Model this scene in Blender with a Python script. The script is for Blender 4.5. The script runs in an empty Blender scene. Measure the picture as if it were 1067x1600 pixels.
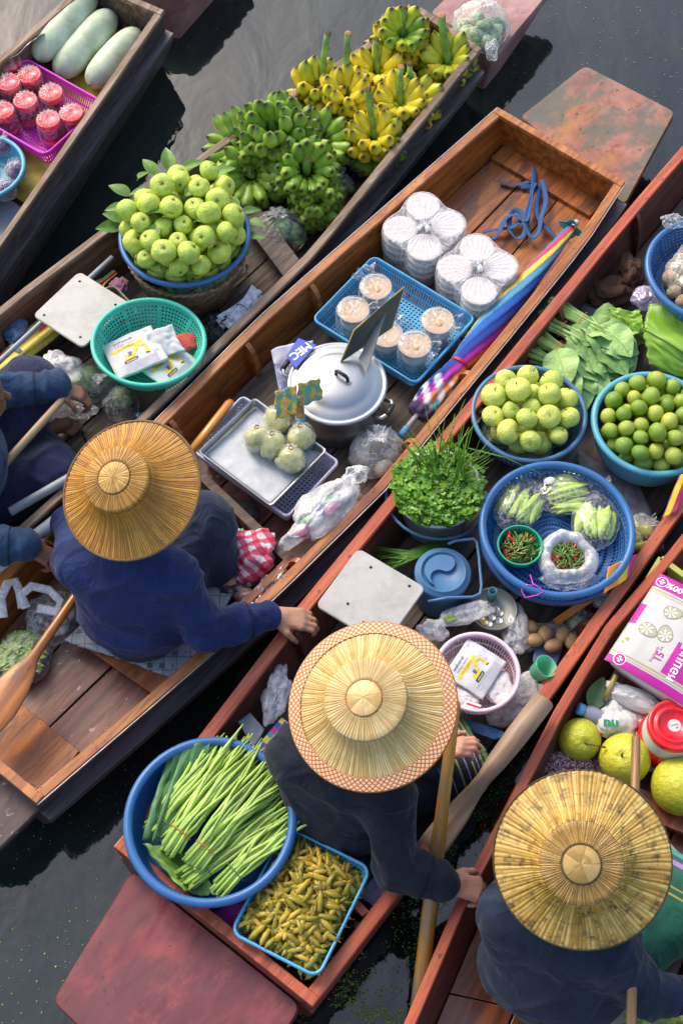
import bpy, math, random, numpy as np
from mathutils import Vector, Matrix, Quaternion, noise
R = math.radians; PI = math.pi; V = Vector
random.seed(7)
SC = bpy.context.scene
# ---------------------------------------------------------------- camera
FPX, TILT, CY0 = 2150.0, R(29.0), 0.0
ct, st = math.cos(TILT), math.sin(TILT)
CAMD = 4.9                                   # distance to the z=.3 plane at the picture centre
CAM = V((0, -CAMD*st, 0.3 + CAMD*ct))
cd = bpy.data.cameras.new('camera'); co = bpy.data.objects.new('camera', cd)
SC.collection.objects.link(co); SC.camera = co
co.location = CAM; co.rotation_euler = (TILT, 0, 0)
cd.sensor_fit = 'VERTICAL'; cd.sensor_height = 24; cd.lens = 24*FPX/1600.0
cd.clip_start = .05; cd.clip_end = 400
SC.render.resolution_x, SC.render.resolution_y = 682, 1024
# ---------------------------------------------------------------- world, sun, exposure
SUN_AZ, SUN_EL = R(-36), R(43)               # azimuth from +Y towards +X
wd = bpy.data.worlds.new('World'); SC.world = wd; wd.use_nodes = True
wn = wd.node_tree.nodes; wl = wd.node_tree.links
sk = wn.new('ShaderNodeTexSky'); sk.sky_type = 'NISHITA'; sk.sun_disc = False
sk.sun_elevation = SUN_EL; sk.sun_rotation = SUN_AZ
sk.air_density = 1.3; sk.dust_density = 3.5; sk.ozone_density = .6
wn['Background'].inputs[1].default_value = .15
wl.new(sk.outputs[0], wn['Background'].inputs[0])
sl = bpy.data.lights.new('sun', 'SUN'); so = bpy.data.objects.new('sun', sl); SC.collection.objects.link(so)
sl.energy = 1.25; sl.angle = R(20); sl.color = (1, .89, .74)
sd = V((math.sin(SUN_AZ)*math.cos(SUN_EL), math.cos(SUN_AZ)*math.cos(SUN_EL), math.sin(SUN_EL)))
so.rotation_euler = sd.to_track_quat('Z', 'Y').to_euler(); so.location = sd*20
SC.view_settings.view_transform = 'Standard'; SC.view_settings.look = 'None'
SC.view_settings.exposure = 0.82; SC.view_settings.gamma = 1
cy = SC.cycles
cy.use_denoising = True
try: cy.denoiser = 'OPENIMAGEDENOISE'
except Exception: pass
cy.max_bounces = 8; cy.diffuse_bounces = 3; cy.glossy_bounces = 3; cy.transmission_bounces = 6
cy.transparent_max_bounces = 20; cy.caustics_reflective = False; cy.caustics_refractive = False
# ---------------------------------------------------------------- helpers
def W(px, py, z):
    """point of the scene at height z seen at photograph pixel (px, py): used only to lay the plan out"""
    x, y = (px-533.5)/FPX, (800-py)/FPX
    d = V((x, y*ct+st, y*st-ct))
    return CAM + d*((z-CAM.z)/d.z)
def mpp(px, py, z): return (W(px, py, z)-CAM).dot(V((0, st, -ct)))/FPX
def lerp(a, b, t): return a+(b-a)*t
def nz(x, y=0, z=0): return noise.noise(V((x, y, z)))

class MB:
    def __init__(s): s.v = []; s.f = []; s.m = []; s.c = []; s.col = (1, 1, 1); s.usecol = False
    def add(s, vs, fs, mi=0, cols=None):
        o = len(s.v)
        s.v += [tuple(p) for p in vs]; s.f += [tuple(i+o for i in f) for f in fs]; s.m += [mi]*len(fs)
        if cols is not None: s.usecol = True; s.c += [tuple(c) for c in cols]
        else: s.c += [s.col]*len(vs)
        return s
    def box(s, c, size, mi=0, M=None, bev=0):
        x, y, z = size[0]/2, size[1]/2, size[2]/2
        if bev:
            b = bev; loops = []
            for zz, ins in ((-z, b), (-z+b, 0), (z-b, 0), (z, b)):
                loops.append([V((c[0]+sx*(x-ins)+dx, c[1]+sy*(y-ins)+dy, c[2]+zz)) for sx, sy, dx, dy in ((-1, -1, 0, b), (-1, -1, b, 0), (1, -1, -b, 0), (1, -1, 0, b), (1, 1, 0, -b), (1, 1, -b, 0), (-1, 1, b, 0), (-1, 1, 0, -b))])
            if M: loops = [[M@p for p in l] for l in loops]
            return s.loft(loops, mi=mi)
        vs = [V((c[0]+a*x, c[1]+b*y, c[2]+d*z)) for a in (-1, 1) for b in (-1, 1) for d in (-1, 1)]
        if M: vs = [M@p for p in vs]
        return s.add(vs, [(0, 1, 3, 2), (4, 6, 7, 5), (0, 4, 5, 1), (2, 3, 7, 6), (0, 2, 6, 4), (1, 5, 7, 3)], mi)
    def loft(s, loops, closed=True, caps=True, mi=0, cols=None, hole=None):
        n = len(loops[0]); vs = [p for l in loops for p in l]; fs = []
        for j in range(len(loops)-1):
            for i in range(n if closed else n-1):
                if hole and hole(i, j): continue
                k = (i+1) % n
                fs.append((j*n+i, j*n+k, (j+1)*n+k, (j+1)*n+i))
        if caps and closed:
            fs.append(tuple(range(n-1, -1, -1))); fs.append(tuple((len(loops)-1)*n+i for i in range(n)))
        return s.add(vs, fs, mi, cols)
    def lathe(s, prof, n=32, M=None, mi=0, caps=False, fn=None, hole=None, cols=None):
        loops = []
        for j, (r, z) in enumerate(prof):
            l = []
            for i in range(n):
                a = 2*PI*i/n; rr, zz = (fn(a, r, z, j) if fn else (r, z))
                p = V((rr*math.cos(a), rr*math.sin(a), zz)); l.append(M@p if M else p)
            loops.append(l)
        return s.loft(loops, caps=caps, mi=mi, hole=hole, cols=cols)
    def tube(s, pts, rad, n=8, mi=0, caps=True, flat=1.0, cols=None, up=None, twist=0):
        pts = [V(p) for p in pts]; m = len(pts)
        if not hasattr(rad, '__len__'): rad = [rad]*m
        T = [(pts[min(i+1, m-1)]-pts[max(i-1, 0)]).normalized() for i in range(m)]
        N = V(up) if up else (V((0, 0, 1)) if abs(T[0].z) < .9 else V((1, 0, 0)))
        loops = []; cc = []
        for i in range(m):
            N = (N-T[i]*N.dot(T[i])).normalized(); B = T[i].cross(N)
            loops.append([pts[i]+(B*math.cos(a)+N*math.sin(a)*flat)*rad[i] for a in [2*PI*k/n+twist for k in range(n)]])
            if cols: cc += [cols[i]]*n
        return s.loft(loops, caps=caps, mi=mi, cols=cc if cols else None)
    def grid(s, nu, nv, fn, mi=0, closed=False, hole=None, cfn=None):
        loops = [[fn(i/(nu if closed else nu-1), j/(nv-1)) for i in range(nu)] for j in range(nv)]
        cols = [cfn(i/(nu-1), j/(nv-1)) for j in range(nv) for i in range(nu)] if cfn else None
        return s.loft(loops, closed=closed, caps=False, mi=mi, hole=hole, cols=cols)
    def build(s, name, mats, parent=None, smooth=True, solid=0, M=None, bev=0, off=0, weld=False, sub=0):
        me = bpy.data.meshes.new(name); me.from_pydata(s.v, [], s.f)
        if not isinstance(mats, (list, tuple)): mats = [mats]
        for m in mats: me.materials.append(m)
        me.polygons.foreach_set('material_index', s.m)
        if smooth: me.polygons.foreach_set('use_smooth', [True]*len(s.f))
        if s.usecol:
            ca = me.color_attributes.new('col', 'FLOAT_COLOR', 'POINT')
            ca.data.foreach_set('color', [x for c in s.c for x in (c[0], c[1], c[2], 1)])
        if M: me.transform(M)
        me.update()
        o = bpy.data.objects.new(name, me); SC.collection.objects.link(o)
        if parent: o.parent = parent
        if smooth == 2:
            me.set_sharp_from_angle(angle=R(40))
        if weld: w_ = o.modifiers.new('w', 'WELD'); w_.merge_threshold = 1e-4
        if bev: b_ = o.modifiers.new('b', 'BEVEL'); b_.width = bev; b_.segments = 2; b_.limit_method = 'ANGLE'
        if solid: d_ = o.modifiers.new('s', 'SOLIDIFY'); d_.thickness = solid; d_.offset = off
        if sub: d_ = o.modifiers.new('u', 'SUBSURF'); d_.levels = sub; d_.render_levels = sub
        return o
def tag(o, label=None, cat=None, group=None, kind=None):
    if label: o['label'] = label
    if cat: o['category'] = cat
    if group: o['group'] = group
    if kind: o['kind'] = kind
    return o
def thing(name, label, cat, loc=(0, 0, 0), rot=(0, 0, 0), group=None):
    o = bpy.data.objects.new(name, None); SC.collection.objects.link(o); o.empty_display_size = .05
    o.location = loc; o.rotation_euler = rot
    return tag(o, label, cat, group)
def put(o, loc, rot=(0, 0, 0), scale=None):
    o.location = loc; o.rotation_euler = rot
    if scale: o.scale = (scale,)*3 if not hasattr(scale, '__len__') else scale
    return o
def kids(o): return [c for c in bpy.data.objects if c.parent == o]
def dup(o, loc=None, rot=None, scale=None, label=None, group=None, parent=None):
    c = o.copy(); SC.collection.objects.link(c); c.parent = parent
    for ch in TREE.get(o.name, None) or kids(o): dup(ch, parent=c)
    if loc is not None: c.location = loc
    if rot is not None: c.rotation_euler = rot
    if scale: c.scale = (scale,)*3 if not hasattr(scale, '__len__') else scale
    if label: c['label'] = label
    if group: c['group'] = group
    return c
TREE = {}
def blob(c, r, n=(16, 12), fn=None):
    """closed lat-long surface; fn(dir)->radius multiplier. returns verts, faces"""
    nu, nv = n; vs = []; fs = []
    r = r if hasattr(r, '__len__') else (r, r, r)
    vs.append(V((0, 0, -1)))
    for j in range(1, nv):
        b = -PI/2+PI*j/nv
        for i in range(nu):
            a = 2*PI*i/nu; vs.append(V((math.cos(a)*math.cos(b), math.sin(a)*math.cos(b), math.sin(b))))
    vs.append(V((0, 0, 1)))
    for i in range(nu): fs.append((0, 1+(i+1) % nu, 1+i))
    for j in range(nv-2):
        for i in range(nu):
            a, b_ = 1+j*nu+i, 1+j*nu+(i+1) % nu; fs.append((a, b_, b_+nu, a+nu))
    L = len(vs)-1; o = 1+(nv-2)*nu
    for i in range(nu): fs.append((o+i, o+(i+1) % nu, L))
    out = []
    for d in vs:
        k = fn(d) if fn else 1
        out.append(V(c)+V((d.x*r[0], d.y*r[1], d.z*r[2]))*k)
    return out, fs
# ---------------------------------------------------------------- materials
class NT:
    def __init__(s, name):
        s.mat = bpy.data.materials.new(name); s.mat.use_nodes = True
        s.t = s.mat.node_tree; s.n = s.t.nodes; s.b = s.n['Principled BSDF']; s.out = s.n['Material Output']
    def new(s, ty, ins=None, **kw):
        nd = s.n.new('ShaderNode'+ty)
        for k, v in kw.items(): setattr(nd, k, v)
        for k, v in (ins or {}).items(): s.set(nd.inputs[k], v)
        return nd
    def set(s, inp, v):
        if isinstance(v, bpy.types.NodeSocket): s.t.links.new(v, inp)
        elif isinstance(v, bpy.types.Node): s.t.links.new(v.outputs[0], inp)
        elif hasattr(v, '__len__') and len(v) == 3 and inp.type == 'RGBA': inp.default_value = (*v, 1)
        else: inp.default_value = v
    def math(s, op, a, b=0, c=0):
        nd = s.new('Math', operation=op)
        for i, x in enumerate((a, b, c)): s.set(nd.inputs[i], x)
        return nd.outputs[0]
    def coord(s, k='Object'):
        if not hasattr(s, 'tc'): s.tc = s.n.new('ShaderNodeTexCoord')
        return s.tc.outputs[k]
    def mapping(s, scale=(1, 1, 1), rot=(0, 0, 0), src=None, loc=(0, 0, 0)):
        return s.new('Mapping', {'Vector': src or s.coord(), 'Scale': scale, 'Rotation': rot, 'Location': loc}).outputs[0]
    def noise(s, scale, detail=4, rough=.5, vec=None, dist=0):
        return s.new('TexNoise', {'Vector': vec or s.coord(), 'Scale': scale, 'Detail': detail, 'Roughness': rough, 'Distortion': dist}).outputs['Fac']
    def ramp(s, fac, stops, interp='LINEAR'):
        nd = s.new('ValToRGB', {'Fac': fac}); cr = nd.color_ramp; cr.interpolation = interp
        while len(cr.elements) > 1: cr.elements.remove(cr.elements[-1])
        for i, (p, c) in enumerate(stops):
            e = cr.elements[0] if i == 0 else cr.elements.new(p)
            e.position = p; e.color = (*c, 1) if hasattr(c, '__len__') else (c, c, c, 1)
        return nd.outputs[0]
    def mix(s, fac, a, b, mode='MIX'):
        nd = s.new('Mix', data_type='RGBA', blend_type=mode)
        s.set(nd.inputs[0], fac); s.set(nd.inputs[6], a); s.set(nd.inputs[7], b); return nd.outputs[2]
    def bump(s, h, strength=.3, dist=.002):
        nd = s.new('Bump', {'Height': h, 'Strength': strength, 'Distance': dist}); s.set(s.b.inputs['Normal'], nd.outputs[0]); return nd.outputs[0]
    def P(s, **k):
        for a, v in k.items(): s.set(s.b.inputs[a.replace('_', ' ')], v)
        return s
def hsv(c, f): return tuple(max(0, x*f) for x in c)
def plain(name, c, rough=.5, var=.12, ns=25, bump=.08, bd=.001, spec=.5, metal=0, sss=0, coat=0, c2=None, attr=False, rand=0, trans=0, sheen=0, dirt=0):
    t = NT(name); f = t.noise(ns, 5, .6)
    base = t.ramp(f, [(.3, hsv(c, 1-var)), (.7, hsv(c2 or c, 1+var))])
    if attr: base = t.mix(1, base, t.new('VertexColor', layer_name='col').outputs[0], 'MULTIPLY')
    if dirt:
        g = t.noise(6, 6, .7); base = t.mix(t.math('MULTIPLY', t.ramp(g, [(.45, 0.), (.75, 1.)]), dirt), base, (.12, .1, .08))
    if rand:
        oi = t.new('ObjectInfo').outputs['Random']
        base = t.mix(1, base, t.ramp(oi, [(0, (1-rand, 1-rand, 1-rand)), (1, (1+rand, 1+rand*.8, 1+rand*.4))]), 'MULTIPLY')
    t.P(Base_Color=base, Roughness=t.math('MULTIPLY_ADD', t.noise(ns*1.7, 3), .2, rough-.1), Metallic=metal, Specular_IOR_Level=spec)
    if sss: t.P(Subsurface_Weight=sss, Subsurface_Radius=(.01, .01, .005), Subsurface_Scale=1.)
    if coat: t.P(Coat_Weight=coat, Coat_Roughness=.15)
    if sheen: t.P(Sheen_Weight=sheen, Sheen_Roughness=.5)
    if bump: t.bump(t.noise(ns*4, 4, .6), bump, bd)
    if trans:
        tr = t.new('BsdfTranslucent', {'Color': base}); mx = t.new('MixShader', {0: trans, 1: t.b.outputs[0], 2: tr.outputs[0]}); t.set(t.out.inputs[0], mx.outputs[0])
    return t.mat
def wood(name, c1, c2, scale=(2, 30, 30), rough=.45, wear=None, wearamt=.4, coat=.2, stain=None, ws=9):
    """grain runs along local x"""
    t = NT(name); m = t.mapping(scale)
    g = t.noise(1.0, 8, .62, m, .6); g2 = t.noise(3.1, 6, .7, m)
    base = t.ramp(g, [(.28, hsv(c1, .55)), (.45, c1), (.62, c2), (.8, hsv(c2, 1.25))])
    base = t.mix(t.ramp(g2, [(.55, 0.), (.72, .7)]), base, hsv(c1, .35))
    if wear:
        wv = t.noise(1., 9, .75, t.mapping((ws*.5, ws*1.6, ws*1.6)))
        base = t.mix(t.ramp(wv, [(.62-wearamt*.25, 0.), (.72-wearamt*.25, 1.)]), base, t.mix(g, hsv(wear, .7), hsv(wear, 1.15)))
    if stain:
        sv = t.noise(3.2, 7, .68, t.mapping((1, 1.5, 1))); base = t.mix(t.ramp(sv, [(.45, 0.), (.55, .85)]), base, stain)
    t.P(Base_Color=base, Roughness=t.ramp(g2, [(.3, rough-.15), (.7, rough+.2)]), Coat_Weight=coat, Coat_Roughness=.25)
    t.bump(t.math('ADD', g, t.math('MULTIPLY', g2, .6)), .35, .0025)
    return t.mat
def film(name, tint=(.9, .92, .95), lo=.04, hi=.5, rough=.25, ridge=20, g=1.):
    """thin plastic film: clear face-on, milky where it is seen edge-on or creased"""
    t = NT(name)
    n1 = t.noise(ridge, 2, .45, dist=1.4); rd = t.math('SUBTRACT', 1, t.math('MULTIPLY', t.math('ABSOLUTE', t.math('SUBTRACT', n1, .5)), 14)); rd = t.math('MAXIMUM', rd, 0)
    lw = t.new('LayerWeight', {'Blend': .35}).outputs['Facing']
    fac = t.math('ADD', t.math('MULTIPLY_ADD', t.math('POWER', lw, 2.2), hi, lo), t.math('MULTIPLY', rd, .22))
    fac = t.math('MINIMUM', fac, 1.)
    t.P(Base_Color=tint, Roughness=rough, Specular_IOR_Level=1.0)
    t.bump(t.math('ADD', t.noise(ridge*.5, 2, .4, dist=1.), t.math('MULTIPLY', rd, .15)), .28, .005)
    tr = t.new('BsdfTransparent', {'Color': (.98, .98, .98)})
    mx = t.new('MixShader', {0: fac, 1: tr.outputs[0], 2: t.b.outputs[0]})
    gl = t.new('BsdfGlossy', {'Roughness': .12, 'Color': (1, 1, 1)}); t.set(gl.inputs['Normal'], [l.from_socket for l in t.t.links if l.to_socket == t.b.inputs['Normal']][0])
    m2 = t.new('MixShader', {0: t.math('MULTIPLY_ADD', lw, .10*g, .025*g), 1: mx.outputs[0], 2: gl.outputs[0]})
    t.set(t.out.inputs[0], m2.outputs[0]); return t.mat
# ---------------------------------------------------------------- SDF surfaces for bodies and cloth
class SDF:
    def __init__(s, lo, hi, h):
        s.lo = np.array(lo, np.float32); s.h = h; s.n = [int(math.ceil((hi[i]-lo[i])/h))+1 for i in range(3)]
        s.d = np.full(s.n, 1e3, np.float32)
    def _blk(s, lo, hi):
        a = [max(0, int((lo[i]-s.lo[i])/s.h)) for i in range(3)]; b = [min(s.n[i], int((hi[i]-s.lo[i])/s.h)+2) for i in range(3)]
        if any(b[i] <= a[i] for i in range(3)): return None, None
        sl_ = tuple(slice(a[i], b[i]) for i in range(3))
        g = np.meshgrid(*[s.lo[i]+np.arange(a[i], b[i], dtype=np.float32)*s.h for i in range(3)], indexing='ij')
        return sl_, g
    def _mn(s, sl_, d, k):
        if sl_ is None: return
        a = s.d[sl_]
        if k > 0:
            h = np.maximum(k-np.abs(a-d), 0)/k; s.d[sl_] = np.minimum(a, d)-h*h*k*.25
        else: s.d[sl_] = np.minimum(a, d)
    def cap(s, a, b, ra, rb, k=.02):
        m = max(ra, rb)+k+.02
        sl_, g = s._blk([min(a[i], b[i])-m for i in range(3)], [max(a[i], b[i])+m for i in range(3)])
        if sl_ is None: return s
        ab = [b[i]-a[i] for i in range(3)]; L = sum(x*x for x in ab)+1e-9
        t = np.clip(sum((g[i]-a[i])*ab[i] for i in range(3))/L, 0, 1)
        d = np.sqrt(sum((g[i]-a[i]-t*ab[i])**2 for i in range(3)))-(ra+(rb-ra)*t)
        s._mn(sl_, d, k); return s
    def chain(s, pts, rad, k=.02):
        for i in range(len(pts)-1): s.cap(pts[i], pts[i+1], rad[i], rad[i+1], k)
        return s
    def ell(s, c, r, rot=None, k=.02):
        m = max(r)+k+.02; sl_, g = s._blk([c[i]-m for i in range(3)], [c[i]+m for i in range(3)])
        if sl_ is None: return s
        q = [g[i]-c[i] for i in range(3)]
        if rot is not None:
            Mt = rot.transposed(); q = [Mt[i][0]*q[0]+Mt[i][1]*q[1]+Mt[i][2]*q[2] for i in range(3)]
        k0 = np.sqrt(sum((q[i]/r[i])**2 for i in range(3))); k1 = np.sqrt(sum((q[i]/r[i]**2)**2 for i in range(3)))+1e-9
        s._mn(sl_, k0*(k0-1)/k1, k); return s
    def cut(s, p, n):
        """remove the side of the plane that n points to"""
        g = np.meshgrid(*[s.lo[i]+np.arange(s.n[i], dtype=np.float32)*s.h for i in range(3)], indexing='ij', sparse=True)
        s.d = np.maximum(s.d, sum((g[i]-p[i])*n[i] for i in range(3)).astype(np.float32)); return s
    def mesh(s, origin=(0, 0, 0), smooth=1):
        d = s.d; ins = d < 0; nx, ny, nz_ = d.shape
        c8 = [ins[i:nx-1+i, j:ny-1+j, k:nz_-1+k] for i in (0, 1) for j in (0, 1) for k in (0, 1)]
        cnt = sum(c.astype(np.int8) for c in c8); act = (cnt > 0) & (cnt < 8); idx = np.argwhere(act)
        vid = np.full(act.shape, -1, np.int64); vid[act] = np.arange(len(idx))
        pos = np.zeros((len(idx), 3)); w = np.zeros(len(idx)); I, J, K = idx.T
        E = []
        for ax in range(3):
            for o1 in (0, 1):
                for o2 in (0, 1):
                    a = [0, 0, 0]; others = [q for q in range(3) if q != ax]; a[others[0]] = o1; a[others[1]] = o2
                    b = list(a); b[ax] = 1; E.append((a, b))
        for a, b in E:
            da = d[I+a[0], J+a[1], K+a[2]]; db = d[I+b[0], J+b[1], K+b[2]]; m = (da < 0) != (db < 0)
            t = np.where(m, da/(da-db+1e-12), 0)
            p = np.stack([a[q]+(b[q]-a[q])*t for q in range(3)], 1); pos[m] += p[m]; w[m] += 1
        pos = (pos/w[:, None]+idx)*s.h+s.lo-np.array(origin)
        F = []
        for ax in range(3):
            s0 = [slice(None)]*3; s1 = [slice(None)]*3; s0[ax] = slice(0, -1); s1[ax] = slice(1, None)
            A, B = ins[tuple(s0)], ins[tuple(s1)]; cr = np.argwhere(A != B)
            o = [q for q in range(3) if q != ax]
            cr = cr[(cr[:, o[0]] > 0) & (cr[:, o[1]] > 0) & (cr[:, o[0]] < d.shape[o[0]]-1) & (cr[:, o[1]] < d.shape[o[1]]-1)]
            fl = A[cr[:, 0], cr[:, 1], cr[:, 2]]
            def gg(d1, d2):
                q = cr.copy(); q[:, o[0]] -= d1; q[:, o[1]] -= d2; return vid[q[:, 0], q[:, 1], q[:, 2]]
            Q = np.stack([gg(1, 1), gg(0, 1), gg(0, 0), gg(1, 0)], 1)
            if ax == 1: fl = ~fl
            Q[~fl] = Q[~fl][:, ::-1]; F.append(Q)
        F = np.concatenate(F); F = F[(F >= 0).all(1)]
        for _ in range(smooth):
            acc = np.zeros_like(pos); c = np.zeros(len(pos))
            for q in range(4):
                np.add.at(acc, F[:, q], pos[F[:, (q+1) % 4]]); np.add.at(c, F[:, q], 1)
            ok = c > 0; pos[ok] = pos[ok]*.4+acc[ok]/c[ok, None]*.6
        return pos, F
def npmesh(name, pos, F, mat_, parent=None, disp=None, cols=None):
    me = bpy.data.meshes.new(name); me.from_pydata(pos.tolist(), [], F.tolist()); me.materials.append(mat_)
    me.polygons.foreach_set('use_smooth', [True]*len(F)); me.update()
    if disp is not None:
        no = np.zeros(len(pos)*3); me.vertices.foreach_get('normal', no); no = no.reshape(-1, 3)
        dd = np.array([disp(p) for p in pos.tolist()]); pos = pos+no*dd[:, None]; me.vertices.foreach_set('co', pos.ravel()); me.update()
    if cols is not None:
        ca = me.color_attributes.new('col', 'FLOAT_COLOR', 'POINT'); ca.data.foreach_set('color', [x for p in pos.tolist() for x in (*cols(p), 1)])
    o = bpy.data.objects.new(name, me); SC.collection.objects.link(o)
    if parent: o.parent = parent
    return o
# ---------------------------------------------------------------- pile of round things (relaxed packing)
def pile(n, r, R0, R1, H, seed=1, it=260, jit=.12, dome=None):
    """spheres of radius ~r dropped into a bowl: radius R0 at the bottom, R1 at height H"""
    rng = np.random.RandomState(seed); rr = r*(1+jit*rng.uniform(-1, 1, n))
    a = rng.uniform(0, 2*PI, n); q = np.sqrt(rng.uniform(0, 1, n))*(R0-r)*.9
    p = np.stack([q*np.cos(a), q*np.sin(a), rng.uniform(r, H+3*r, n)], 1)
    for k in range(it):
        p[:, 2] -= .15*r if k < it*.85 else .02*r
        for _ in range(3):
            d = p[:, None]-p[None]; L = np.sqrt((d**2).sum(2))+1e-9; m = rr[:, None]+rr[None]
            ov = np.maximum(m-L, 0); np.fill_diagonal(ov, 0)
            p += (d/L[..., None]*ov[..., None]*.45).sum(1)*.5
            p[:, 2] = np.maximum(p[:, 2], rr)
            Rz = R0+(R1-R0)*np.clip(p[:, 2]/H, 0, 1.)-rr*.9
            q = np.sqrt(p[:, 0]**2+p[:, 1]**2)+1e-9; s = np.minimum(1, Rz/q); p[:, 0] *= s; p[:, 1] *= s
    return p, rr
# ================================================================ WATER
t = NT('river_water'); co_ = t.coord('Object')
w1 = t.noise(4.2, 3, .5, t.mapping((1, .6, 1)), .5); w2 = t.noise(14, 4, .55, t.mapping((1, .6, 1), (0, 0, R(25))), 1.5); w3 = t.noise(1.1, 2, .5)
t.P(Base_Color=t.ramp(t.noise(1.6, 4), [(.35, (.006, .012, .013)), (.7, (.014, .022, .018))]), Roughness=.045, IOR=1.43, Specular_IOR_Level=1.)
h = t.math('ADD', t.math('MULTIPLY', w1, 1.), t.math('MULTIPLY', w2, t.math('MULTIPLY', w3, .14)))
t.bump(h, .24, .03)
WATER = t.mat
mb = MB(); mb.add([(-150, -150, 0), (150, -150, 0), (150, 150, 0), (-150, 150, 0)], [(0, 1, 2, 3)])
tag(mb.build('water', WATER), 'dark green river water with soft ripples', kind='structure')
bed = plain('river_mud', (.03, .028, .02), .9)
# duckweed
mb = MB(); rng = random.Random(5); greens = [(.16, .3, .02), (.25, .4, .03), (.4, .5, .05), (.1, .22, .03)]
def weed(px, py, r):
    c = W(px, py, .002); n = 5; a0 = rng.random()*6; col = rng.choice(greens)
    vs = [c+V((math.cos(a0+2*PI*i/n)*r*rng.uniform(.6, 1.1), math.sin(a0+2*PI*i/n)*r*rng.uniform(.6, 1.1), .001+rng.random()*.002)) for i in range(n)]
    mb.add(vs, [tuple(range(n))], cols=[col]*n)
for _ in range(260): weed(rng.uniform(780, 1067), rng.uniform(0, 170), rng.uniform(.0012, .003))
for _ in range(500): weed(rng.uniform(-20, 420), rng.uniform(1150, 1620), rng.uniform(.0012, .0034))
for _ in range(160): weed(rng.uniform(0, 600), rng.uniform(0, 460), rng.uniform(.001, .0022))
for _ in range(200): weed(rng.uniform(330, 480), rng.uniform(950, 1150), rng.uniform(.001, .0025))
for cx, cy_, sx, sy, n in ((720, 1250, 40, 60, 900), (770, 1200, 30, 50, 500), (800, 1120, 30, 30, 300), (560, 1560, 60, 35, 1300), (650, 1500, 22, 60, 500), (540, 1500, 30, 40, 250), (590, 1590, 30, 20, 600), (660, 1420, 25, 30, 200), (690, 1330, 20, 40, 300)):
    for _ in range(n):
        px, py = rng.gauss(cx, sx), rng.gauss(cy_, sy)
        if nz(px*.035, py*.035, 3) > -.05: weed(px, py, rng.uniform(.0012, .0034))
tag(mb.build('duckweed', plain('duckweed_green', (1, 1, 1), .6, .1, attr=True, bump=0), smooth=False), 'bright green duckweed specks drifting on dark water', 'duckweed', kind='stuff')
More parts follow.
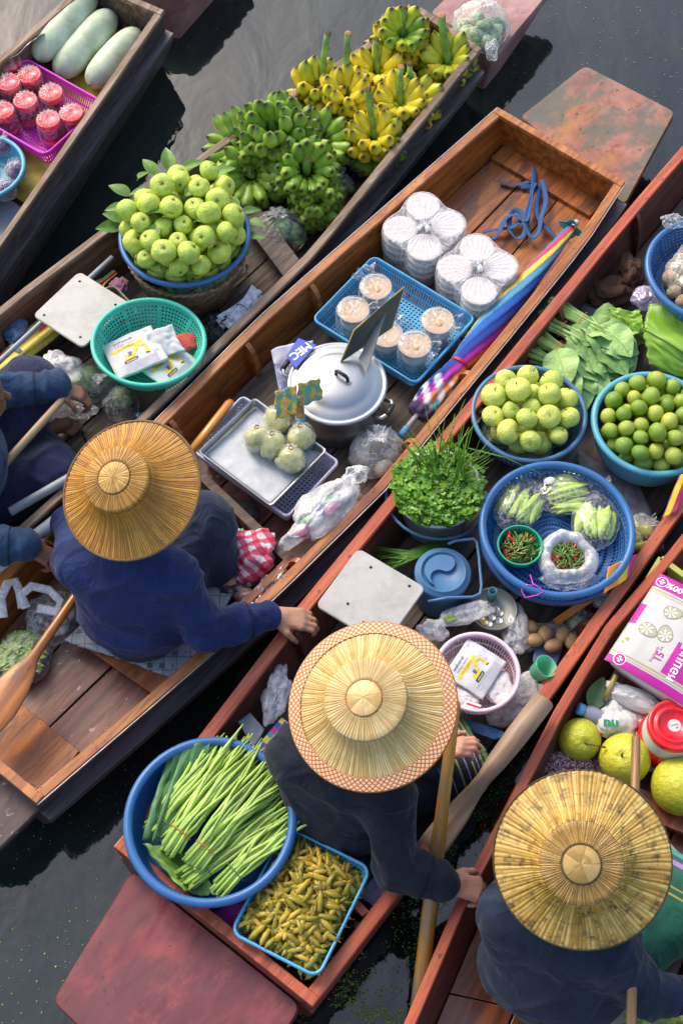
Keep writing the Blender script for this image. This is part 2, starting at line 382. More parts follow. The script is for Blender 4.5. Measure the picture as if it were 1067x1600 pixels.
# ================================================================ BOATS
GZ, FZ, DZ = .34, .13, .235       # gunwale top, floorboard top, deck level
def poly(pts, n):
    pts = [V(p) for p in pts]; L = [0]
    for i in range(len(pts)-1): L.append(L[-1]+(pts[i+1]-pts[i]).length)
    out = []
    for k in range(n):
        s = L[-1]*k/(n-1); j = 0
        while j < len(L)-2 and L[j+1] < s: j += 1
        out.append(pts[j].lerp(pts[j+1], (s-L[j])/(L[j+1]-L[j])))
    return out
TXZ = V((0, 0, 1))
def boat(label, Lp, Rp, mats, decks=(), ribs=(), floor=None, flange=.035, thick=.02, railw=.034, planks=3, seats=(), trim=False, floorx=()):
    """Lp, Rp: plan of the two gunwales (bow to stern); mats: hull, inside, rail, floor, deck"""
    Lw = [W(x, y, GZ) for x, y in Lp]; Rw = [W(x, y, GZ) for x, y in Rp]
    c0 = (Lw[0]+Rw[0])/2; c1 = (Lw[-1]+Rw[-1])/2; ax = (c1-c0); ax.z = 0; ang = math.atan2(-ax.y, -ax.x)
    org = (c0+c1)/2; org.z = 0; Mi = (Matrix.Translation(org) @ Matrix.Rotation(ang, 4, 'Z')).inverted()
    root = thing('wooden_boat', label, 'boat', org, (0, 0, ang))
    root['M'] = 0
    N = 22
    L = [Mi@p for p in poly(Lw, N)]; Q = [Mi@p for p in poly(Rw, N)]
    def st_(i, t, z, ins=0):
        """point at station i: t 0..1 from left to right, moved in by ins, at height z"""
        a, b = L[i], Q[i]; d = (b-a).normalized(); a2, b2 = a+d*ins, b-d*ins; p = a2.lerp(b2, t); return V((p.x, p.y, z))
    hull, inn, rail, flo, dk = mats
    m = MB()      # outer shell: washstrake, flange, bilge
    prof = [(GZ-.002, 0.004), (DZ, .012), (DZ, -flange), (DZ-.03, -flange), (.08, .02), (-.1, .10)]
    for side in (0, 1):
        loops = [[st_(i, side, z, ins) for z, ins in prof] for i in range(N)]
        if side: loops = [l[::-1] for l in loops]
        m.loft(loops, closed=False, caps=False)
    lb = [[st_(i, 0, -.1, .10), st_(i, 1, -.1, .10)] for i in range(N)]; m.loft(lb[::-1], closed=False, caps=False)
    for i in (0, N-1):
        l = [st_(i, 0, z, ins) for z, ins in prof]+[st_(i, 1, z, ins) for z, ins in reversed(prof)]
        m.add(l, [tuple(range(len(l))) if i else tuple(range(len(l)-1, -1, -1))])
    m.build('hull', hull, root, smooth=False)
    m = MB()      # inner lining
    fi = lambda z: thick+(GZ-z)*.28
    for side in (0, 1):
        loops = [[st_(i, side, z, fi(z)) for z in (GZ-.004, GZ-.07, FZ-.03)] for i in range(N)]
        if not side: loops = [l[::-1] for l in loops]
        m.loft(loops, closed=False, caps=False)
    m.build('lining', inn, root, smooth=False, solid=.006, off=-1)
    for side in (0, 1):
        m = MB(); rw = railw
        loops = []
        for i in range(N):
            wob = .0012*nz(i*.9, side*5+org.x)
            a = st_(i, side, GZ+.006+wob, -.004); b = st_(i, side, GZ+.006+wob, rw); c = st_(i, side, GZ-.012, rw); d = st_(i, side, GZ-.012, -.004)
            bv = .004
            if side: pass
            dv = (b-a).normalized()*bv
            loops.append([a+dv, a-V((0, 0, bv)), d, c, b-V((0, 0, bv)), b-dv])
        m.loft(loops); m.build('gunwale', rail, root, smooth=False)
        if trim:
            m = MB(); m.loft([[st_(i, side, GZ+.004, -.0075), st_(i, side, GZ+.004, -.0055), st_(i, side, GZ-.006, -.0055), st_(i, side, GZ-.006, -.0075)] for i in range(N)]); m.build('edge_strip', M_tin, root, smooth=False)
    for i, i2 in ((0, 1), (N-1, N-2)):  # end boards
        d = (st_(i2, .5, 0)-st_(i, .5, 0)).normalized(); m = MB()
        a, b = st_(i, 0, 0, -.004), st_(i, 1, 0, -.004); w = (b-a)
        def pr(t, f, z): p = a+w*t+d*f; return V((p.x, p.y, z))
        m.loft([[pr(t, 0, GZ+.010), pr(t, .034, GZ+.010), pr(t, .034, GZ-.012), pr(t, 0, GZ-.012)] for t in (0, 1)])
        m.build('end_rail', rail, root, smooth=False, bev=.003)
        m = MB(); tt = (.05, .95)
        m.loft([[pr(lerp(.04, .96, q), .008, GZ-.0125), pr(lerp(.04, .96, q), .024, GZ-.0125), pr(lerp(.10, .90, q), .03, FZ-.03), pr(lerp(.10, .90, q), .01, FZ-.03)] for q in (0, 1)])
        m.build('end_board', inn, root, smooth=False)
    # floor boards
    rg = random.Random(len(label)); fl = floor if floor is not None else FZ
    fi_ = thick+(GZ-fl)*.28+.002
    cuts = [0, .28, .55, .8, 1.]
    for c in range(len(cuts)-1):
        m = MB()
        for k in range(planks):
            t0, t1 = k/planks+.006, (k+1)/planks-.006
            u0, u1 = cuts[c]*(N-1)+.02, cuts[c+1]*(N-1)-.02
            zz = fl-rg.random()*.005; lp = []
            for s in range(5):
                u = lerp(u0, u1, s/4); i0 = min(int(u), N-2); f = u-i0
                A = st_(i0, t0, zz, fi_).lerp(st_(i0+1, t0, zz, fi_), f); B = st_(i0, t1, zz, fi_).lerp(st_(i0+1, t1, zz, fi_), f)
                lp.append([A, B, B-V((0, 0, .016)), A-V((0, 0, .016))])
            m.loft(lp)
        m.build('floorboards', flo[c] if isinstance(flo, list) else flo, root, smooth=False, bev=.002)
    m = MB(); lp = [[st_(i, 0, fl-.03, .06), st_(i, 1, fl-.03, .06)] for i in range(N)]; m.loft(lp[::-1], closed=False, caps=False); m.build('bilge', bed, root, smooth=False)
    for (u, side) in ribs:            # knees along the sides
        x = u*(N-1); i0 = min(int(x), N-2); f = x-i0
        def pp(ins, z): return st_(i0, side, z, ins).lerp(st_(i0+1, side, z, ins), f)
        d = (L[i0+1]-L[i0]).normalized()*.011; m = MB(); pf = []
        for k in range(9):
            a = k/8*PI/2; pf.append(pp(.03+.062*math.sin(a)**1.0+(GZ-FZ)*.0, GZ-.002-(GZ-fl+.004)*(1-math.cos(a))))
        bk = [pp(.018+(GZ-z)*.26, z) for z in (fl-.01, GZ-.01)]
        pl = pf+bk
        m.loft([[p-d for p in pl], [p+d for p in pl]]); m.build('rib', rail if trim else mats[1], root, smooth=False, bev=.002)
    for (u, w_, z) in seats:          # cross planks (thwarts)
        x = u*(N-1); i0 = min(int(x), N-2); f = x-i0; m = MB(); A = st_(i0, 0, z, .03+(GZ-z)*.28).lerp(st_(i0+1, 0, z, .03+(GZ-z)*.28), f); B = st_(i0, 1, z, .03+(GZ-z)*.28).lerp(st_(i0+1, 1, z, .03+(GZ-z)*.28), f)
        d = (L[i0+1]-L[i0]).normalized()*w_/2
        lp = [[p-d, p+d, p+d-V((0, 0, .02)), p-d-V((0, 0, .02))] for p in (A, B)]
        m.loft(lp); m.build('thwart', flo[0] if isinstance(flo, list) else flo, root, smooth=False, bev=.002)
    for pts, dk in [(d_, dk) if len(d_) > 2 else d_ for d_ in decks]:                 # flat decks at the ends, plan polygon given at deck level
        P = [Mi@W(x, y, DZ) for x, y in pts]; c = sum(P, V())/len(P)
        at_ = sorted(P, key=lambda p: p.length)[:2]; c2 = (at_[0]+at_[1])/2
        # rounded corners
        Q2 = []
        for i in range(len(P)):
            a, b, e = P[i-1], P[i], P[(i+1) % len(P)]
            r_ = .03; u1 = (a-b).normalized()*r_; u2 = (e-b).normalized()*r_
            for k in range(4):
                tt = k/3; Q2.append((b+u1).lerp(b, tt).lerp(b.lerp(b+u2, tt), tt))
        m = MB(); lo = [[p+V((0, 0, .003))-(p-c).normalized()*.006 for p in Q2], [V((p.x, p.y, DZ-.004)) for p in Q2], [V((p.x, p.y, DZ-.028)) for p in Q2], [V((c2.x+(p.x-c2.x)*.80, c2.y+(p.y-c2.y)*.86, .14)) for p in Q2], [V((c2.x+(p.x-c2.x)*.45, c2.y+(p.y-c2.y)*.7, -.06)) for p in Q2]]
        nrm = sum(((Q2[i]-c).cross(Q2[(i+1) % len(Q2)]-c)).z for i in range(len(Q2)))
        m.loft(lo if nrm < 0 else [l[::-1] for l in lo]); m.build('deck', dk, root, smooth=False)
    return root, Mi
M_tin = plain('worn_tin', (.55, .55, .55), .45, .2, metal=.6)
hullD = wood('dark_hull_wood', (.055, .042, .045), (.115, .092, .10), wear=(.13, .11, .13), wearamt=.25)
hullR = wood('red_hull_paint', (.16, .04, .022), (.26, .07, .035), wear=(.12, .07, .05), wearamt=.3)
inBrown = wood('varnished_orange_wood', (.21, .055, .008), (.38, .12, .016), rough=.42, wear=(.09, .03, .012), wearamt=.3, coat=.12)
inRed = wood('red_brown_wood', (.10, .028, .02), (.17, .05, .03), wear=(.07, .03, .025), wearamt=.3)
inGrey = wood('weathered_brown_wood', (.13, .07, .038), (.25, .14, .08), rough=.65, wear=(.05, .04, .035), wearamt=.5, coat=0)
railO = wood('worn_orange_rail', (.30, .095, .02), (.50, .19, .045), rough=.42, wear=(.30, .07, .035), wearamt=.45, coat=.12)
railR = wood('chipped_red_rail', (.34, .06, .022), (.50, .105, .04), rough=.5, wear=(.22, .15, .11), wearamt=.18, ws=14, coat=.1)
railG = wood('grey_brown_rail', (.16, .10, .06), (.30, .20, .13), rough=.6, wear=(.33, .28, .24), wearamt=.3, coat=0)
floO = wood('orange_floorboards', (.25, .07, .012), (.42, .14, .025), scale=(2, 22, 22), rough=.42, wear=(.13, .045, .028), wearamt=.5, coat=.12)
floP = wood('worn_purple_floorboards', (.12, .038, .025), (.23, .085, .055), scale=(3, 26, 26), rough=.4, wear=(.30, .21, .18), wearamt=.06, ws=20, coat=.35)
floR = wood('red_floorboards', (.20, .045, .02), (.36, .10, .03), scale=(2, 20, 20), rough=.3, wear=(.13, .03, .02), wearamt=.4, coat=.5)
floD = wood('dark_floorboards', (.07, .05, .04), (.15, .11, .085), rough=.6, wear=(.2, .17, .15), wearamt=.2, coat=0)
floK = wood('unvarnished_dark_floorboards', (.075, .05, .035), (.16, .11, .08), rough=.6, wear=(.22, .18, .15), wearamt=.2, coat=0)
deckC = wood('stained_pink_deck', (.30, .11, .08), (.42, .19, .14), scale=(5, 5, 5), rough=.6, wear=(.42, .17, .05), wearamt=.5, stain=(.10, .115, .09), ws=7, coat=0)
def specks(m, c=(.03, .012, .012), s=70, lo=.66):
    t = NT.__new__(NT); t.mat = m; t.t = m.node_tree; t.n = t.t.nodes; t.b = t.n['Principled BSDF']; old = t.b.inputs['Base Color'].links[0].from_socket; f = t.noise(s, 3, .5, t.mapping((.6, 1, 1))); g = t.noise(11, 3); t.P(Base_Color=t.mix(t.math('MULTIPLY', t.ramp(f, [(lo, 0.), (lo+.02, 1.)]), t.ramp(g, [(.45, 0.), (.55, .8)])), old, c)); return m
deckR = wood('wet_red_deck', (.17, .028, .032), (.29, .060, .060), scale=(2.2, 7, 7), rough=.36, wear=(.06, .014, .018), wearamt=.10, ws=16, coat=.25, stain=(.12, .025, .035))
deckD = wood('dark_red_deck', (.055, .024, .026), (.105, .052, .052), scale=(3, 8, 8), rough=.4, wear=(.26, .2, .18), wearamt=.1, ws=16, coat=.2)
deckP = wood('pale_pink_deck', (.33, .17, .16), (.46, .27, .25), scale=(4, 6, 6), rough=.6, coat=0)
specks(deckR); specks(deckC, (.05, .04, .03), 50); specks(deckD, (.3, .24, .2), 60, .64); specks(floP, (.42, .33, .28), 45, .65); specks(floO, (.05, .025, .015), 60); specks(railR, (.10, .05, .035), 80, .64); specks(railO, (.10, .04, .02), 90, .63)
BA, BAi = boat('grey brown boat carrying three winter melons, at upper left of photo', [(140, -32), (0, 90), (-200, 262)], [(257, 18), (0, 388), (-150, 604)],
    (hullD, inGrey, railG, floD, deckP), decks=[[(150, -30), (262, -190), (392, -115), (292, 0)]], ribs=())
BB, BBi = boat('weathered boat carrying banana bunches and the guava basket', [(658, 14), (455, 145), (322, 238), (27, 460), (-120, 585)], [(751, 77), (491, 400), (230, 656), (90, 785), (-60, 920)],
    (hullD, inGrey, railG, floD, deckP), decks=[[(672, 20), (775, -80), (890, -50), (775, 88)]], ribs=((.87, 0), (.62, 0)), seats=((.44, .10, .24),))
BC, BCi = boat('varnished orange wood boat with the aluminium pot, boat of the person in royal blue', [(778, 170), (533, 385), (400, 503), (252, 652), (15, 882), (-150, 1085)],
    [(975, 285), (912, 382), (780, 545), (700, 642), (609, 756), (426, 936), (260, 1082), (57, 1256)],
    (hullD, inBrown, railO, [floO, floK, floP, floP], deckC), decks=[[(812, 182), (913, 102), (1055, 175), (975, 322)], ([(-150, 1105), (84, 1244), (-4, 1332), (-230, 1300)], deckD)],
    ribs=((.36, 0), (.47, 0), (.60, 0), (.345, 1), (.455, 1), (.545, 1), (.645, 1)), trim=True, seats=((.02, .10, .195), (.965, .24, .185)), planks=3, floor=.175)
BD, BDi = boat('red painted boat full of vegetables and fruit, boat of the person in the pale hat', [(1180, 100), (1057, 240), (976, 334), (780, 573), (608, 778), (472, 942), (322, 1140), (180, 1325)],
    [(1430, 340), (1180, 640), (1067, 795), (853, 1099), (629, 1390), (487, 1573)],
    (hullR, inRed, railR, floD, deckR), decks=[[(207, 1358), (472, 1572), (330, 1800), (82, 1565)]], ribs=((.24, 0), (.38, 0), (.63, 0), (.78, 0), (.60, 1), (.93, 1)), flange=.0, trim=False, railw=.04)
BE, BEi = boat('red boat carrying pomelos and a printed sack, at lower right of photo', [(1130, 757), (1041, 868), (947, 978), (870, 1105), (760, 1320), (716, 1405), (633, 1600), (560, 1790)],
    [(1450, 960), (1330, 1150), (1230, 1300), (1130, 1500), (1000, 1830)],
    (hullR, inRed, railR, floR, deckR), ribs=((.20, 0), (.62, 0)), flange=.0, railw=.03, seats=((.48, .09, .2),), planks=3)
# ================================================================ shared materials and builders
M_film = film('clear_plastic_film'); M_milk = film('milky_plastic_film', (.93, .92, .95), .32, .5, .45, 20, g=.5); M_haze = film('thin_cloudy_film', (.95, .95, .97), .15, .5, .45, 20, g=.6); M_clear = film('very_clear_film', (.95, .96, .95), .03, .38, .15, 22)
M_white = plain('white_plastic', (.56, .56, .54), .4, .05, dirt=.25); M_paper = plain('white_paper', (.58, .58, .59), .7, .04)
M_foam = plain('white_foam', (.62, .56, .55), .6, .04); M_board = plain('scuffed_white_board', (.46, .45, .43), .5, .08, ns=9, dirt=.5, bump=.15)
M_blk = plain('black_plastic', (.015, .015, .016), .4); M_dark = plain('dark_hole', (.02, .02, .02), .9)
M_alu = plain('brushed_aluminium', (.52, .53, .54), .34, .06, ns=12, metal=.95, bump=.12); M_steel = plain('dull_steel', (.55, .56, .56), .38, .1, metal=.9)
M_blue = plain('blue_plastic', (.025, .13, .36), .38, .12, ns=8, dirt=.15); M_sky = plain('sky_blue_plastic', (.10, .42, .72), .4, .08, dirt=.1)
M_teal = plain('teal_plastic', (.06, .56, .42), .4, .08); M_mag = plain('magenta_plastic', (.80, .06, .62), .38, .06); M_aqua = plain('aqua_plastic', (.09, .36, .50), .4, .1)
M_lilac = plain('pale_pink_plastic', (.78, .58, .68), .4, .05); M_lav = plain('lavender_plastic', (.62, .60, .76), .45, .05)
M_red = plain('red_plastic', (.80, .008, .02), .3, .06, coat=.4); M_rub = plain('rubber_band', (.65, .12, .03), .5); M_navyT = plain('steel_blue_plastic', (.07, .17, .32), .4, .1)
M_col = plain('dyed_cloth', (1, 1, 1), .85, .12, ns=60, attr=True, bump=.3, sheen=.05); M_colp = plain('printed_plastic', (1, 1, 1), .4, .04, attr=True, bump=.05, coat=.2)
M_leaf = plain('leaf_green', (.10, .24, .035), .45, .3, ns=18, c2=(.17, .34, .05), bump=.3, trans=.25, rand=.2)
M_bleaf = plain('banana_leaf', (.22, .42, .04), .42, .25, ns=14, c2=(.30, .50, .07), bump=.2, trans=.3); M_dleaf = plain('lotus_leaf', (.055, .15, .05), .5, .25, ns=14, c2=(.10, .24, .08), bump=.3)
M_stem = plain('brown_stem', (.10, .07, .03), .7); M_print = plain('print_ink', (1, 1, 1), .6, .02, attr=True, bump=0)
M_wick = wood('wicker', (.22, .13, .06), (.42, .28, .15), (20, 60, 60), .7, coat=0); M_bamb = wood('bamboo', (.35, .2, .08), (.5, .32, .14), (4, 30, 30), .6, coat=0)
M_greyp = plain('grey_painted_metal', (.30, .33, .37), .45, .15, ns=10, dirt=.3)
def rim_tube(m, Rr, z, r, n=48, mi=0, fn=None):
    loops = []
    for i in range(n):
        a = 2*PI*i/n; c = V((math.cos(a)*Rr, math.sin(a)*Rr, z)) if not fn else fn(a); o = V((math.cos(a), math.sin(a), 0))
        loops.append([c+o*math.cos(b)*r+V((0, 0, math.sin(b)*r)) for b in [2*PI*k/8 for k in range(8)]])
    loops.append(loops[0]); m.loft(loops, caps=False, mi=mi)
def basin(name, label, cat, px, py, rz, Rr, h, rb, mat_, tilt=(0, 0), group=None, perf=1, rimr=.010, K=60, ribs=False, loc=None, flare=.5, lip=.02):
    c = loc if loc is not None else W(px, py, rz)
    rot = Matrix.Rotation(tilt[0], 3, 'X') @ Matrix.Rotation(tilt[1], 3, 'Y')
    root = thing(name, label, cat, V(c)-rot@V((0, 0, h)), rot.to_euler(), group)
    m = MB(); nz_ = max(6, int((h-lip)/.0062)); nz_ += nz_ % 2 == 0
    pr = [(rb*.97, 0.001), (rb*.99, 0)]+[(rb+(Rr-rb)*(k/nz_)**flare if flare != 1 else lerp(rb, Rr, k/nz_), (h-lip)*k/nz_) for k in range(nz_+1)]+[(Rr+.001, h)]
    n = 2*K; J = len(pr)-1
    hf = (lambda i, j: i % 2 and 3 <= j < J-1 and j % 2 == 1 and i % 20 != 1) if perf else None
    if perf == 2: hf = lambda i, j: i % 2 and 3 <= j < J-2 and (j % 9 != 0)
    def fnr(a, r, z, j): return (r*(1+.006*math.cos(a*60)) if ribs and j < J-1 else r), z
    m.lathe(pr, n, hole=hf, fn=fnr if ribs else None)
    # base: radial bars or a closed plate
    nb = max(9, int(rb/.010)); nb += 1-nb % 2; pb = [(max(.004, rb*.98*k/nb), .002) for k in range(nb+1)]; nn = n if perf else 48
    if perf: m.lathe(pb[nb//2:], n, hole=lambda i, j: i % 2 and j % 2); m.lathe(pb[:nb//2+1], n//2, hole=lambda i, j: i % 2 and j % 2 and j > 2)
    else: m.lathe(pb, 48)
    m.build('bowl', mat_, root, solid=.0025)
    m = MB(); rim_tube(m, Rr+.002, h, rimr, 72); m.build('rim', mat_, root)
    return root
def rrect(a, b, r, k=4, ins=0):
    """rounded rectangle outline"""
    o = []; x, y, r = a/2-ins, b/2-ins, max(r-ins*.5, .002)
    for cx, cy_, s in ((x-r, y-r, 0), (-x+r, y-r, 1), (-x+r, -y+r, 2), (x-r, -y+r, 3)):
        for q in range(k+1): t_ = PI/2*(s+q/k); o.append((cx+r*math.cos(t_), cy_+r*math.sin(t_)))
    return o
def dense(o, step):
    out = []
    for i in range(len(o)):
        a, b = V(o[i]), V(o[(i+1) % len(o)]); L = (b-a).length; n = max(1, round(L/step))
        out += [a.lerp(b, k/n) for k in range(n)]
    if len(out) % 2: out.append(out[-1].lerp(V(o[0]), .5))
    return out
def crate(name, label, cat, A, B, C, rz, h, mat_, group=None, step=.0055, taper=.03, lip=.018, r=.03, rimw=.008, perf=1, zb=None):
    """rectangular plastic basket from three rim corners A,B,C (photo pixels at rim height)"""
    a, b, c = W(*A, rz), W(*B, rz), W(*C, rz); ctr = (a+c)/2; u = b-a; w = c-b; ang = math.atan2(u.y, u.x); la, lb = u.length, w.length
    root = thing(name, label, cat, (ctr.x, ctr.y, rz-h), (0, 0, ang), group); m = MB()
    nzl = int((h-lip)/.006)
    nzl += 1-nzl % 2
    base = dense(rrect(la, lb, r), step); loops = []
    for k in range(nzl+1):
        f = k/nzl; s = taper*(1-f); z = (h-lip)*f
        loops.append([V((p.x*(1-2*s/la), p.y*(1-2*s/lb), z)) for p in base])
    loops.append([V((p.x, p.y, h)) for p in base]); J = len(loops)-1
    m.loft(loops, caps=False, hole=(lambda i, j: i % 2 and 1 <= j < J-1 and (j % 6 != 5 if perf == 1 else j % 2)) if perf else None)
    nx, ny = int(la/.009)*2//2*1, int(lb/.009); nx += 1-nx % 2; ny += 1-ny % 2; fx, fy = 1-2*taper/la, 1-2*taper/lb
    m.grid(nx+1, ny+1, lambda x, y: V(((x-.5)*la*fx*.98, (y-.5)*lb*fy*.98, .001)), hole=(lambda i, j: i % 2 and j % 2) if perf else None)
    m.build('basket_wall', mat_, root, smooth=False, solid=.0022)
    m = MB(); ol = rrect(la, lb, r, 6); lo = []
    for dx, dz in ((-.002, -.012), (rimw*.9, -.012), (rimw, -.002), (rimw*.6, .004), (.001, .004), (-.002, -.001), (-.002, -.012)):
        lo.append([V((p[0], p[1], h+dz))*1 for p in rrect(la+2*dx, lb+2*dx, r+dx, 6)])
    m.loft(lo, caps=False); m.build('rim', mat_, root)
    return root, la, lb, ang, ctr
def crumple(r, seed, amp=.35, fr=2.2, n=(30, 22), fine=.12, rid=1):
    s = seed*7.3; fine *= .3; fr *= .68; n = (n[0]+14, n[1]+10)
    def fn(d):
        a = nz(d.x*fr+s, d.y*fr, d.z*fr); b = abs(nz(d.x*fr*2.3, d.y*fr*2.3+s, d.z*fr*2.3)); c = abs(nz(d.x*fr*5, d.y*fr*5, d.z*fr*5+s))
        return 1+amp*a+(-rid*amp*.75*b)-fine*c*1.6+fine*.5
    return blob((0, 0, 0), r, n, fn)
def crumpled(name, label, cat, px, py, z, r, seed, mat_, parent=None, group=None, amp=.35, fr=2.2, n=(34, 24), fine=.14, rot=0, loc=None, solid=0):
    m = MB(); m.add(*crumple(r, seed, amp, fr, n, fine)); o = m.build(name, mat_, parent)
    c = loc if loc is not None else W(px, py, z); o.location = c; o.rotation_euler = (0, 0, rot)
    if parent is None: tag(o, label, cat, group)
    return o
def pouch(r, h, seed, ears=2, pl=14, neck=.012, amp=.06, sx=1., sy=1., earl=.04, top=.0):
    """tied bag standing on its base: bulging body, pleated neck, loose ears"""
    rg = random.Random(seed); ph = rg.random()*6; m = MB()
    pr = [(0.001, 0), (r*.6, 0), (r*.92, h*.06), (r*1.02, h*.28), (r*.98, h*.5), (r*.80, h*.7), (r*.48, h*.85), (r*.22, h*.95), (neck, h)]
    def fn(a, rr, z, j):
        f = j/8; p = math.cos(a*pl+ph+nz(a, seed)*3)*amp*f*f*rr*1.6; w = nz(math.cos(a)*1.7+seed, math.sin(a)*1.7, z*25)*r*.16*(1 if 0 < j < 8 else 0)
        q = abs(nz(math.cos(a)*5+seed, math.sin(a)*5, z*40))*r*.12*(1 if 1 < j < 8 else 0)
        return max(.001, rr+p+w-q), z+p*.6
    m.lathe(pr, 56, fn=lambda a, rr, z, j: fn(a, rr, z, j)); m.v = [(x*sx, y*sy, z) for x, y, z in m.v]
    for e in range(ears):
        an = ph+e*2*PI/max(1, ears)+rg.uniform(-.4, .4); d = V((math.cos(an), math.sin(an), .5+rg.random()*.4)).normalized(); sd_ = V((-math.sin(an), math.cos(an), 0))
        def ef(u, v, d=d, sd_=sd_, e=e):
            w_ = (u-.5)*(.012+earl*.9*v); p = V((0, 0, h-.002))+d*earl*v+sd_*w_; return p+V((0, 0, 1))*(.006*math.cos(u*22+e)*v+.01*nz(u*3, v*3, seed+e))
        m.grid(13, 7, ef)
    return m
def heap(name, label, group, cat, proto_fn, P, rr, base, rng, rmax=PI, upright=.3):
    """individual fruits: proto_fn() -> object of radius 1 units in metres r0; copies placed at base+P"""
    out = []; pr = None
    for k, (p, r_) in enumerate(zip(P, rr)):
        if pr is None: pr = proto_fn(); o = pr; tag(o, label, cat, group)
        else: o = dup(pr)
        put(o, V(base)+V(p), (rng.gauss(0, upright), rng.gauss(0, upright), rng.uniform(0, 6.28)), (r_*rng.uniform(.93, 1.06), r_*rng.uniform(.93, 1.06), r_*rng.uniform(.90, 1.08))); out.append(o)
    return out
def leafmesh(L, wd_, curl=.3, fold=.15, nu=9, nv=7, tip=1.0, wav=.0, seed=0, stalk=.0):
    """blade along +x from origin"""
    m = MB()
    def fn(u, v):
        w_ = wd_*math.sin(PI*min(1, max(.0, u*.96+.02))**.8)**.9; y = (v-.5)*2; z = curl*L*(-u*u)*.5+fold*abs(y)*w_+wav*w_*math.sin(u*14+seed)*abs(y)+nz(u*3+seed, y)*wav*w_
        return V((L*u, y*w_, z))
    m.grid(nu, nv, lambda v, u: fn(v, u))
    if stalk: m.tube([(-stalk, 0, -.002), (0, 0, 0), (L*.9, 0, fn(.9, .5).z+.0004)], [.0018, .0016, .0005], 5)
    return m
TXTC = {}
def text_mesh(m, s, size, origin, ang, col, f=None, lift=.0008, bold=0, align='CENTER', flipx=False):
    """lettering as flat faces laid on the surface z=f(x,y)"""
    cu = bpy.data.curves.new('t', 'FONT'); cu.body = s; cu.size = size; cu.align_x = align; cu.align_y = 'CENTER'; cu.resolution_u = 2; cu.offset = bold
    o = bpy.data.objects.new('t', cu); SC.collection.objects.link(o); dg = bpy.context.evaluated_depsgraph_get()
    me = bpy.data.meshes.new_from_object(o.evaluated_get(dg)); vs = []
    ca, sa = math.cos(ang), math.sin(ang)
    for v in me.vertices:
        x, y = v.co.x, v.co.y; X, Y = origin[0]+x*ca-y*sa, origin[1]+x*sa+y*ca; vs.append(V((X, Y, (f(X, Y) if f else 0)+lift)))
    m.add(vs, [tuple(p.vertices) for p in me.polygons], cols=[col]*len(vs))
    bpy.data.objects.remove(o); bpy.data.curves.remove(cu); bpy.data.meshes.remove(me)
def patch(m, pts, col, f=None, lift=.0006):
    """flat printed shape subdivided to follow z=f(x,y)"""
    pts = [V((p[0], p[1])) for p in pts]
    if len(pts) == 4:
        n = max(9, int(max((pts[1]-pts[0]).length, (pts[2]-pts[1]).length)/.008)); vs = []; fs = []
        for j in range(n+1):
            for i in range(n+1):
                p = pts[0].lerp(pts[1], i/n).lerp(pts[3].lerp(pts[2], i/n), j/n); vs.append(V((p.x, p.y, (f(p.x, p.y) if f else 0)+lift)))
        for j in range(n):
            for i in range(n): a = j*(n+1)+i; fs.append((a, a+1, a+n+2, a+n+1))
        m.add(vs, fs, cols=[col]*len(vs))
    else:
        c = sum(pts, V((0, 0)))/len(pts); rings = [[c.lerp(p, k/4) for p in pts] for k in range(1, 5)]
        vs = [V((p.x, p.y, (f(p.x, p.y) if f else 0)+lift)) for r_ in rings for p in r_]; n = len(pts); fs = [tuple(range(n))]
        for k in range(3):
            for i in range(n): fs.append((k*n+i, (k+1)*n+i, (k+1)*n+(i+1) % n, k*n+(i+1) % n))
        m.add(vs, fs, cols=[col]*len(vs))
def sheet(name, w, h, f, mat_, parent=None, th=.0012, nu=24, nv=24, cfn=None, outline=None):
    m = MB(); m.grid(nu, nv, lambda u, v: V(((u-.5)*w, (v-.5)*h, f((u-.5)*w, (v-.5)*h))), cfn=cfn)
    return m.build(name, mat_, parent, solid=th, off=-1)
def pxsheet(name, label, cat, pts, z, mat_, wav=.006, fr=9, th=.0015, n=20, cfn=None, group=None, zf=None, kind=None):
    """cloth or panel lying on the place: four photo corners at height z (or per-corner heights)"""
    zz = z if hasattr(z, '__len__') else (z,)*4; c = [W(p[0], p[1], zz[i]) for i, p in enumerate(pts)]; org = sum(c, V())/4; m = MB()
    def fn(u, v):
        p = c[0].lerp(c[1], u).lerp(c[3].lerp(c[2], u), v); return p-org+V((nz(p.x*fr, p.y*fr, 1)*wav*.8, nz(p.x*fr, p.y*fr, 2)*wav*.8, nz(p.x*fr, p.y*fr, 5)*wav+abs(nz(p.x*fr*2, p.y*fr*2, 9))*wav+(zf(u, v) if zf else 0)))
    m.grid(n, n, fn, cfn=cfn); o = m.build(name, mat_, None, solid=th, off=0); o.location = org; return tag(o, label, cat, group, kind)
BLU = (.05, .06, .35); YEL = (.85, .55, .02); BLK = (.02, .02, .02)
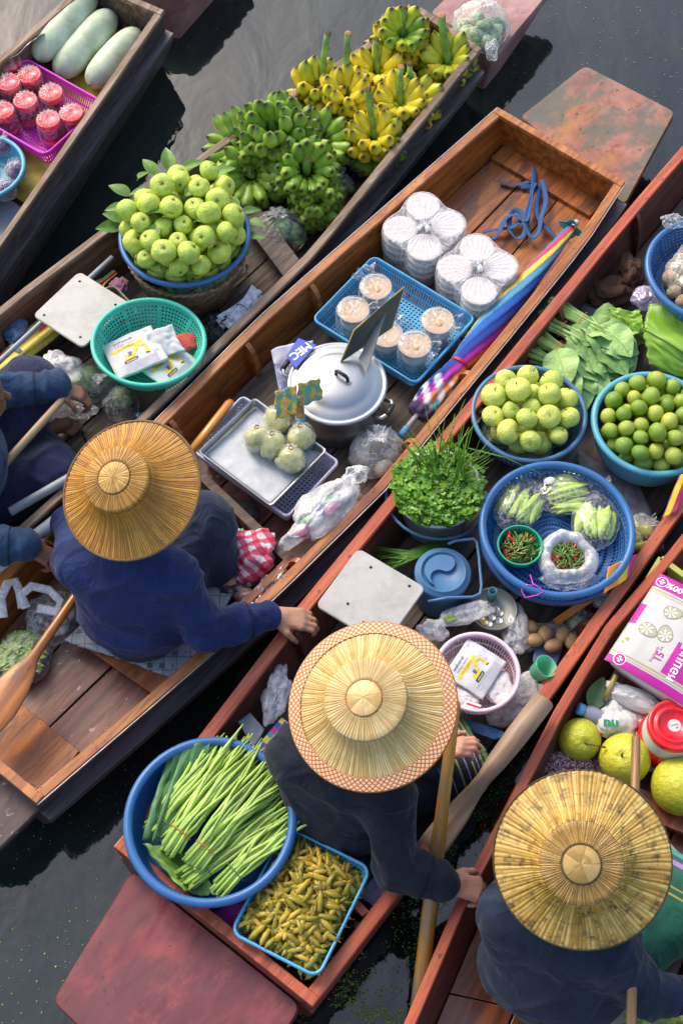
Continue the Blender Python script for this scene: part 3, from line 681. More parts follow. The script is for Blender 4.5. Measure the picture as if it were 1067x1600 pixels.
def excavator(m, o, s, ang, f):
    """small printed picture of a yellow digger"""
    ca, sa = math.cos(ang), math.sin(ang)
    def T(x, y): return (o[0]+s*(x*ca-y*sa), o[1]+s*(x*sa+y*ca))
    patch(m, [T(-1, -.75), T(.1, -.75), T(.2, -.45), T(-.95, -.45)], BLK, f, .0007); patch(m, [T(-.85, -.68), T(0, -.68), T(.05, -.55), T(-.8, -.55)], (.4, .36, .2), f, .0009)
    patch(m, [T(-.8, -.42), T(0, -.42), T(-.05, .02), T(-.75, .05)], YEL, f, .0009); patch(m, [T(-.45, -.2), T(-.1, -.2), T(-.12, .2), T(-.42, .2)], (.1, .12, .25), f, .0011)
    for a, b, w in (((-.1, -.2), (.45, .55), .13), ((.45, .55), (1.05, .35), .11), ((1.05, .35), (1.0, -.25), .10)):
        d = V((b[0]-a[0], b[1]-a[1])).normalized(); q = V((-d.y, d.x))*w
        patch(m, [T(a[0]-q.x, a[1]-q.y), T(b[0]-q.x, b[1]-q.y), T(b[0]+q.x, b[1]+q.y), T(a[0]+q.x, a[1]+q.y)], YEL, f, .0012)
    patch(m, [T(.85, -.2), T(1.2, -.25), T(1.15, -.6), T(.8, -.5)], YEL, f, .0012); patch(m, [T(.86, -.42), T(1.16, -.5), T(1.14, -.6), T(.8, -.5)], BLK, f, .0015)
def printed_pack(label, loc, ang, w, h, seed, group, tilt=(0, 0), pict=True, name='printed_bag_pack'):
    root = thing(name, label, 'bag pack', loc, (tilt[0], tilt[1], ang), group)
    f = lambda x, y: .012*math.cos(x/w*2.4)*math.cos(y/h*2.2)+.004*nz(x*25+seed, y*25)+.0025*abs(nz(x*60, y*60+seed))
    sheet('pack', w, h, f, M_paper, root, th=.012)
    m = MB()
    text_mesh(m, 'ถุงหูหิ้วอย่างดี', h*.075, (-w*.12, h*.36), .0, BLU, f, bold=.0003); text_mesh(m, 'ราคาถูก ทนทาน', h*.07, (-w*.1, h*.27), 0, BLU, f)
    patch(m, [(-w*.40, h*.13), (w*.22, h*.13), (w*.22, h*.22), (-w*.40, h*.22)], YEL, f); text_mesh(m, 'ขนาดใหญ่พิเศษ', h*.062, (-w*.1, h*.175), 0, BLK, f, lift=.0011)
    if pict: excavator(m, (-w*.02, -h*.04), w*.24, 0, f)
    for k in range(7):
        y = -h*(.27+k*.03); patch(m, [(-w*.38+.05*w*(k % 3), y), (w*.36, y), (w*.36, y+h*.008), (-w*.38+.05*w*(k % 3), y+h*.008)], (.30, .28, .5), f)
    text_mesh(m, 'โทร', h*.05, (w*.36, h*.40), 0, BLU, f); patch(m, [(w*.30, -h*.2), (w*.42, -h*.2), (w*.42, h*.1), (w*.30, h*.1)], (.62, .62, .78), f)
    m.build('printing', M_print, root, smooth=False)
    return root
def cyl_between(m, a, b, ra, rb=None, n=12, mi=0, seg=1, flat=1.):
    a, b = V(a), V(b); rb = ra if rb is None else rb; k = 6; m.tube([a.lerp(b, i/k) for i in range(k+1)], [lerp(ra, rb, i/k) for i in range(k+1)], n, mi, flat=flat)
def local_rod(name, label, cat, a, b, profile, mat_, n=14, group=None, parent=None, up=None):
    """rod whose local x runs a->b; profile: list of (t, half width, half height)"""
    a, b = V(a), V(b); d = b-a; L = d.length; q = d.to_track_quat('X', 'Z'); m = MB(); loops = []
    for t_, w_, h_ in profile: loops.append([V((t_*L, w_*math.cos(x), h_*math.sin(x))) for x in [2*PI*k/n for k in range(n)]])
    m.loft(loops[::1]); m.f = [tuple(reversed(f)) for f in m.f]; o = m.build(name, mat_, parent); o.location = a; o.rotation_mode = 'QUATERNION'; o.rotation_quaternion = q
    if parent is None: tag(o, label, cat, group)
    return o
def cutting_board(label, A, B, C, z, th=.012, group=None, holes=((.1, .14), (.86, .14), (.12, .84), (.85, .86))):
    a, b, c = W(*A, z), W(*B, z), W(*C, z); ctr = (a+c)/2; u, w = b-a, c-b; ang = math.atan2(u.y, u.x); la, lb = u.length, w.length
    root = thing('chopping_board', label, 'chopping board', ctr, (0, 0, ang), group); m = MB(); ol = lambda d: rrect(la+2*d, lb+2*d, .022+d, 5)
    m.loft([[V((p[0], p[1], zz)) for p in ol(d)] for d, zz in ((-.003, -th), (0, -th+.003), (0, -.003), (-.003, 0))]); m.build('slab', M_board, root, smooth=False)
    sg = -1 if u.cross(w).z < 0 else 1
    for hx, hy in holes:
        m = MB(); m.lathe([(.0001, .0006), (.0045, .0006), (.0055, .0002)], 14); o = m.build('hole', M_dark, root, smooth=False); o.location = ((hx-.5)*la, (hy-.5)*lb*sg, .0002)
    return root
# ---- fruit prototypes (radius 1)
def round_fruit(name, mat_, lobes=0, flat=.9, dent=.12, stem=True, calyx=False, stemc=None, amp=.03, nip=0):
    def mk():
        def fn(d):
            k = 1+amp*nz(d.x*1.5, d.y*1.5, d.z*1.5); a = math.atan2(d.y, d.x); k -= dent*max(0, d.z)**14*1.6+dent*max(0, -d.z)**12
            if lobes: k += .03*math.cos(lobes*a)*(1-abs(d.z))
            if nip: k += nip*max(0, d.z)**30
            return k
        m = MB(); m.add(*blob((0, 0, 0), (1, 1, flat), (20, 14), fn)); o = m.build(name, mat_)
        if stem:
            m = MB(); z0 = flat*(1-dent*1.6)
            m.tube([(0, 0, z0-.03), (.02, .01, z0+.14), (.08, .03, z0+.30)], [.045, .035, .045], 6)
            if calyx:
                for k in range(5): a = k*1.256; m.add([(0, 0, z0+.02), (math.cos(a-.4)*.13, math.sin(a-.4)*.13, z0+.03), (math.cos(a)*.24, math.sin(a)*.24, z0+.1), (math.cos(a+.4)*.13, math.sin(a+.4)*.13, z0+.03)], [(0, 1, 2, 3)])
            m.build('stem', stemc or M_stem, o)
        return o
    return mk
def bg_plastic(): pass
# ================================================================ BOAT A
rng = random.Random(11)
M_yel = plain('yellow_oilcloth', (.42, .34, .03), .5, .35, ns=7, c2=(.62, .50, .06), dirt=.35)
pxsheet('yellow_mat', 'worn yellow oilcloth spread under the winter melons', 'mat', [(118, 28), (226, 50), (46, 322), (-110, 215)], .145, M_yel, .004)
pxsheet('metal_sheet', 'pale grey metal sheet at the near end of the yellow oilcloth', 'sheet', [(-110, 218), (42, 330), (-20, 420), (-190, 320)], .142, plain('pale_metal', (.45, .5, .56), .4, .1, metal=.4), .003)
pxsheet('folded_cloth', 'yellow and white cloth draped over the gunwale beside the melons', 'cloth', [(95, 38), (68, 52), (16, 92), (58, 62)], (.2, .35, .35, .2), M_col, .01, cfn=lambda u, v: (.72, .55, .03) if u < .55 else (.6, .6, .55))
M_mel = plain('waxy_melon_skin', (.40, .50, .30), .55, .18, ns=11, c2=(.58, .64, .48), bump=.15)
for (a, b, r, lb) in (((62, 86), (142, -8), .072, 'pale green winter melon lying farthest left of the three'), ((96, 112), (172, 28), .076, 'pale green winter melon lying in the middle of the three'), ((146, 126), (212, 54), .068, 'pale green winter melon lying nearest the right gunwale, shortest of the three')):
    zm = .27 if r == .072 else .215; A, B = W(*a, zm), W(*b, zm); d = B-A; L = d.length/2+.03; m = MB(); m.lathe([(r*max(.004, (1-abs(x)**3.2))**.5*(1+.03*nz(x*2, r*90)), x*L) for x in [-1+2*k/26 for k in range(27)]], 28, fn=lambda a_, rr, z, j: (rr*(1+.012*nz(math.cos(a_)*2, math.sin(a_)*2, z*14)), z))
    o = m.build('winter_melon', M_mel); o.location = (A+B)/2+V((0, 0, r-.07)); o.rotation_mode = 'QUATERNION'; o.rotation_quaternion = d.to_track_quat('Z', 'X'); tag(o, lb, 'melon', 'winter melons')
    m = MB(); m.tube([(0, 0, L-.004), (.006, 0, L+.018), (.012, .004, L+.03)], [.006, .005, .006], 6); m.build('stalk', M_stem, o)
cr, la, lb_, ang, ctr = crate('plastic_basket', 'magenta rectangular basket holding red capped jars', 'basket', (32, 88), (152, 156), (80, 246), .275, .10, M_mag, step=.006)
M_jarb = plain('dark_red_paste', (.16, .015, .03), .25, .3, ns=30, coat=.6)
jars = [(14, 128), (46, 116), (40, 156), (80, 144), (76, 186), (112, 176), (4, 172), (-22, 140), (14, 96)]
for i, (x, y) in enumerate(jars):
    top = .305; r = .049; c = W(x, y, top); root = thing('jar', 'bagged jar of dark paste with a red lid in the magenta basket', 'jar', (c.x, c.y, .187), (0, 0, rng.random()*6), 'red lidded jars in the magenta basket')
    H = top-.187
    m = MB(); m.lathe([(.001, 0), (r*.9, 0), (r*.96, .01), (r*.96, H-.03), (r*.9, H-.02)], 28); m.build('glass', M_jarb, root)
    m = MB(); m.lathe([(r*1.0, H-.028), (r*1.04, H-.026), (r*1.04, H-.003), (r*1.0, H), (r*.88, H), (r*.84, H-.003), (.001, H-.002)], 32); m.build('lid', M_red, root)
    m = MB(); m.lathe([(r*1.01, .012), (r*1.03, .014), (r*1.03, .03), (r*1.01, .032)], 28); m.build('base_ring', M_red, root)
    m = MB(); ph = rng.random()*6
    def fb(a_, rr, z, j): return rr+(.004*math.cos(a_*17+ph)*(j > 2)*rr/.05)+.003*nz(math.cos(a_)*3+i, math.sin(a_)*3, z*30), z+.002*math.cos(a_*17+ph)*(j > 2)
    m.lathe([(r*1.06, 0), (r*1.12, .03), (r*1.10, H-.01), (r*1.0, H+.005), (r*.6, H+.008), (r*.25, H+.010), (.006, H+.016), (.008, H+.022), (.022, H+.04)], 60, fn=fb); m.build('bag', M_clear, root)
    if i == 4:
        m = MB(); m.grid(9, 4, lambda u, v: V((math.cos(-1.9+u*.9)*r*1.0, math.sin(-1.9+u*.9)*r*1.0, .05+v*.028))); m.v = [tuple(V(p)+V((p[0], p[1], 0))*.03) for p in m.v]; m.build('paper_label', M_paper, root)
bowlA = basin('plastic_bowl', 'blue plastic bowl of purple bagged produce at left edge of photo', 'bowl', -28, 262, .27, .172, .09, .11, M_aqua, perf=0)
M_pur = plain('dark_purple_berries', (.09, .02, .07), .5, .4, ns=70, c2=(.2, .08, .18), bump=.8, bd=.003)
for i, (x, y) in enumerate(((6, 222), (24, 262), (8, 292), (-28, 240), (-22, 284))):
    c = W(x, y, .25); root = thing('berry_bag', 'knotted clear bag of purple produce in the blue bowl', 'bag', (c.x, c.y, .20), (0, 0, i), 'purple bags in the blue bowl')
    m = MB(); m.add(*blob((0, 0, .035), (.042, .042, .034), (24, 16), lambda d: 1+.06*nz(d.x*6+i, d.y*6, d.z*6))); m.build('contents', M_pur, root)
    pouch(.046, .078, i+40, ears=3, pl=22, neck=.006, earl=.025, amp=.08).build('film', M_haze, root)
# ================================================================ BOAT B
# bananas
def banana(L=.142, r=.0295, seed=0):
    m = MB(); n = 7; K = 11; pts = []; rad = []; cols = []
    for k in range(K):
        t_ = k/(K-1); a = t_*1.15; pts.append(V((math.sin(a)*L*.82, 0, (1-math.cos(a))*L*.82)))
        rad.append(r*(.30 if t_ == 0 else .40 if k == 1 else .88 if k == 2 else 1.0 if k < 7 else .97 if k == 7 else .84 if k == 8 else .50 if k == 9 else .20))
        cols.append((.75, .85, .5) if k < 2 else (.08, .06, .05) if k >= 10 else (.78, .76, .6) if k == 9 else (1, 1, 1))
    m.tube(pts, rad, 6, cols=cols, up=(0, 1, 0)); return m
def ban_mat(name, c1, c2, spot):
    t = NT(name); vc = t.new('VertexColor', layer_name='col').outputs[0]; f = t.noise(16, 4); b = t.ramp(f, [(.3, c1), (.72, c2)])
    oi = t.new('ObjectInfo').outputs['Random']; b = t.mix(1, b, t.ramp(oi, [(0, (.7, .78, .6)), (.5, (1, 1, 1)), (1, (1.15, 1.12, .95))]), 'MULTIPLY')
    b = t.mix(t.ramp(t.noise(90, 3, .7), [(.62, 0.), (.72, spot)]), b, (.10, .06, .02)); b = t.mix(1, b, vc, 'MULTIPLY')
    t.P(Base_Color=b, Roughness=.42, Subsurface_Weight=.06, Subsurface_Scale=.01); t.bump(t.noise(40, 3), .15, .002); return t.mat
M_bg = ban_mat('green_banana_skin', (.19, .34, .035), (.34, .50, .07), .2); M_by = ban_mat('yellow_banana_skin', (.72, .56, .02), (.88, .72, .06), .6); M_bm = ban_mat('half_ripe_banana_skin', (.45, .50, .03), (.68, .64, .06), .4)
ban_me = {}
for k, mm in (('g', M_bg), ('y', M_by), ('m', M_bm)):
    o = banana().build('banana', mm, smooth=True); ban_me[k] = o.data; bpy.data.objects.remove(o)
M_stalk = plain('green_banana_stalk', (.13, .27, .04), .5, .3, ns=20, c2=(.22, .38, .07)); M_cut = plain('cut_stalk_end', (.40, .20, .08), .8, .3, ns=60)
M_cutd = plain('dried_stalk_end', (.10, .06, .035), .85, .3, ns=60)
def bunch(label, px, py, z, tiers, kinds, lean=(0, 0), stalk=.12, sr=.016, spin=0, cut=M_cutd, group='banana bunches', arc=(0, 2*PI), scale=1.):
    rg = random.Random(int(px*7+py)); tiers = [(n+2, zz, el, ex) for n, zz, el, ex in tiers]+[(tiers[0][0]+1, tiers[0][1]-.035, tiers[0][2]-.35, tiers[0][3])]; kinds = list(kinds)+[kinds[0]]; c = W(px, py, z); root = thing('banana_bunch', label, 'banana bunch', c, (lean[0], lean[1], 0), group)
    m = MB(); stalk *= 1.25; pts = [V((.006*math.sin(k*.9), .004*math.cos(k)+.6*max(0, -.05+(stalk+.05)*k/6), -.05+(stalk+.05)*k/6)) for k in range(7)]
    m.tube(pts, [sr*.9, sr, sr*.95, sr*.92, sr*.9, sr*.9, sr*.92], 10)
    for q in (.35, .7): p = pts[2].lerp(pts[-1], q); m.lathe([(sr*.9, -.004), (sr*1.1, 0), (sr*.9, .004)], 10, Matrix.Translation(p))
    m.build('stalk', M_stalk, root)
    m = MB(); m.lathe([(sr*.9, -.001), (sr*.97, .003), (sr*.8, .006), (.001, .005)], 12, Matrix.Translation(pts[-1])); m.build('cut_end', cut, root)
    for ti, (n, zz, el, ex) in enumerate(tiers):
        for k in range(n):
            a = arc[0]+(arc[1]-arc[0])*(k+.5*(ti % 2)+rg.uniform(-.15, .15))/n+spin; kd = kinds[ti] if isinstance(kinds[ti], str) and len(kinds[ti]) == 1 else rg.choice(kinds[ti])
            o = bpy.data.objects.new('banana', ban_me[kd]); SC.collection.objects.link(o); o.parent = root
            R_ = Matrix.Rotation(a, 3, 'Z') @ Matrix.Rotation(-(el+rg.uniform(-.08, .08)), 3, 'Y') @ Matrix.Rotation(rg.uniform(-.25, .25), 3, 'X')
            o.rotation_euler = R_.to_euler(); d = V((math.cos(a), math.sin(a), 0)); s = scale*rg.uniform(.88, 1.08); o.scale = (s, s, s)
            o.location = d*ex+V((0, 0, zz+rg.uniform(-.006, .006)))
    return root
up = R(-12)
bunch('ripening yellow bunch at far end of boat, standing nearest the wrapped bag', 626, 62, .33, [(12, -.03, -.15, .02), (11, .0, .05, .018), (9, .035, .35, .015)], ['y', 'y', 'gm'], (R(22), R(6)), .10, .017)
bunch('brown spotted yellow bunch with stout bent stalk against the far right gunwale', 698, 100, .27, [(11, -.03, -.1, .02), (9, .01, .2, .018)], ['m', 'ym'], (R(16), R(-8)), .15, .019, cut=M_cut)
bunch('yellow bunch with tall pink-tipped stalk beside left gunwale', 538, 158, .29, [(12, -.03, -.05, .025), (11, .01, .2, .02), (7, .04, .5, .018)], ['y', 'y', 'y'], (R(12), R(4)), .20, .015, cut=M_cut)
bunch('small yellow bunch with leaning green stalk overhanging left gunwale', 497, 142, .30, [(7, -.02, .1, .02), (6, .015, .35, .018)], ['y', 'ym'], (R(10), R(12)), .17, .015)
bunch('yellow bunch with black stalk top behind the pink-tipped stalk', 588, 118, .27, [(10, -.02, -.05, .02), (8, .02, .25, .018)], ['y', 'y'], (R(14), R(0)), .11, .014)
bunch('yellow bunch with two green stalks side by side in middle of boat', 622, 168, .28, [(11, -.02, 0, .022), (9, .02, .25, .018)], ['ym', 'y'], (R(12), R(4)), .12, .015, cut=M_cut)
bunch('small ripe bunch in front of right gunwale, dark tipped', 646, 166, .25, [(10, -.02, -.15, .02), (8, .015, .1, .018)], ['y', 'm'], (R(14), R(-6)), .13, .013)
bunch('half green half yellow bunch with ringed green stalk next to the green bananas', 584, 222, .28, [(12, -.04, -.25, .025), (9, .0, .1, .02), (7, .03, .4, .018)], ['g', 'ym', 'y'], (R(14), R(-6)), .16, .015)
bunch('largest green bunch with orange cut ends, on top of the green pile', 432, 212, .37, [(17, -.06, -.25, .05), (16, -.02, .05, .05), (14, .02, .35, .04), (8, .04, .7, .03)], ['g', 'g', 'g', 'g'], (R(18), R(-10)), .055, .024, cut=M_cut, scale=1.12)
bunch('green bunch with orange cut end below the largest green bunch', 478, 268, .35, [(14, -.05, -.3, .035), (13, -.01, .1, .035), (9, .02, .45, .03)], ['g', 'g', 'g'], (R(34), R(10)), .05, .02, cut=M_cut)
bunch('dark green bunch leaning over the left gunwale beside the guava tray', 372, 226, .33, [(12, -.04, -.2, .03), (11, .0, .1, .03)], ['g', 'g'], (R(16), R(-26)), .02, .018)
bunch('green bunch whose fruit tips hang towards the guava basket', 392, 272, .29, [(13, -.04, -.3, .03), (11, .0, .05, .03)], ['g', 'g'], (R(34), R(-10)), .01, .018)
bunch('lowest green bunch, tips facing out over the dark produce bag', 496, 316, .26, [(12, -.03, -.1, .02), (11, .0, .3, .02), (7, .02, .7, .012)], ['g', 'g', 'g'], (R(38), R(4)), .01, .014, scale=.88)
bunch('green bunch wedged between the largest bunch and the yellow ones', 500, 222, .29, [(12, -.03, -.15, .03), (9, .0, .2, .03)], ['g', 'g'], (R(16), R(14)), .01, .016)
# dark bagged greens beside the bananas
def filled_bag(name, label, cat, px, py, z0, r, seed, lumps, film_=None, ears=2, pl=18, h=None, group=None, amp=.06, rot=0, earl=.04, sq=(1, 1)):
    c = W(px, py, z0+ (h or r)*.5); h = h or r*1.5; root = thing(name, label, cat, (c.x, c.y, z0), (0, 0, rot), group); rg = random.Random(seed)
    for (nm, mat_, n, lr, sh) in lumps:
        m = MB()
        for _ in range(n):
            a = rg.random()*6.28; q = math.sqrt(rg.random())*r*.72; v_, f_ = blob((math.cos(a)*q*sq[0], math.sin(a)*q*sq[1], lr*sh+rg.random()*h*.38*(1-q/r)), (lr*rg.uniform(.8, 1.2), lr*rg.uniform(.7, 1.1), lr*sh), (12, 8), lambda d: 1+.15*nz(d.x*2+seed, d.y*2, d.z*2)); m.add(v_, f_)
        m.build(nm, mat_, root)
    pouch(r, h, seed, ears, pl, neck=.012, amp=amp, sx=sq[0], sy=sq[1], earl=earl).build('film', film_ or M_film, root); return root
M_dg = plain('dark_greens', (.03, .09, .03), .5, .5, ns=30, c2=(.09, .2, .05), bump=.6, bd=.004); M_lg = plain('pale_cabbage', (.35, .50, .18), .5, .25, ns=12, c2=(.58, .68, .38), bump=.3); M_rd = plain('red_bits', (.45, .03, .04), .45)
M_mixc = plain('chopped_greens', (.12, .28, .06), .5, .4, ns=40, c2=(.35, .45, .2), bump=.5)
filled_bag('produce_bag', 'dark clear bag of leafy greens beside the green bananas', 'bag', 440, 362, .14, .105, 3, [('greens', M_dg, 16, .04, .6), ('red_pieces', M_rd, 5, .012, 1)], pl=40, amp=.1, ears=3, earl=.03)
filled_bag('produce_bag', 'small dark clear bag tucked under the lowest green bunch', 'bag', 530, 290, .14, .06, 4, [('greens', M_dg, 7, .03, .7)], pl=30, ears=2)
filled_bag('produce_bag', 'big wrapped clear bag of mixed vegetables on the boat deck at top of photo', 'bag', 752, 42, DZ, .125, 6, [('vegetables', M_mixc, 22, .035, .7), ('red_pieces', M_rd, 8, .018, .8), ('dark_greens', M_dg, 12, .03, .8), ('cabbage', M_lg, 4, .04, .8)], film_=M_haze, pl=26, ears=3, earl=.06)
crumpled('plastic_wrap', 'loose tail of clear wrap hanging off the boat deck at top of photo', 'wrap', 768, 78, .30, (.03, .05, .04), 3, M_haze)
# guava basket
cb = W(289, 367, .43); bz = .345
wr = thing('wicker_basket', 'round brown wicker basket carrying the blue guava tray', 'basket', (cb.x, cb.y, FZ), (0, 0, 0))
m = MB(); n = 120
def wv(a, r, z, j): return r+.0032*math.cos(a*30+PI*(j % 2)), z
m.lathe([(.02, .002)]+[(lerp(.17, .232, (k/30)**.7), .004+(bz-FZ-.01)*k/30) for k in range(31)], n, fn=wv); m.build('weave', M_wick, wr, solid=.004)
m = MB()
for s_ in range(2):
    rim_tube(m, .232, bz-FZ, .006, 96, fn=lambda a: V((math.cos(a)*(.233+.004*math.cos(a*24+s_*PI)), math.sin(a)*(.233+.004*math.cos(a*24+s_*PI)), bz-FZ+.004*math.sin(a*24+s_*PI))))
rim_tube(m, .226, bz-FZ-.02, .004); m.build('braided_rim', M_wick, wr)
for an in (R(-28), R(152)):
    m = MB(); d = V((math.cos(an), math.sin(an), 0)); s_ = V((-math.sin(an), math.cos(an), 0)); pts = [d*(.235+.035*math.sin(k/8*PI))+s_*(-.06+.12*k/8)+V((0, 0, bz-FZ-.03+.03*math.sin(k/8*PI))) for k in range(9)]; m.tube(pts, .007, 7); m.build('handle', M_wick, wr)
for i, (x, y, r_, mm) in enumerate(((230, 440, .05, M_dg), (275, 462, .055, M_dg), (330, 462, .05, M_mixc), (360, 445, .04, M_lg), (205, 415, .04, M_dg))):
    c = W(x, y, .30); crumpled('leaf_wrap', ['crumpled dark leafy greens packed in the wicker basket under the tray', 'crumpled dark leafy greens packed in the wicker basket under the tray', 'chopped green leaves showing at the near side of the wicker basket', 'pale cabbage leaves beside the wicker basket handle', 'crumpled dark leafy greens packed in the wicker basket under the tray'][i], 'greens', 0, 0, 0, (r_, r_, .03), i+20, mm, group='greens stuffed in the wicker basket', loc=V((cb.x, cb.y, c.z))+(c-V((cb.x, cb.y, c.z)))*.78)
basin('plastic_tray', 'round blue tray heaped with guavas on the wicker basket', 'tray', 289, 367, .43, .245, .065, .19, M_blue, perf=0, rimr=.011, flare=.8)
m = MB(); m.grid(61, 6, lambda u, v: V((math.cos(u*2*PI)*(.17+.058*v+.01*nz(u*9, v)), math.sin(u*2*PI)*(.17+.058*v+.01*nz(u*9, v)), .015+.065*v+.012*nz(u*7+3, v*1.5)*v))); o = m.build('leaf_liner', M_bleaf, solid=.0012); o.location = (cb.x, cb.y, .37); tag(o, 'banana leaf liner under the guavas on the blue tray', 'leaf')
def guava_mat(name, c1, c2):
    t = NT(name); f = t.noise(2.2, 4); b = t.ramp(f, [(.3, c1), (.7, c2)]); b = t.mix(t.ramp(t.noise(9, 6, .7), [(.6, 0.), (.8, .35)]), b, (.25, .22, .04)); oi = t.new('ObjectInfo').outputs['Random']
    b = t.mix(1, b, t.ramp(oi, [(0, (.82, .9, .8)), (1, (1.08, 1.04, .95))]), 'MULTIPLY'); t.P(Base_Color=b, Roughness=.36, Subsurface_Weight=.12, Subsurface_Scale=.02, Subsurface_Radius=(1, 1, .3)); t.bump(t.noise(5, 5, .6), .35, .03); return t.mat
M_gua = guava_mat('guava_skin', (.47, .60, .07), (.68, .76, .16)); M_gua2 = guava_mat('pale_guava_skin', (.54, .62, .10), (.68, .72, .19))
P, rr = pile(86, .0425, .205, .243, .08, 3)
heap('guava', 'pale green guava in the leafy heap on the round blue tray', 'guavas on the blue tray', 'guava', round_fruit('guava', M_gua, 5, .92, .16, True, True, amp=.07), P, rr, (cb.x, cb.y, .372), rng, upright=.7)
pr = leafmesh(.075, .021, .5, .3, stalk=.012).build('guava_leaf', M_leaf)
lp = [(205, 268, 60), (238, 262, 130), (262, 255, 100), (285, 250, 30), (338, 262, 20), (190, 300, 150), (178, 345, 170), (175, 355, 200), (238, 352, 250), (218, 340, 200), (258, 395, 260), (310, 345, 30), (325, 318, 80), (345, 372, 30), (350, 400, 280), (405, 345, -30), (370, 405, -10), (322, 420, 250), (240, 415, 240), (300, 385, 60), (225, 290, 200), (262, 330, 160), (290, 300, 40), (330, 300, 130), (215, 375, 230), (280, 420, 290), (355, 350, 10), (392, 330, 20), (402, 372, -20), (250, 285, 70), (182, 320, 190), (335, 398, 200)]
for i, (x, y, a) in enumerate(lp):
    x, y = lerp(x, 289, .14), lerp(y, 345, .14); R0 = (W(x, y, .55)-V((cb.x, cb.y, .55))).length; z = .62-.17*min(1.3, (R0/.2)**2)
    o = pr if i == 0 else dup(pr); put(o, W(x, y, z), (rng.uniform(-.4, .4), rng.uniform(-.5, .2), R(a)), rng.uniform(1.0, 1.45)); tag(o, 'loose dark green leaf stuck among the guavas on the tray', 'leaf', 'leaves among the guavas')
# board, tub, colander
cutting_board('square white board with four screw holes lying left of the teal colander', (54, 490), (127, 421), (200, 475), .37)
c = W(172, 520, .2); bt = thing('plastic_tub', 'olive tub with a yellow paint splash under the left white board', 'tub', (c.x, c.y, FZ), (0, 0, .7)); m = MB()
m.loft([[V((p[0], p[1], z)) for p in rrect(.2+d, .17+d, .03)] for d, z in ((-.03, 0), (0, .2), (.004, .21))], caps=False); m.loft([[V((p[0], p[1], .01)) for p in rrect(.17, .14, .03)]], caps=True) if 0 else None
m.build('side', plain('olive_plastic', (.20, .18, .11), .5, .25, ns=12, dirt=.4, c2=(.3, .27, .16)), bt, solid=.004); m = MB(); m.loft([[V((p[0], p[1], z)) for p in rrect(.168, .138, .03)] for z in (.001, .006)]); m.build('bottom', M_dark, bt)
m = MB(); m.add(*blob((.02, -.0855, .11), (.02, .003, .03), (10, 8), lambda d: 1+.4*nz(d.x*3, 0, d.z*3))); m.build('paint_splash', plain('yellow_paint', (.7, .42, .02), .5), bt)
col = basin('colander', 'teal green plastic colander holding printed bag packs', 'colander', 233, 534, .40, .205, .125, .13, M_teal, tilt=(R(-4), R(3)), rimr=.009, K=90, flare=.75)
cc = W(233, 545, .31)
printed_pack('flat printed pack showing a whole yellow digger, in the teal colander', W(211, 551, .35), R(26), .205, .185, 1, 'printed packs in the colander', (R(-6), R(-4)))
printed_pack('printed pack lowest in the teal colander, its yellow bar to the right', W(266, 572, .325), R(52), .18, .155, 2, 'printed packs in the colander', (R(4), R(6)))
pxsheet('plastic_sheet', 'plain white crumpled pack standing behind the printed packs in the colander', 'pack', [(228, 522), (268, 505), (290, 552), (240, 560)], (.37, .38, .35, .34), M_paper, .014, 14, th=.006)
crumpled('cloth', 'red cloth bundle against the right wall of the teal colander', 'cloth', 290, 534, .325, (.05, .04, .014), 8, plain('coral_cloth', (.62, .09, .06), .8), amp=.2)
# cabbages in bags, loose wraps
filled_bag('cabbage_bag', 'clear bag with a whole pale green cabbage left of the colander', 'bag', 150, 606, .13, .085, 12, [('cabbage', M_lg, 1, .055, 1.0), ('second_cabbage', M_lg, 1, .05, 1.0)], pl=20, ears=2, earl=.07)
filled_bag('cabbage_bag', 'darker clear bag with a small green cabbage under the colander rim', 'bag', 190, 634, .13, .07, 13, [('cabbage', M_mixc, 2, .04, .9)], pl=20, ears=1, earl=.04)
crumpled('plastic_wrap', 'milky crumpled bag between the umbrella tie and the cabbage', 'wrap', 92, 578, .28, (.10, .075, .05), 14, M_milk, amp=.4)
crumpled('plastic_wrap', 'clear crumpled bag hanging beside the blue sleeve cuff', 'wrap', 78, 628, .26, (.06, .08, .045), 15, M_milk, amp=.45)
crumpled('plastic_wrap', 'clear crumpled bag on the floor just above the bare foot', 'wrap', 126, 640, .2, (.06, .045, .03), 16, M_film, amp=.45)
filled_bag('plastic_bag', 'black glossy bag wedged between colander and right gunwale', 'bag', 344, 520, .14, .075, 17, [('contents', M_blk, 3, .04, 1)], film_=plain('black_bag_film', (.035, .04, .05), .22, .3, bump=.6, bd=.006), pl=16, ears=2)
# rolled papers tied with a green band
rp = thing('paper_bundle', 'tied bundle of rolled printed papers behind the colander', 'papers', W(382, 488, .26), (0, 0, 0), None); M_ppr = plain('printed_newsprint', (.50, .52, .60), .7, .25, ns=45, c2=(.74, .74, .78))
for k in range(9):
    a = R(52+rng.uniform(-16, 16)); off = V((rng.uniform(-.035, .035), rng.uniform(-.03, .02), rng.uniform(-.03, .03))); d = V((math.cos(a), math.sin(a), .1)); w_ = rng.uniform(.012, .02); m = MB(); s_ = V((-math.sin(a), math.cos(a), .3)).normalized()
    m.grid(8, 5, lambda u, v: off+d*(u-.5)*.17+s_*(v-.5)*w_*2*(1+.3*abs(u-.5)*2)+V((0, 0, .006*math.sin(v*9)+.004*nz(u*5, v*5, k)))); m.build('paper_roll', M_ppr, rp, solid=.0015)
m = MB(); d = V((math.cos(R(52)), math.sin(R(52)), .1)); m.tube([V((0, 0, 0))+V((-math.sin(R(52)), math.cos(R(52)), 0))*.042*math.cos(q)+V((0, 0, .04))*math.sin(q) for q in [2*PI*k/14 for k in range(15)]], .0022, 5); m.build('band', M_dleaf, rp)
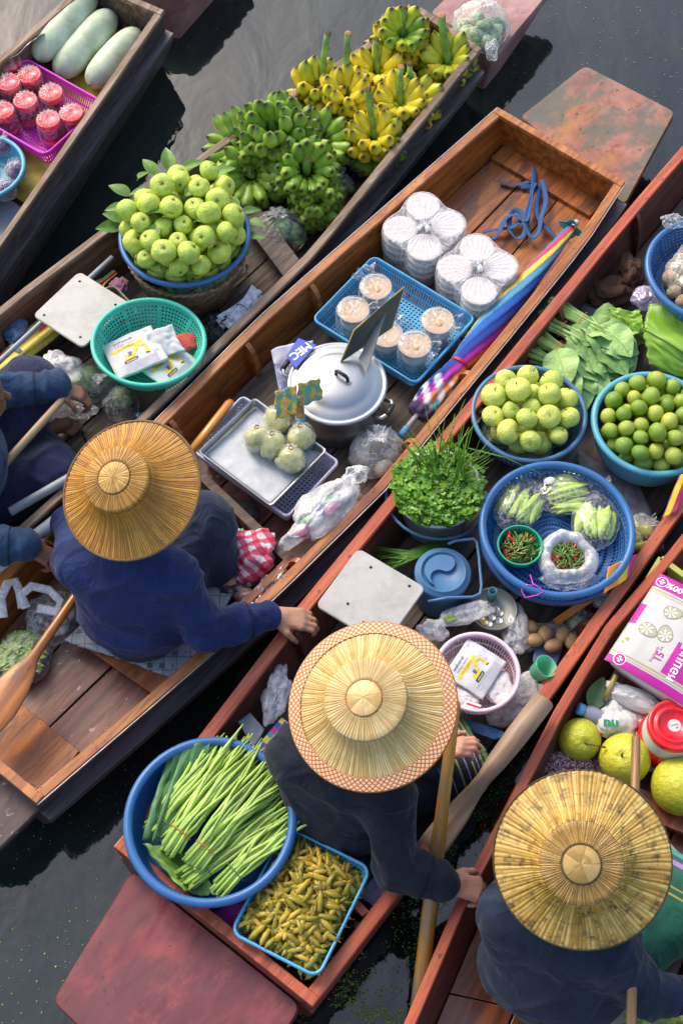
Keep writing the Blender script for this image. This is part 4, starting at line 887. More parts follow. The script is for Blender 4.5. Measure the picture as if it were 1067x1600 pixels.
# folded umbrella with pale shaft at far left
um = thing('folded_umbrella', 'rolled yellow red and green umbrella with a pale metal shaft beside the left gunwale', 'umbrella', W(60, 510, .3)); c0 = W(60, 510, .3)
m = MB(); cyl_between(m, W(-30, 592, .30)-c0, W(176, 402, .30)-c0, .0105); m.build('shaft', M_greyp, um)
cols4 = [(.78, .62, .10), (.80, .66, .14), (.62, .04, .05), (.03, .22, .10), (.75, .60, .1), (.05, .05, .09)]
m = MB(); A, B = W(-30, 600, .24)-c0, W(180, 425, .24)-c0; loops = []; cs = []
for j in range(40):
    f = j/39; w_ = .012+.032*math.sin(PI*min(1, f*1.1))**.6 if f < .92 else .012; ctr_ = A.lerp(B, f); ax_ = (B-A).normalized(); s1 = ax_.cross(V((0, 0, 1))).normalized(); s2 = s1.cross(ax_); lo = []
    for k in range(36):
        a = 2*PI*k/36; rr_ = w_*(1+.22*math.cos(a*6+f*5)); lo.append(ctr_+s1*math.cos(a)*rr_+s2*math.sin(a)*rr_*.7); cs.append(cols4[int(((a/(2*PI))*6+f*1.6)) % 6])
    loops.append(lo)
m.loft(loops, cols=cs); m.build('canopy', M_col, um)
m = MB(); ctr_ = A.lerp(B, .26); [m.tube([ctr_+s1*math.cos(q)*.04+s2*math.sin(q)*.03+ax_*(.006*k_) for q in [2*PI*k/14 for k in range(15)]], .004, 6) for k_ in range(3)]; m.build('tie', plain('grey_tie', (.3, .3, .28), .8), um)
crumpled('cloth', 'faded blue rag tangled above the umbrella shaft', 'cloth', 28, 520, .25, (.05, .06, .03), 31, plain('denim_rag', (.06, .12, .22), .9, .3, ns=60)); crumpled('cloth', 'orange and purple scrap under the left white board', 'cloth', 185, 450, .26, (.04, .05, .03), 32, plain('orange_scrap', (.42, .14, .04), .8, .6, ns=9, c2=(.2, .1, .25)))
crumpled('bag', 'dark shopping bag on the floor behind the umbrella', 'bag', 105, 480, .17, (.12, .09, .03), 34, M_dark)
# pale poles that lie between the boats at left
def pole(label, a, b, za, zb, r, mat_): 
    A, B = W(*a, za), W(*b, zb); return local_rod('grey_pole', label, 'pole', A, B, [(0, r*.9, r*.9), (.01, r, r), (.5, r, r), (.99, r, r), (1, r*.9, r*.9)], mat_)
pole('grey metal pole lying across the boat behind the golden hat, upper of two', (16, 800), (190, 700), .36, .36, .017, M_greyp)
pole('thicker pale grey pole held in the lower hand at left edge', (-30, 905), (178, 745), .44, .40, .024, plain('chalky_grey_paint', (.42, .44, .47), .5, .2, ns=10, dirt=.2))
c = W(218, 646, .2); m = MB(); m.lathe([(.001, .02), (.014, .02), (.016, .016), (.016, 0), (.001, 0)], 20); o = m.build('bottle_cap', M_blue); put(o, (c.x, c.y, .17)); tag(o, 'small blue screw cap on the floor just above the golden straw hat', 'cap')
# ================================================================ BOAT C
rng = random.Random(21); FC = .175
# blue webbing strap
M_strap = plain('blue_webbing', (.03, .09, .24), .85, .15, ns=120, bump=.3)
stp = thing('webbing_strap', 'long blue fabric strap coiled on the bare floorboards', 'strap', W(825, 320, FC))
def ribbon(pts, z, w=.011, up0=.0):
    P_ = [W(x, y, zz) for (x, y), zz in zip(pts, z if hasattr(z, '__len__') else [z]*len(pts))]
    Q = []
    for i in range(len(P_)-1):
        for k in range(6):
            t_ = k/6; a, b, c, d = P_[max(i-1, 0)], P_[i], P_[i+1], P_[min(i+2, len(P_)-1)]
            Q.append(.5*((2*b)+(c-a)*t_+(2*a-5*b+4*c-d)*t_*t_+(3*b-3*c+d-a)*t_**3))
    Q.append(P_[-1]); m = MB(); lo = []; n = len(Q)
    for i, p in enumerate(Q):
        T = (Q[min(i+1, n-1)]-Q[max(i-1, 0)]).normalized(); tw = .5+.6*nz(i*.12, up0); s_ = T.cross(V((0, 0, 1))).normalized(); s2 = s_*math.cos(tw)+V((0, 0, 1))*math.sin(tw)*.8
        lo.append([p+s2*w*q-stp.location for q in (-1, -.33, .33, 1)])
    m.loft(lo, closed=False, caps=False); m.build('strap_length', M_strap, stp, solid=.0022)
z1, z2, z3 = FC+.012, FC+.026, FC+.04
ribbon([(780, 284), (800, 289), (820, 286), (838, 279), (847, 283), (830, 292), (814, 292)], z1, up0=1)
ribbon([(834, 262), (833, 285), (829, 312), (822, 335), (820, 352), (831, 371), (841, 362), (845, 340), (852, 318), (850, 296), (845, 281)], z3, up0=2)
ribbon([(848, 284), (842, 300), (838, 322), (843, 345), (856, 358), (870, 373)], z2, up0=3)
ribbon([(755, 362), (776, 358), (797, 356), (812, 346), (815, 334), (803, 328), (796, 340), (796, 358), (806, 372), (817, 368), (822, 352), (825, 338)], z2, up0=4)
ribbon([(770, 374), (781, 360), (789, 342), (804, 336), (820, 345), (826, 330), (830, 300), (836, 286)], z3, up0=5)
# stacked foam bowls in knotted carrier bags
def stack_bag(label, lobes, knot, seed, top=.345):
    kc = W(*knot, top+.02); ctrs = [W(x, y, top) for x, y in lobes]; r = .068
    for i, c in enumerate(ctrs):
        for k in range(4):
            z = FC+.004+k*.036
            o = thing('foam_bowl', 'white foam bowl stacked inside the %s knotted carrier bag' % label, 'bowl', (c.x, c.y, z), (0, 0, 0), 'foam bowls in the %s bag' % label)
            m = MB(); m.lathe([(.002, 0), (r*.62, 0), (r*.9, .042), (r*.985, .052), (r, .054), (r*.99, .058), (r*.93, .057), (r*.6, .056), (.002, .056)], 40); m.build('cup', M_foam, o)
            if k == 3:
                m = MB(); m.lathe([(r*.93, .0575), (r*.90, .0595), (r*.86, .0585), (r*.3, .0592), (.002, .0592)], 40); m.build('lid', M_foam, o)
    bag = thing('carrier_bag', 'knotted thin white carrier bag round the %s stacks of foam bowls' % label, 'bag', (kc.x, kc.y, 0)); off = V((kc.x, kc.y, 0)); cs = [c-off for c in ctrs]; m = MB(); n = 150; T = FC+.004+.108+.060
    Rb = []
    for i in range(n):
        a = 2*PI*i/n; d = V((math.cos(a), math.sin(a))); best = .03
        for c in cs:
            b = c.x*d.x+c.y*d.y; q = (c.x**2+c.y**2)-b*b
            if q < (r+.003)**2: best = max(best, b+math.sqrt((r+.003)**2-q))
        Rb.append(best)
    mx0 = max(Rb); Rb = [max(q, mx0*.70) for q in Rb]; Rb = [sum(Rb[(i+k) % n] for k in range(-6, 7))/13*1.015+.002 for i in range(n)]
    def prof(i, s):
        a = 2*PI*i/n; R_ = Rb[i]; pl = math.cos(a*36+3*nz(math.cos(a)*2+seed, math.sin(a)*2))
        if s <= 1: rr = R_*s; z = T+.001+(.022*(1-s/.16)**2 if s < .16 else 0)-.010*math.sin(PI*min(1, s/.8))**2*0+pl*.0028*(1-s)**.5*min(1, s*8)-(.006*(1-R_/.14) if s > .3 else 0)
        else: q = s-1; rr = R_*(1+.02*math.sin(q*3)-.05*q*q)+.003*nz(math.cos(a)*4, math.sin(a)*4, q*3+seed)+.002*pl*(1-q); z = T-.004-q*(T-FC-.008)
        return V((math.cos(a)*rr, math.sin(a)*rr, z))
    S_ = [.03, .07, .11, .16, .25, .4, .55, .7, .82, .92, .98, 1.0, 1.04, 1.15, 1.3, 1.5, 1.7, 1.85, 1.97]
    m.loft([[prof(i, s) for i in range(n)] for s in S_][::-1], caps=False); m.f = [tuple(reversed(f)) for f in m.f]; m.build('film', M_bowlf, bag)
    m = MB(); rg = random.Random(seed)
    for k in range(4):
        a = k*PI/2+rg.random(); d = V((math.cos(a), math.sin(a), .25)); s_ = V((-math.sin(a), math.cos(a), .3))
        m.grid(7, 9, lambda u, v: V((0, 0, T+.02))+d*.045*v+s_*(u-.5)*(.010+.022*v)+V((0, 0, .012*math.sin(v*3)+.004*math.cos(u*15))))
    m.add(*blob((0, 0, T+.022), (.010, .008, .010), (10, 8))); m.build('knot', M_milk, bag)
M_bowlf = film('white_carrier_film', (.94, .91, .94), .19, .5, .55, 18, g=.15)
stack_bag('upper left', [(661, 322), (626, 358), (700, 350), (663, 386)], (664, 352), 1)
stack_bag('lower right', [(745, 388), (711, 419), (781, 416), (748, 454)], (747, 414), 2)
# blue basket with soup cups
crate('plastic_basket', 'sky blue rectangular basket holding bagged soup cups beside the pot', 'basket', (491, 497), (585, 400), (740, 497), .285, .095, M_sky, step=.0058, r=.025)
M_soup = plain('thick_tan_soup', (.58, .38, .22), .25, .06, ns=20, coat=.5); M_cup = plain('clear_cup_plastic', (.72, .66, .60), .25, .05, trans=.3); M_grn = plain('orange_garnish', (.80, .42, .12), .4)
cups = [((587, 448), .33), ((552, 484), .33), ((604, 522), .31), ((684, 501), .33), ((648, 538), .335)]
for i, ((x, y), zt) in enumerate(cups):
    c = W(x, y, zt); r = .060; z0 = .205; root = thing('soup_cup', ['bagged soup cup at the top corner of the sky blue basket', 'bagged soup cup at the left corner of the sky blue basket', 'bagged soup cup half hidden behind the dark board', 'bagged soup cup with orange garnish in the right half of the blue basket', 'bagged soup cup nearest the rolled umbrella tie'][i], 'soup cup', (c.x, c.y, z0), (0, 0, 0), 'soup cups in the blue basket'); H = zt-z0
    m = MB(); m.lathe([(.002, 0), (r*.70, 0), (r*.76, H*.45), (r*.84, H*.46), (r*.74, H*.48), (r*.96, H-.006), (r*1.03, H-.004), (r*1.04, H), (r*.98, H+.001), (r*.93, H-.008)], 40); m.build('cup', M_cup, root)
    m = MB(); m.lathe([(r*.955, H-.006), (r*.5, H-.0075), (.002, H-.008)], 32); m.build('soup', M_soup, root)
    if i in (0, 3, 4):
        m = MB(); m.add(*blob((.004, -.004, H-.006), (.012, .018, .004), (12, 6), lambda d: 1+.4*nz(d.x*3+i, d.y*3))); m.build('garnish', M_grn, root)
    def fb(a_, rr, z, j, i=i): return rr+.004*nz(math.cos(a_)*3+i*5, math.sin(a_)*3, z*30), z+.004*nz(math.cos(a_)*2+i*3, math.sin(a_)*2+j)
    m = MB(); m.lathe([(r*.95, .0), (r*1.12, .03), (r*1.1, H*.7), (r*1.12, H-.004), (r*1.04, H+.008), (r*.7, H+.007), (r*.2, H+.006), (.002, H+.007)], 48, fn=fb)
    a0 = (2.2, .5, 1.2, -.2, -.3)[i]
    for e in (-.35, .35):
        d = V((math.cos(a0+e), math.sin(a0+e), .15)); s_ = V((-math.sin(a0+e), math.cos(a0+e), 0)); m.grid(9, 7, lambda u, v: V((0, 0, H+.004))+d*(r*.9+.045*v)+s_*(u-.5)*(.02+.035*v)+V((0, 0, .009*math.cos(u*9+i)*(1-v*.3)+.012*nz(u*3, v*3, i))))
    m.build('bag', M_film, root)
# rainbow umbrella
RB = [(.75, .04, .16), (.85, .66, .08), (.10, .38, .62), (.02, .12, .50), (.02, .05, .34), (.48, .02, .42), (.86, .28, .06), (.04, .32, .42), (.02, .20, .48)]
A = W(893, 356, .30); B = W(652, 648, .27); c0 = (A+B)/2; um = thing('rainbow_umbrella', 'rolled rainbow striped umbrella lying along the right side of the pot boat', 'umbrella', c0)
m = MB(); ax_ = (B-A).normalized(); s1 = ax_.cross(V((0, 0, 1))).normalized(); s2 = s1.cross(ax_); loops = []; cs = []; NJ = 70; NK = 72; UOF = 7
def uw(f): 
    P_ = [(0, .018), (.08, .024), (.3, .040), (.55, .052), (.68, .044), (.745, .034), (.78, .040), (.92, .048), (1., .040)]
    for (a, x), (b, y) in zip(P_, P_[1:]):
        if a <= f <= b: return lerp(x, y, (f-a)/(b-a))
    return .03
for j in range(NJ):
    f = j/(NJ-1); c = A.lerp(B, f)-c0; w_ = uw(f); lo = []
    for k in range(NK):
        a = 2*PI*k/NK; sw = (a/(2*PI)*9+f*6.2+UOF) % 9; fr = sw % 1; rr_ = 1.06*w_*(1+.10*(fr-.5)+(.12*math.sin(a*8) if f > .8 else 0)); lo.append(c+s1*math.cos(a)*rr_+s2*math.sin(a)*rr_*.8)
        cc_ = RB[int(sw) % 9]
        if f > .84 and int(f*110+a*1.2) % 2: cc_ = (.75, .75, .78)
        if f > .97: cc_ = (.08, .04, .12)
        cs.append(hsv(cc_, .78))
    loops.append(lo)
m.loft(loops, cols=cs); m.build('canopy', M_col, um)
m = MB(); c = A.lerp(B, .745)-c0; m.lathe([(.036, -.007), (.039, 0), (.036, .007)], 24, Matrix.Translation(c) @ ax_.to_track_quat('Z', 'X').to_matrix().to_4x4()); m.build('strap', plain('crimson_band', (.45, .01, .04), .6), um)
m = MB(); cyl_between(m, B-c0-ax_*.02, B-c0+ax_*.075, .010); m.build('shaft', M_greyp, um); m = MB(); cyl_between(m, B-c0+ax_*.07, B-c0+ax_*.11, .013); m.build('handle', M_sky, um)
m = MB(); c = A-c0; m.grid(25, 4, lambda u, v: c+ax_*(-.012+.018*v)+(s1*math.cos(u*2*PI)+s2*math.sin(u*2*PI))*(.012+.035*v+.012*v*math.cos(u*2*PI*4))); m.build('tip_ruffle', plain('teal_cloth', (.05, .35, .38), .8), um, solid=.001)
m = MB(); m.add(*blob(c-ax_*.03, (.014, .014, .014), (14, 10))); cyl_between(m, c, c-ax_*.03, .008); m.build('ferrule', M_white, um)
# aluminium pot
pc = W(527, 598, .37); pot = thing('cooking_pot', 'big round aluminium pot with a domed lid and black handle', 'pot', (pc.x, pc.y, FC)); H = .37-FC; r = .176
m = MB(); m.lathe([(.002, 0), (r*.9, 0), (r*.96, .01), (r*.985, H*.5), (r*.985, H-.03), (r*1.01, H-.028), (r*1.01, H-.01), (r*.99, H-.008)], 64); m.build('body', M_alu, pot)
M_lid = NT('spun_aluminium'); tt = M_lid; co2 = tt.coord(); sx = tt.new('SeparateXYZ', {0: co2}); rad_ = tt.math('SQRT', tt.math('ADD', tt.math('POWER', sx.outputs[0], 2), tt.math('POWER', sx.outputs[1], 2)))
tt.P(Base_Color=(.46, .47, .49), Metallic=.92, Roughness=tt.math('MULTIPLY_ADD', tt.noise(9), .25, .22)); tt.bump(tt.math('ADD', tt.math('MULTIPLY', tt.math('SINE', tt.math('MULTIPLY', rad_, 1400)), .2), tt.noise(14)), .15, .002); M_lid = tt.mat
m = MB(); m.lathe([(r*1.035, H-.012), (r*1.05, H-.006), (r*1.045, H), (r*1.0, H+.002), (r*.965, H-.002), (r*.93, H+.001), (r*.80, H+.011), (r*.74, H+.012), (r*.68, H+.018), (r*.60, H+.026), (r*.4, H+.033), (r*.2, H+.036), (.002, H+.037)], 72); m.build('lid', M_lid, pot)
hd = W(534, 588, .415)-V((pc.x, pc.y, FC)); m = MB(); da = R(-38); u_ = V((math.cos(da), math.sin(da), 0)); m.tube([hd-u_*.028+V((0, 0, -.010)), hd-u_*.026+V((0, 0, .010)), hd-u_*.018+V((0, 0, .018)), hd+u_*.018+V((0, 0, .018)), hd+u_*.026+V((0, 0, .010)), hd+u_*.028+V((0, 0, -.010))], .0065, 10); m.build('lid_handle', M_blk, pot)
m = MB(); m.grid(9, 3, lambda x, y: hd+u_*(x-.5)*.085+V((-u_.y, u_.x, 0))*(y-.5)*.018*(.6+.4*math.sin(x*PI))+V((0, 0, -.009))); m.build('handle_plate', M_steel, pot, solid=.0015)
for an in (R(-28), R(152)):
    d = V((math.cos(an), math.sin(an), 0)); s_ = V((-d.y, d.x, 0)); b0 = V((0, 0, H-.045)); m = MB(); m.tube([b0+d*r*.98+s_*.042, b0+d*(r*1.17)+s_*.040+V((0, 0, .012)), b0+d*(r*1.24)+s_*.02+V((0, 0, .015)), b0+d*(r*1.24)-s_*.02+V((0, 0, .015)), b0+d*(r*1.17)-s_*.040+V((0, 0, .012)), b0+d*r*.98-s_*.042], .008, 8); m.build('side_handle', M_steel, pot)
    m = MB(); m.tube([b0+d*(r*1.235)+s_*.026+V((0, 0, .015)), b0+d*(r*1.245)+V((0, 0, .016)), b0+d*(r*1.235)-s_*.026+V((0, 0, .015))], .0105, 8); m.build('grip', M_blk, pot)
# dark board leaning on the lid
bd = thing('dark_board', 'thin black board with a gold edge leaning on the pot lid', 'board', W(585, 510, .40)); o0 = W(585, 510, .40)
Q = [W(632, 448, .52)-o0, W(553, 516, .50)-o0, W(533, 565, .405)-o0, W(612, 512, .43)-o0]; m = MB(); m.grid(9, 9, lambda u, v: Q[0].lerp(Q[1], u).lerp(Q[3].lerp(Q[2], u), v)+V((0, 0, .004*math.sin(u*3)))); m.build('panel', plain('slate_black', (.045, .055, .06), .35, .2), bd, solid=.003, smooth=False)
m = MB(); m.tube([Q[0], Q[1], Q[2]], .0032, 6); m.tube([Q[2], Q[3], Q[0]], .0025, 6); m.build('gold_edge', plain('gold_trim', (.45, .32, .06), .4), bd)
m = MB(); q1, q2, q3 = W(608, 470, .5)-o0, W(572, 584, .41)-o0, W(560, 560, .41)-o0; m.add([q1, q2, q3, q1+V((.004, .004, 0)), q2+V((.004, .004, 0)), q3+V((.004, .004, 0))], [(0, 1, 2), (5, 4, 3), (0, 3, 4, 1), (1, 4, 5, 2), (2, 5, 3, 0)]); m.build('prop', plain('grey_prop', (.14, .16, .17), .4), bd, smooth=False)
# white printed sack
sk_ = thing('printed_sack', 'white cloth sack with blue lettering tucked against the pot', 'sack', W(462, 568, .30)); o0 = W(462, 568, .30); M_sack = plain('white_sack_cloth', (.62, .62, .72), .8, .08, ns=30, bump=.3, attr=True)
QS = [W(424, 548, .32)-o0, W(489, 529, .38)-o0, W(474, 640, .24)-o0, W(436, 612, .24)-o0]
def sf(u, v): p = QS[0].lerp(QS[1], u).lerp(QS[3].lerp(QS[2], u), v); return p+V((0, 0, .012*math.sin(u*5+v*2)+.008*nz(u*4, v*4)))
m = MB(); m.grid(30, 30, sf, cfn=lambda u, v: (.25, .27, .7) if u < .45 and v > .35 and int(u*40+2*nz(v*4, 1)) % 3 == 0 else (1, 1, 1)); m.build('cloth', M_sack, sk_, solid=.004)
m = MB(); q = [W(455, 546, .385)-o0, W(467, 527, .395)-o0, W(494, 538, .395)-o0, W(462, 572, .385)-o0]
ex = (W(492, 533, .39)-W(452, 562, .39)); an = math.atan2(ex.y, ex.x); F0 = lambda x, y: q[0].z+.0
patch(m, [(p.x, p.y) for p in (W(447, 556, .39)-o0, W(466, 527, .39)-o0, W(494, 538, .39)-o0, W(462, 574, .39)-o0)], (.06, .10, .55), F0, .001)
cX = (W(468, 548, .39)-o0); text_mesh(m, 'MEC', .046, (cX.x+.003, cX.y), an+PI, (.85, .85, .9), F0, .003, bold=.0016)
cX = (W(449, 564, .39)-o0); text_mesh(m, 'ALO', .016, (cX.x, cX.y), an+PI+.25, (.05, .05, .08), F0, .003)
m.build('lettering', M_print, sk_, smooth=False)
# tray, crate, soup bags
crate('plastic_crate', 'pale lavender plastic crate under the metal tray', 'crate', (300, 700), (380, 620), (527, 722), .30, .12, M_lav, r=.015, perf=2, step=.008)
a_, b_, c_ = W(311, 706, .345), W(397, 624, .345), W(509, 702, .345); ctr = (a_+c_)/2; u = b_-a_; w = c_-b_; ang = math.atan2(u.y, u.x); la, lb_ = u.length, w.length
tr = thing('metal_tray', 'shallow steel tray lined with white paper carrying knotted soup bags', 'tray', (ctr.x, ctr.y, .305), (0, 0, ang)); m = MB()
m.loft([[V((p[0], p[1], z)) for p in rrect(la+2*d, lb_+2*d, .012+abs(d)*.3, 4)] for d, z in ((-.05, 0), (-.01, .0), (-.004, .006), (0, .038), (.004, .04), (.005, .036))], caps=False)
m.loft([[V((p[0], p[1], z)) for p in rrect(la-.02, lb_-.02, .01, 4)] for z in (-.001, .0005)]); m.build('pan', M_steel, tr, smooth=False, solid=.0015)
m = MB(); m.grid(30, 30, lambda x, y: V(((x-.5)*(la-.03), (y-.5)*(lb_-.03), .004+.0035*nz(x*5, y*5)+.003*abs(nz(x*9, y*9, 3))))); m.build('paper_lining', plain('damp_white_paper', (.48, .51, .55), .5, .14, ns=22, bump=.5, bd=.003), tr, solid=.001)
M_broth = plain('cloudy_broth', (.50, .50, .16), .2, .15, ns=20, c2=(.66, .66, .32), coat=.8); M_rice = plain('rice_dumplings', (.62, .60, .36), .4, .2, ns=50); M_redc = plain('red_band', (.65, .02, .02), .4)
for i, (x, y, l) in enumerate(((404, 690, 'leftmost knotted soup bag on the steel tray'), (427, 700, 'soup bag in the middle of the steel tray, between the others'), (456, 722, 'soup bag nearest the front edge of the steel tray'), (470, 688, 'rightmost soup bag on the steel tray, below the bamboo stick'), (434, 660, 'soup bag farthest back on the steel tray, behind the painted card'))):
    c = W(x, y, .335); root = thing('soup_bag', l, 'soup bag', (c.x, c.y, .309), (0, 0, i*1.3), 'soup bags on the tray'); root.scale = (1.25,)*3; r = .042
    m = MB(); m.add(*blob((0, 0, .035), (r*.96, r*.86, .038), (24, 16), lambda d: 1+.1*nz(d.x*2+i, d.y*2, d.z*2)+.05*abs(d.z))); m.build('broth', M_broth, root)
    m = MB(); rg = random.Random(i); [m.add(*blob((rg.uniform(-.026, .026), rg.uniform(-.026, .026), .022+rg.random()*.02), (.018, .012, .014), (8, 6))) for _ in range(9)]; m.build('dumplings', M_rice, root)
    m = MB(); m.add(*blob((.006, .004, .064), (.016, .012, .006), (8, 6), lambda d: 1+.3*nz(d.x*3, d.y*3, i))); m.build('herbs', M_leaf, root)
    pouch(r*1.06, .10, i+70, 2, 16, .005, .07, sy=.9, earl=.018).build('bag', M_clear, root); m = MB(); m.lathe([(.006, .097), (.0075, .100), (.006, .103)], 12); m.build('tie', M_redc, root)
sg = thing('painted_card', 'small wavy card painted yellow and teal wired to a bamboo stub', 'card', W(467, 640, .40)); o0 = W(467, 640, .40); M_card = NT('painted_card'); f = M_card.noise(38, 3, .5)
M_card.P(Base_Color=M_card.ramp(f, [(.36, (.10, .30, .26)), (.45, (.22, .36, .10)), (.52, (.62, .38, .05)), (.6, (.50, .25, .08)), (.7, (.12, .34, .30))], 'CONSTANT'), Roughness=.5)
for cs_, nm in ((((429, 613), (463, 600), (465, 645), (431, 656)), 'left_flap'), (((464, 600), (499, 590), (505, 622), (468, 637)), 'right_flap')):
    q = [W(*cs_[0], .50)-o0, W(*cs_[1], .50)-o0, W(*cs_[2], .44)-o0, W(*cs_[3], .44)-o0]; m = MB(); m.grid(14, 14, lambda u, v: q[0].lerp(q[1], u).lerp(q[3].lerp(q[2], u), v)+V((.003*math.sin(v*12), .003*math.sin(u*12), .003*math.sin(u*14)))); m.build('card_flap', M_card.mat, sg, solid=.0015)
m = MB(); cyl_between(m, W(470, 668, .33)-o0, W(467, 617, .47)-o0, .0165, .0165, 16); m.build('bamboo_stub', M_bamb, sg); m = MB(); cyl_between(m, W(470, 672, .33)-o0, W(469, 651, .375)-o0, .0185, .0185, 16); m.build('blue_sleeve', M_sky, sg)
# orange paddle shaft beside the crate
A, B = W(296, 710, .30), W(362, 626, .30); local_rod('paddle', 'glossy orange wooden paddle shaft between the left gunwale and the crate', 'paddle', A, B+(B-A)*.0, [(0, .017, .014), (.5, .018, .015), (.94, .018, .015), (1, .012, .010)], None or wood('glossy_orange_wood', (.55, .20, .02), (.72, .30, .03), (2, 40, 40), .25, coat=.7))
# bags beside the pot and crate
filled_bag('carrier_bag', 'knotted clear bag of pale food at the foot of the pot', 'bag', 590, 700, FC, .105, 51, [('food_boxes', plain('pale_food', (.45, .44, .36), .6, .3, ns=20), 9, .035, .8)], film_=M_haze, pl=30, ears=4, earl=.045, h=.15)
def fl_bag(name, label, px, py, z, r, seed, mat_, rot=0, amp=.4):
    return crumpled(name, label, 'bag', px, py, z, r, seed, mat_, rot=rot, amp=amp)
bb = fl_bag('carrier_bag', 'large crumpled white carrier bag with handles lying on the right gunwale', 505, 800, .33, (.17, .075, .06), 52, M_milk, R(47), .45)
m = MB(); cf = [(.75, .12, .35), (.2, .6, .2), (.75, .75, .78), (.7, .7, .74), (.03, .05, .3)]
for k in range(9): m.col = cf[k % 5]; v_, f_ = blob((-.10+.025*k, .015*math.sin(k*2.2), .0), (.035, .02, .022), (10, 8), lambda d: 1+.3*nz(d.x*2+k, d.y*2)); m.add(v_, f_, cols=[cf[k % 5]]*len(v_))
m.build('packets', M_colp, bb)
crumpled('carrier_bag', 'looped plastic handles sticking up from the crumpled carrier bag', 'bag', 556, 742, .40, (.05, .035, .03), 53, M_haze, rot=.6, amp=.5)
pxsheet('clear_wrap', 'flat clear wrap tucked along the right side board', 'wrap', [(372, 936), (440, 884), (452, 900), (384, 960)], .27, M_film, .02, 22)
# plank frames on the right: narrow side boards
def plank(label, pts, z, th, mat_, name='plank'):
    c = [W(x, y, z) for x, y in pts]; org = sum(c, V())/len(c); an = math.atan2((c[1]-c[0]).y, (c[1]-c[0]).x); Mi = Matrix.Rotation(-an, 3, 'Z'); m = MB(); L = [Mi@(p-org) for p in c]
    A_ = sum(((L[i]).cross(L[(i+1) % len(L)])).z for i in range(len(L))); L = L if A_ > 0 else L[::-1]
    m.loft([[V((p.x, p.y, -th)) for p in L], [V((p.x, p.y, 0)) for p in L]]); o = m.build(name, mat_, None, smooth=False, bev=.002); put(o, (org.x, org.y, z), (0, 0, an)); return tag(o, label, 'plank')
plank('dark brown board standing under the front edge of the lavender crate', [(300, 738), (314, 732), (462, 872), (452, 884)], .27, .09, wood('dark_brown_board', (.07, .045, .035), (.13, .085, .06), rough=.6, coat=0))
plank('narrow side board between the checked cloth and the clear wrap', [(352, 962), (452, 866), (460, 874), (362, 972)], .28, .09, inBrown)
plank('orange seat board under the patterned cushion', [(128, 1006), (190, 960), (306, 1080), (262, 1100)], .222, .02, floO)
# garland, checked cloth, dark cloth
gl = thing('beaded_garland', 'green purple and white beaded band curled beside the red checked cloth', 'garland', W(370, 820, .24)); o0 = W(370, 820, .24); gm = plain('beads', (1, 1, 1), .5, .1, attr=True); m = MB()
GP = [(350, 795), (349, 806), (352, 818), (362, 828), (376, 834), (390, 834), (402, 830), (412, 838)]
for i in range(len(GP)-1):
    for k in range(5):
        p = W(lerp(GP[i][0], GP[i+1][0], k/5), lerp(GP[i][1], GP[i+1][1], k/5), .24)-o0
        for s_ in range(4): cc_ = ((.05, .4, .08), (.25, .08, .35), (.7, .7, .75), (.3, .6, .2))[(i*5+k+s_*2) % 4]; v_, f_ = blob(p+V((rng.uniform(-.012, .012), rng.uniform(-.012, .012), rng.uniform(0, .01))), .0065, (7, 5)); m.add(v_, f_, cols=[cc_]*len(v_))
m.build('beads', gm, gl)
def checks(name, c1, c2, c3, sc):
    t = NT(name); sx = t.new('SeparateXYZ', {0: t.coord('Object')}); a = t.math('GREATER_THAN', t.math('SINE', t.math('MULTIPLY', t.math('ADD', sx.outputs[0], t.math('MULTIPLY', sx.outputs[2], .7)), sc)), 0); b = t.math('GREATER_THAN', t.math('SINE', t.math('MULTIPLY', t.math('SUBTRACT', sx.outputs[1], t.math('MULTIPLY', sx.outputs[2], .5)), sc)), 0)
    t.P(Base_Color=t.ramp(t.math('MULTIPLY', t.math('ADD', a, b), .5), [(0, c1), (.4, c2), (.8, c3)], 'CONSTANT'), Roughness=.85, Sheen_Weight=.3); t.bump(t.noise(300), .2, .001); return t.mat
crumpled('checked_cloth', 'red and white checked cloth bundled beside the side board', 'cloth', 388, 868, .27, (.105, .085, .06), 54, checks('red_check', (.50, .005, .05), (.60, .10, .18), (.70, .62, .64), 150), rot=.5, amp=.35, fr=2.4, fine=.2)
crumpled('dark_cloth', 'black and grey striped cloth bundle half under the red checked cloth', 'cloth', 372, 905, .235, (.09, .06, .05), 55, checks('dark_check', (.03, .02, .03), (.10, .03, .05), (.22, .22, .25), 170), rot=.4, amp=.35)
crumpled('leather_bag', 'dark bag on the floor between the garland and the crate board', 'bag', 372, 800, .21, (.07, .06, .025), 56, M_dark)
# cushion
def mat_hearts():
    t = NT('heart_print_quilt'); v = t.mapping((24, 24, 24)); ck = t.new('TexVoronoi', {'Vector': v, 'Scale': 1.0, 'Randomness': 0.0}, distance='CHEBYCHEV'); br = t.new('TexBrick', {'Vector': t.mapping((1, 1, 1)), 'Scale': 22., 'Mortar Size': .03, 'Color1': (.26, .29, .32), 'Color2': (.34, .37, .40), 'Mortar': (.07, .08, .11)}, offset=0.0)
    br.inputs['Brick Width'].default_value = 1; br.inputs['Row Height'].default_value = 1
    b = t.mix(t.ramp(ck.outputs[0], [(.20, .85), (.26, 0.)]), br.outputs[0], (.06, .08, .12)); t.P(Base_Color=b, Roughness=.8); t.bump(t.noise(40), .4, .004); return t.mat
M_heart = mat_hearts()
cu = pxsheet('seat_cushion', 'grey quilted cushion with a heart print under the person in royal blue', 'cushion', [(102, 1002), (198, 905), (374, 915), (284, 1066)], .235, M_heart, .012, 6, th=.018, n=30)
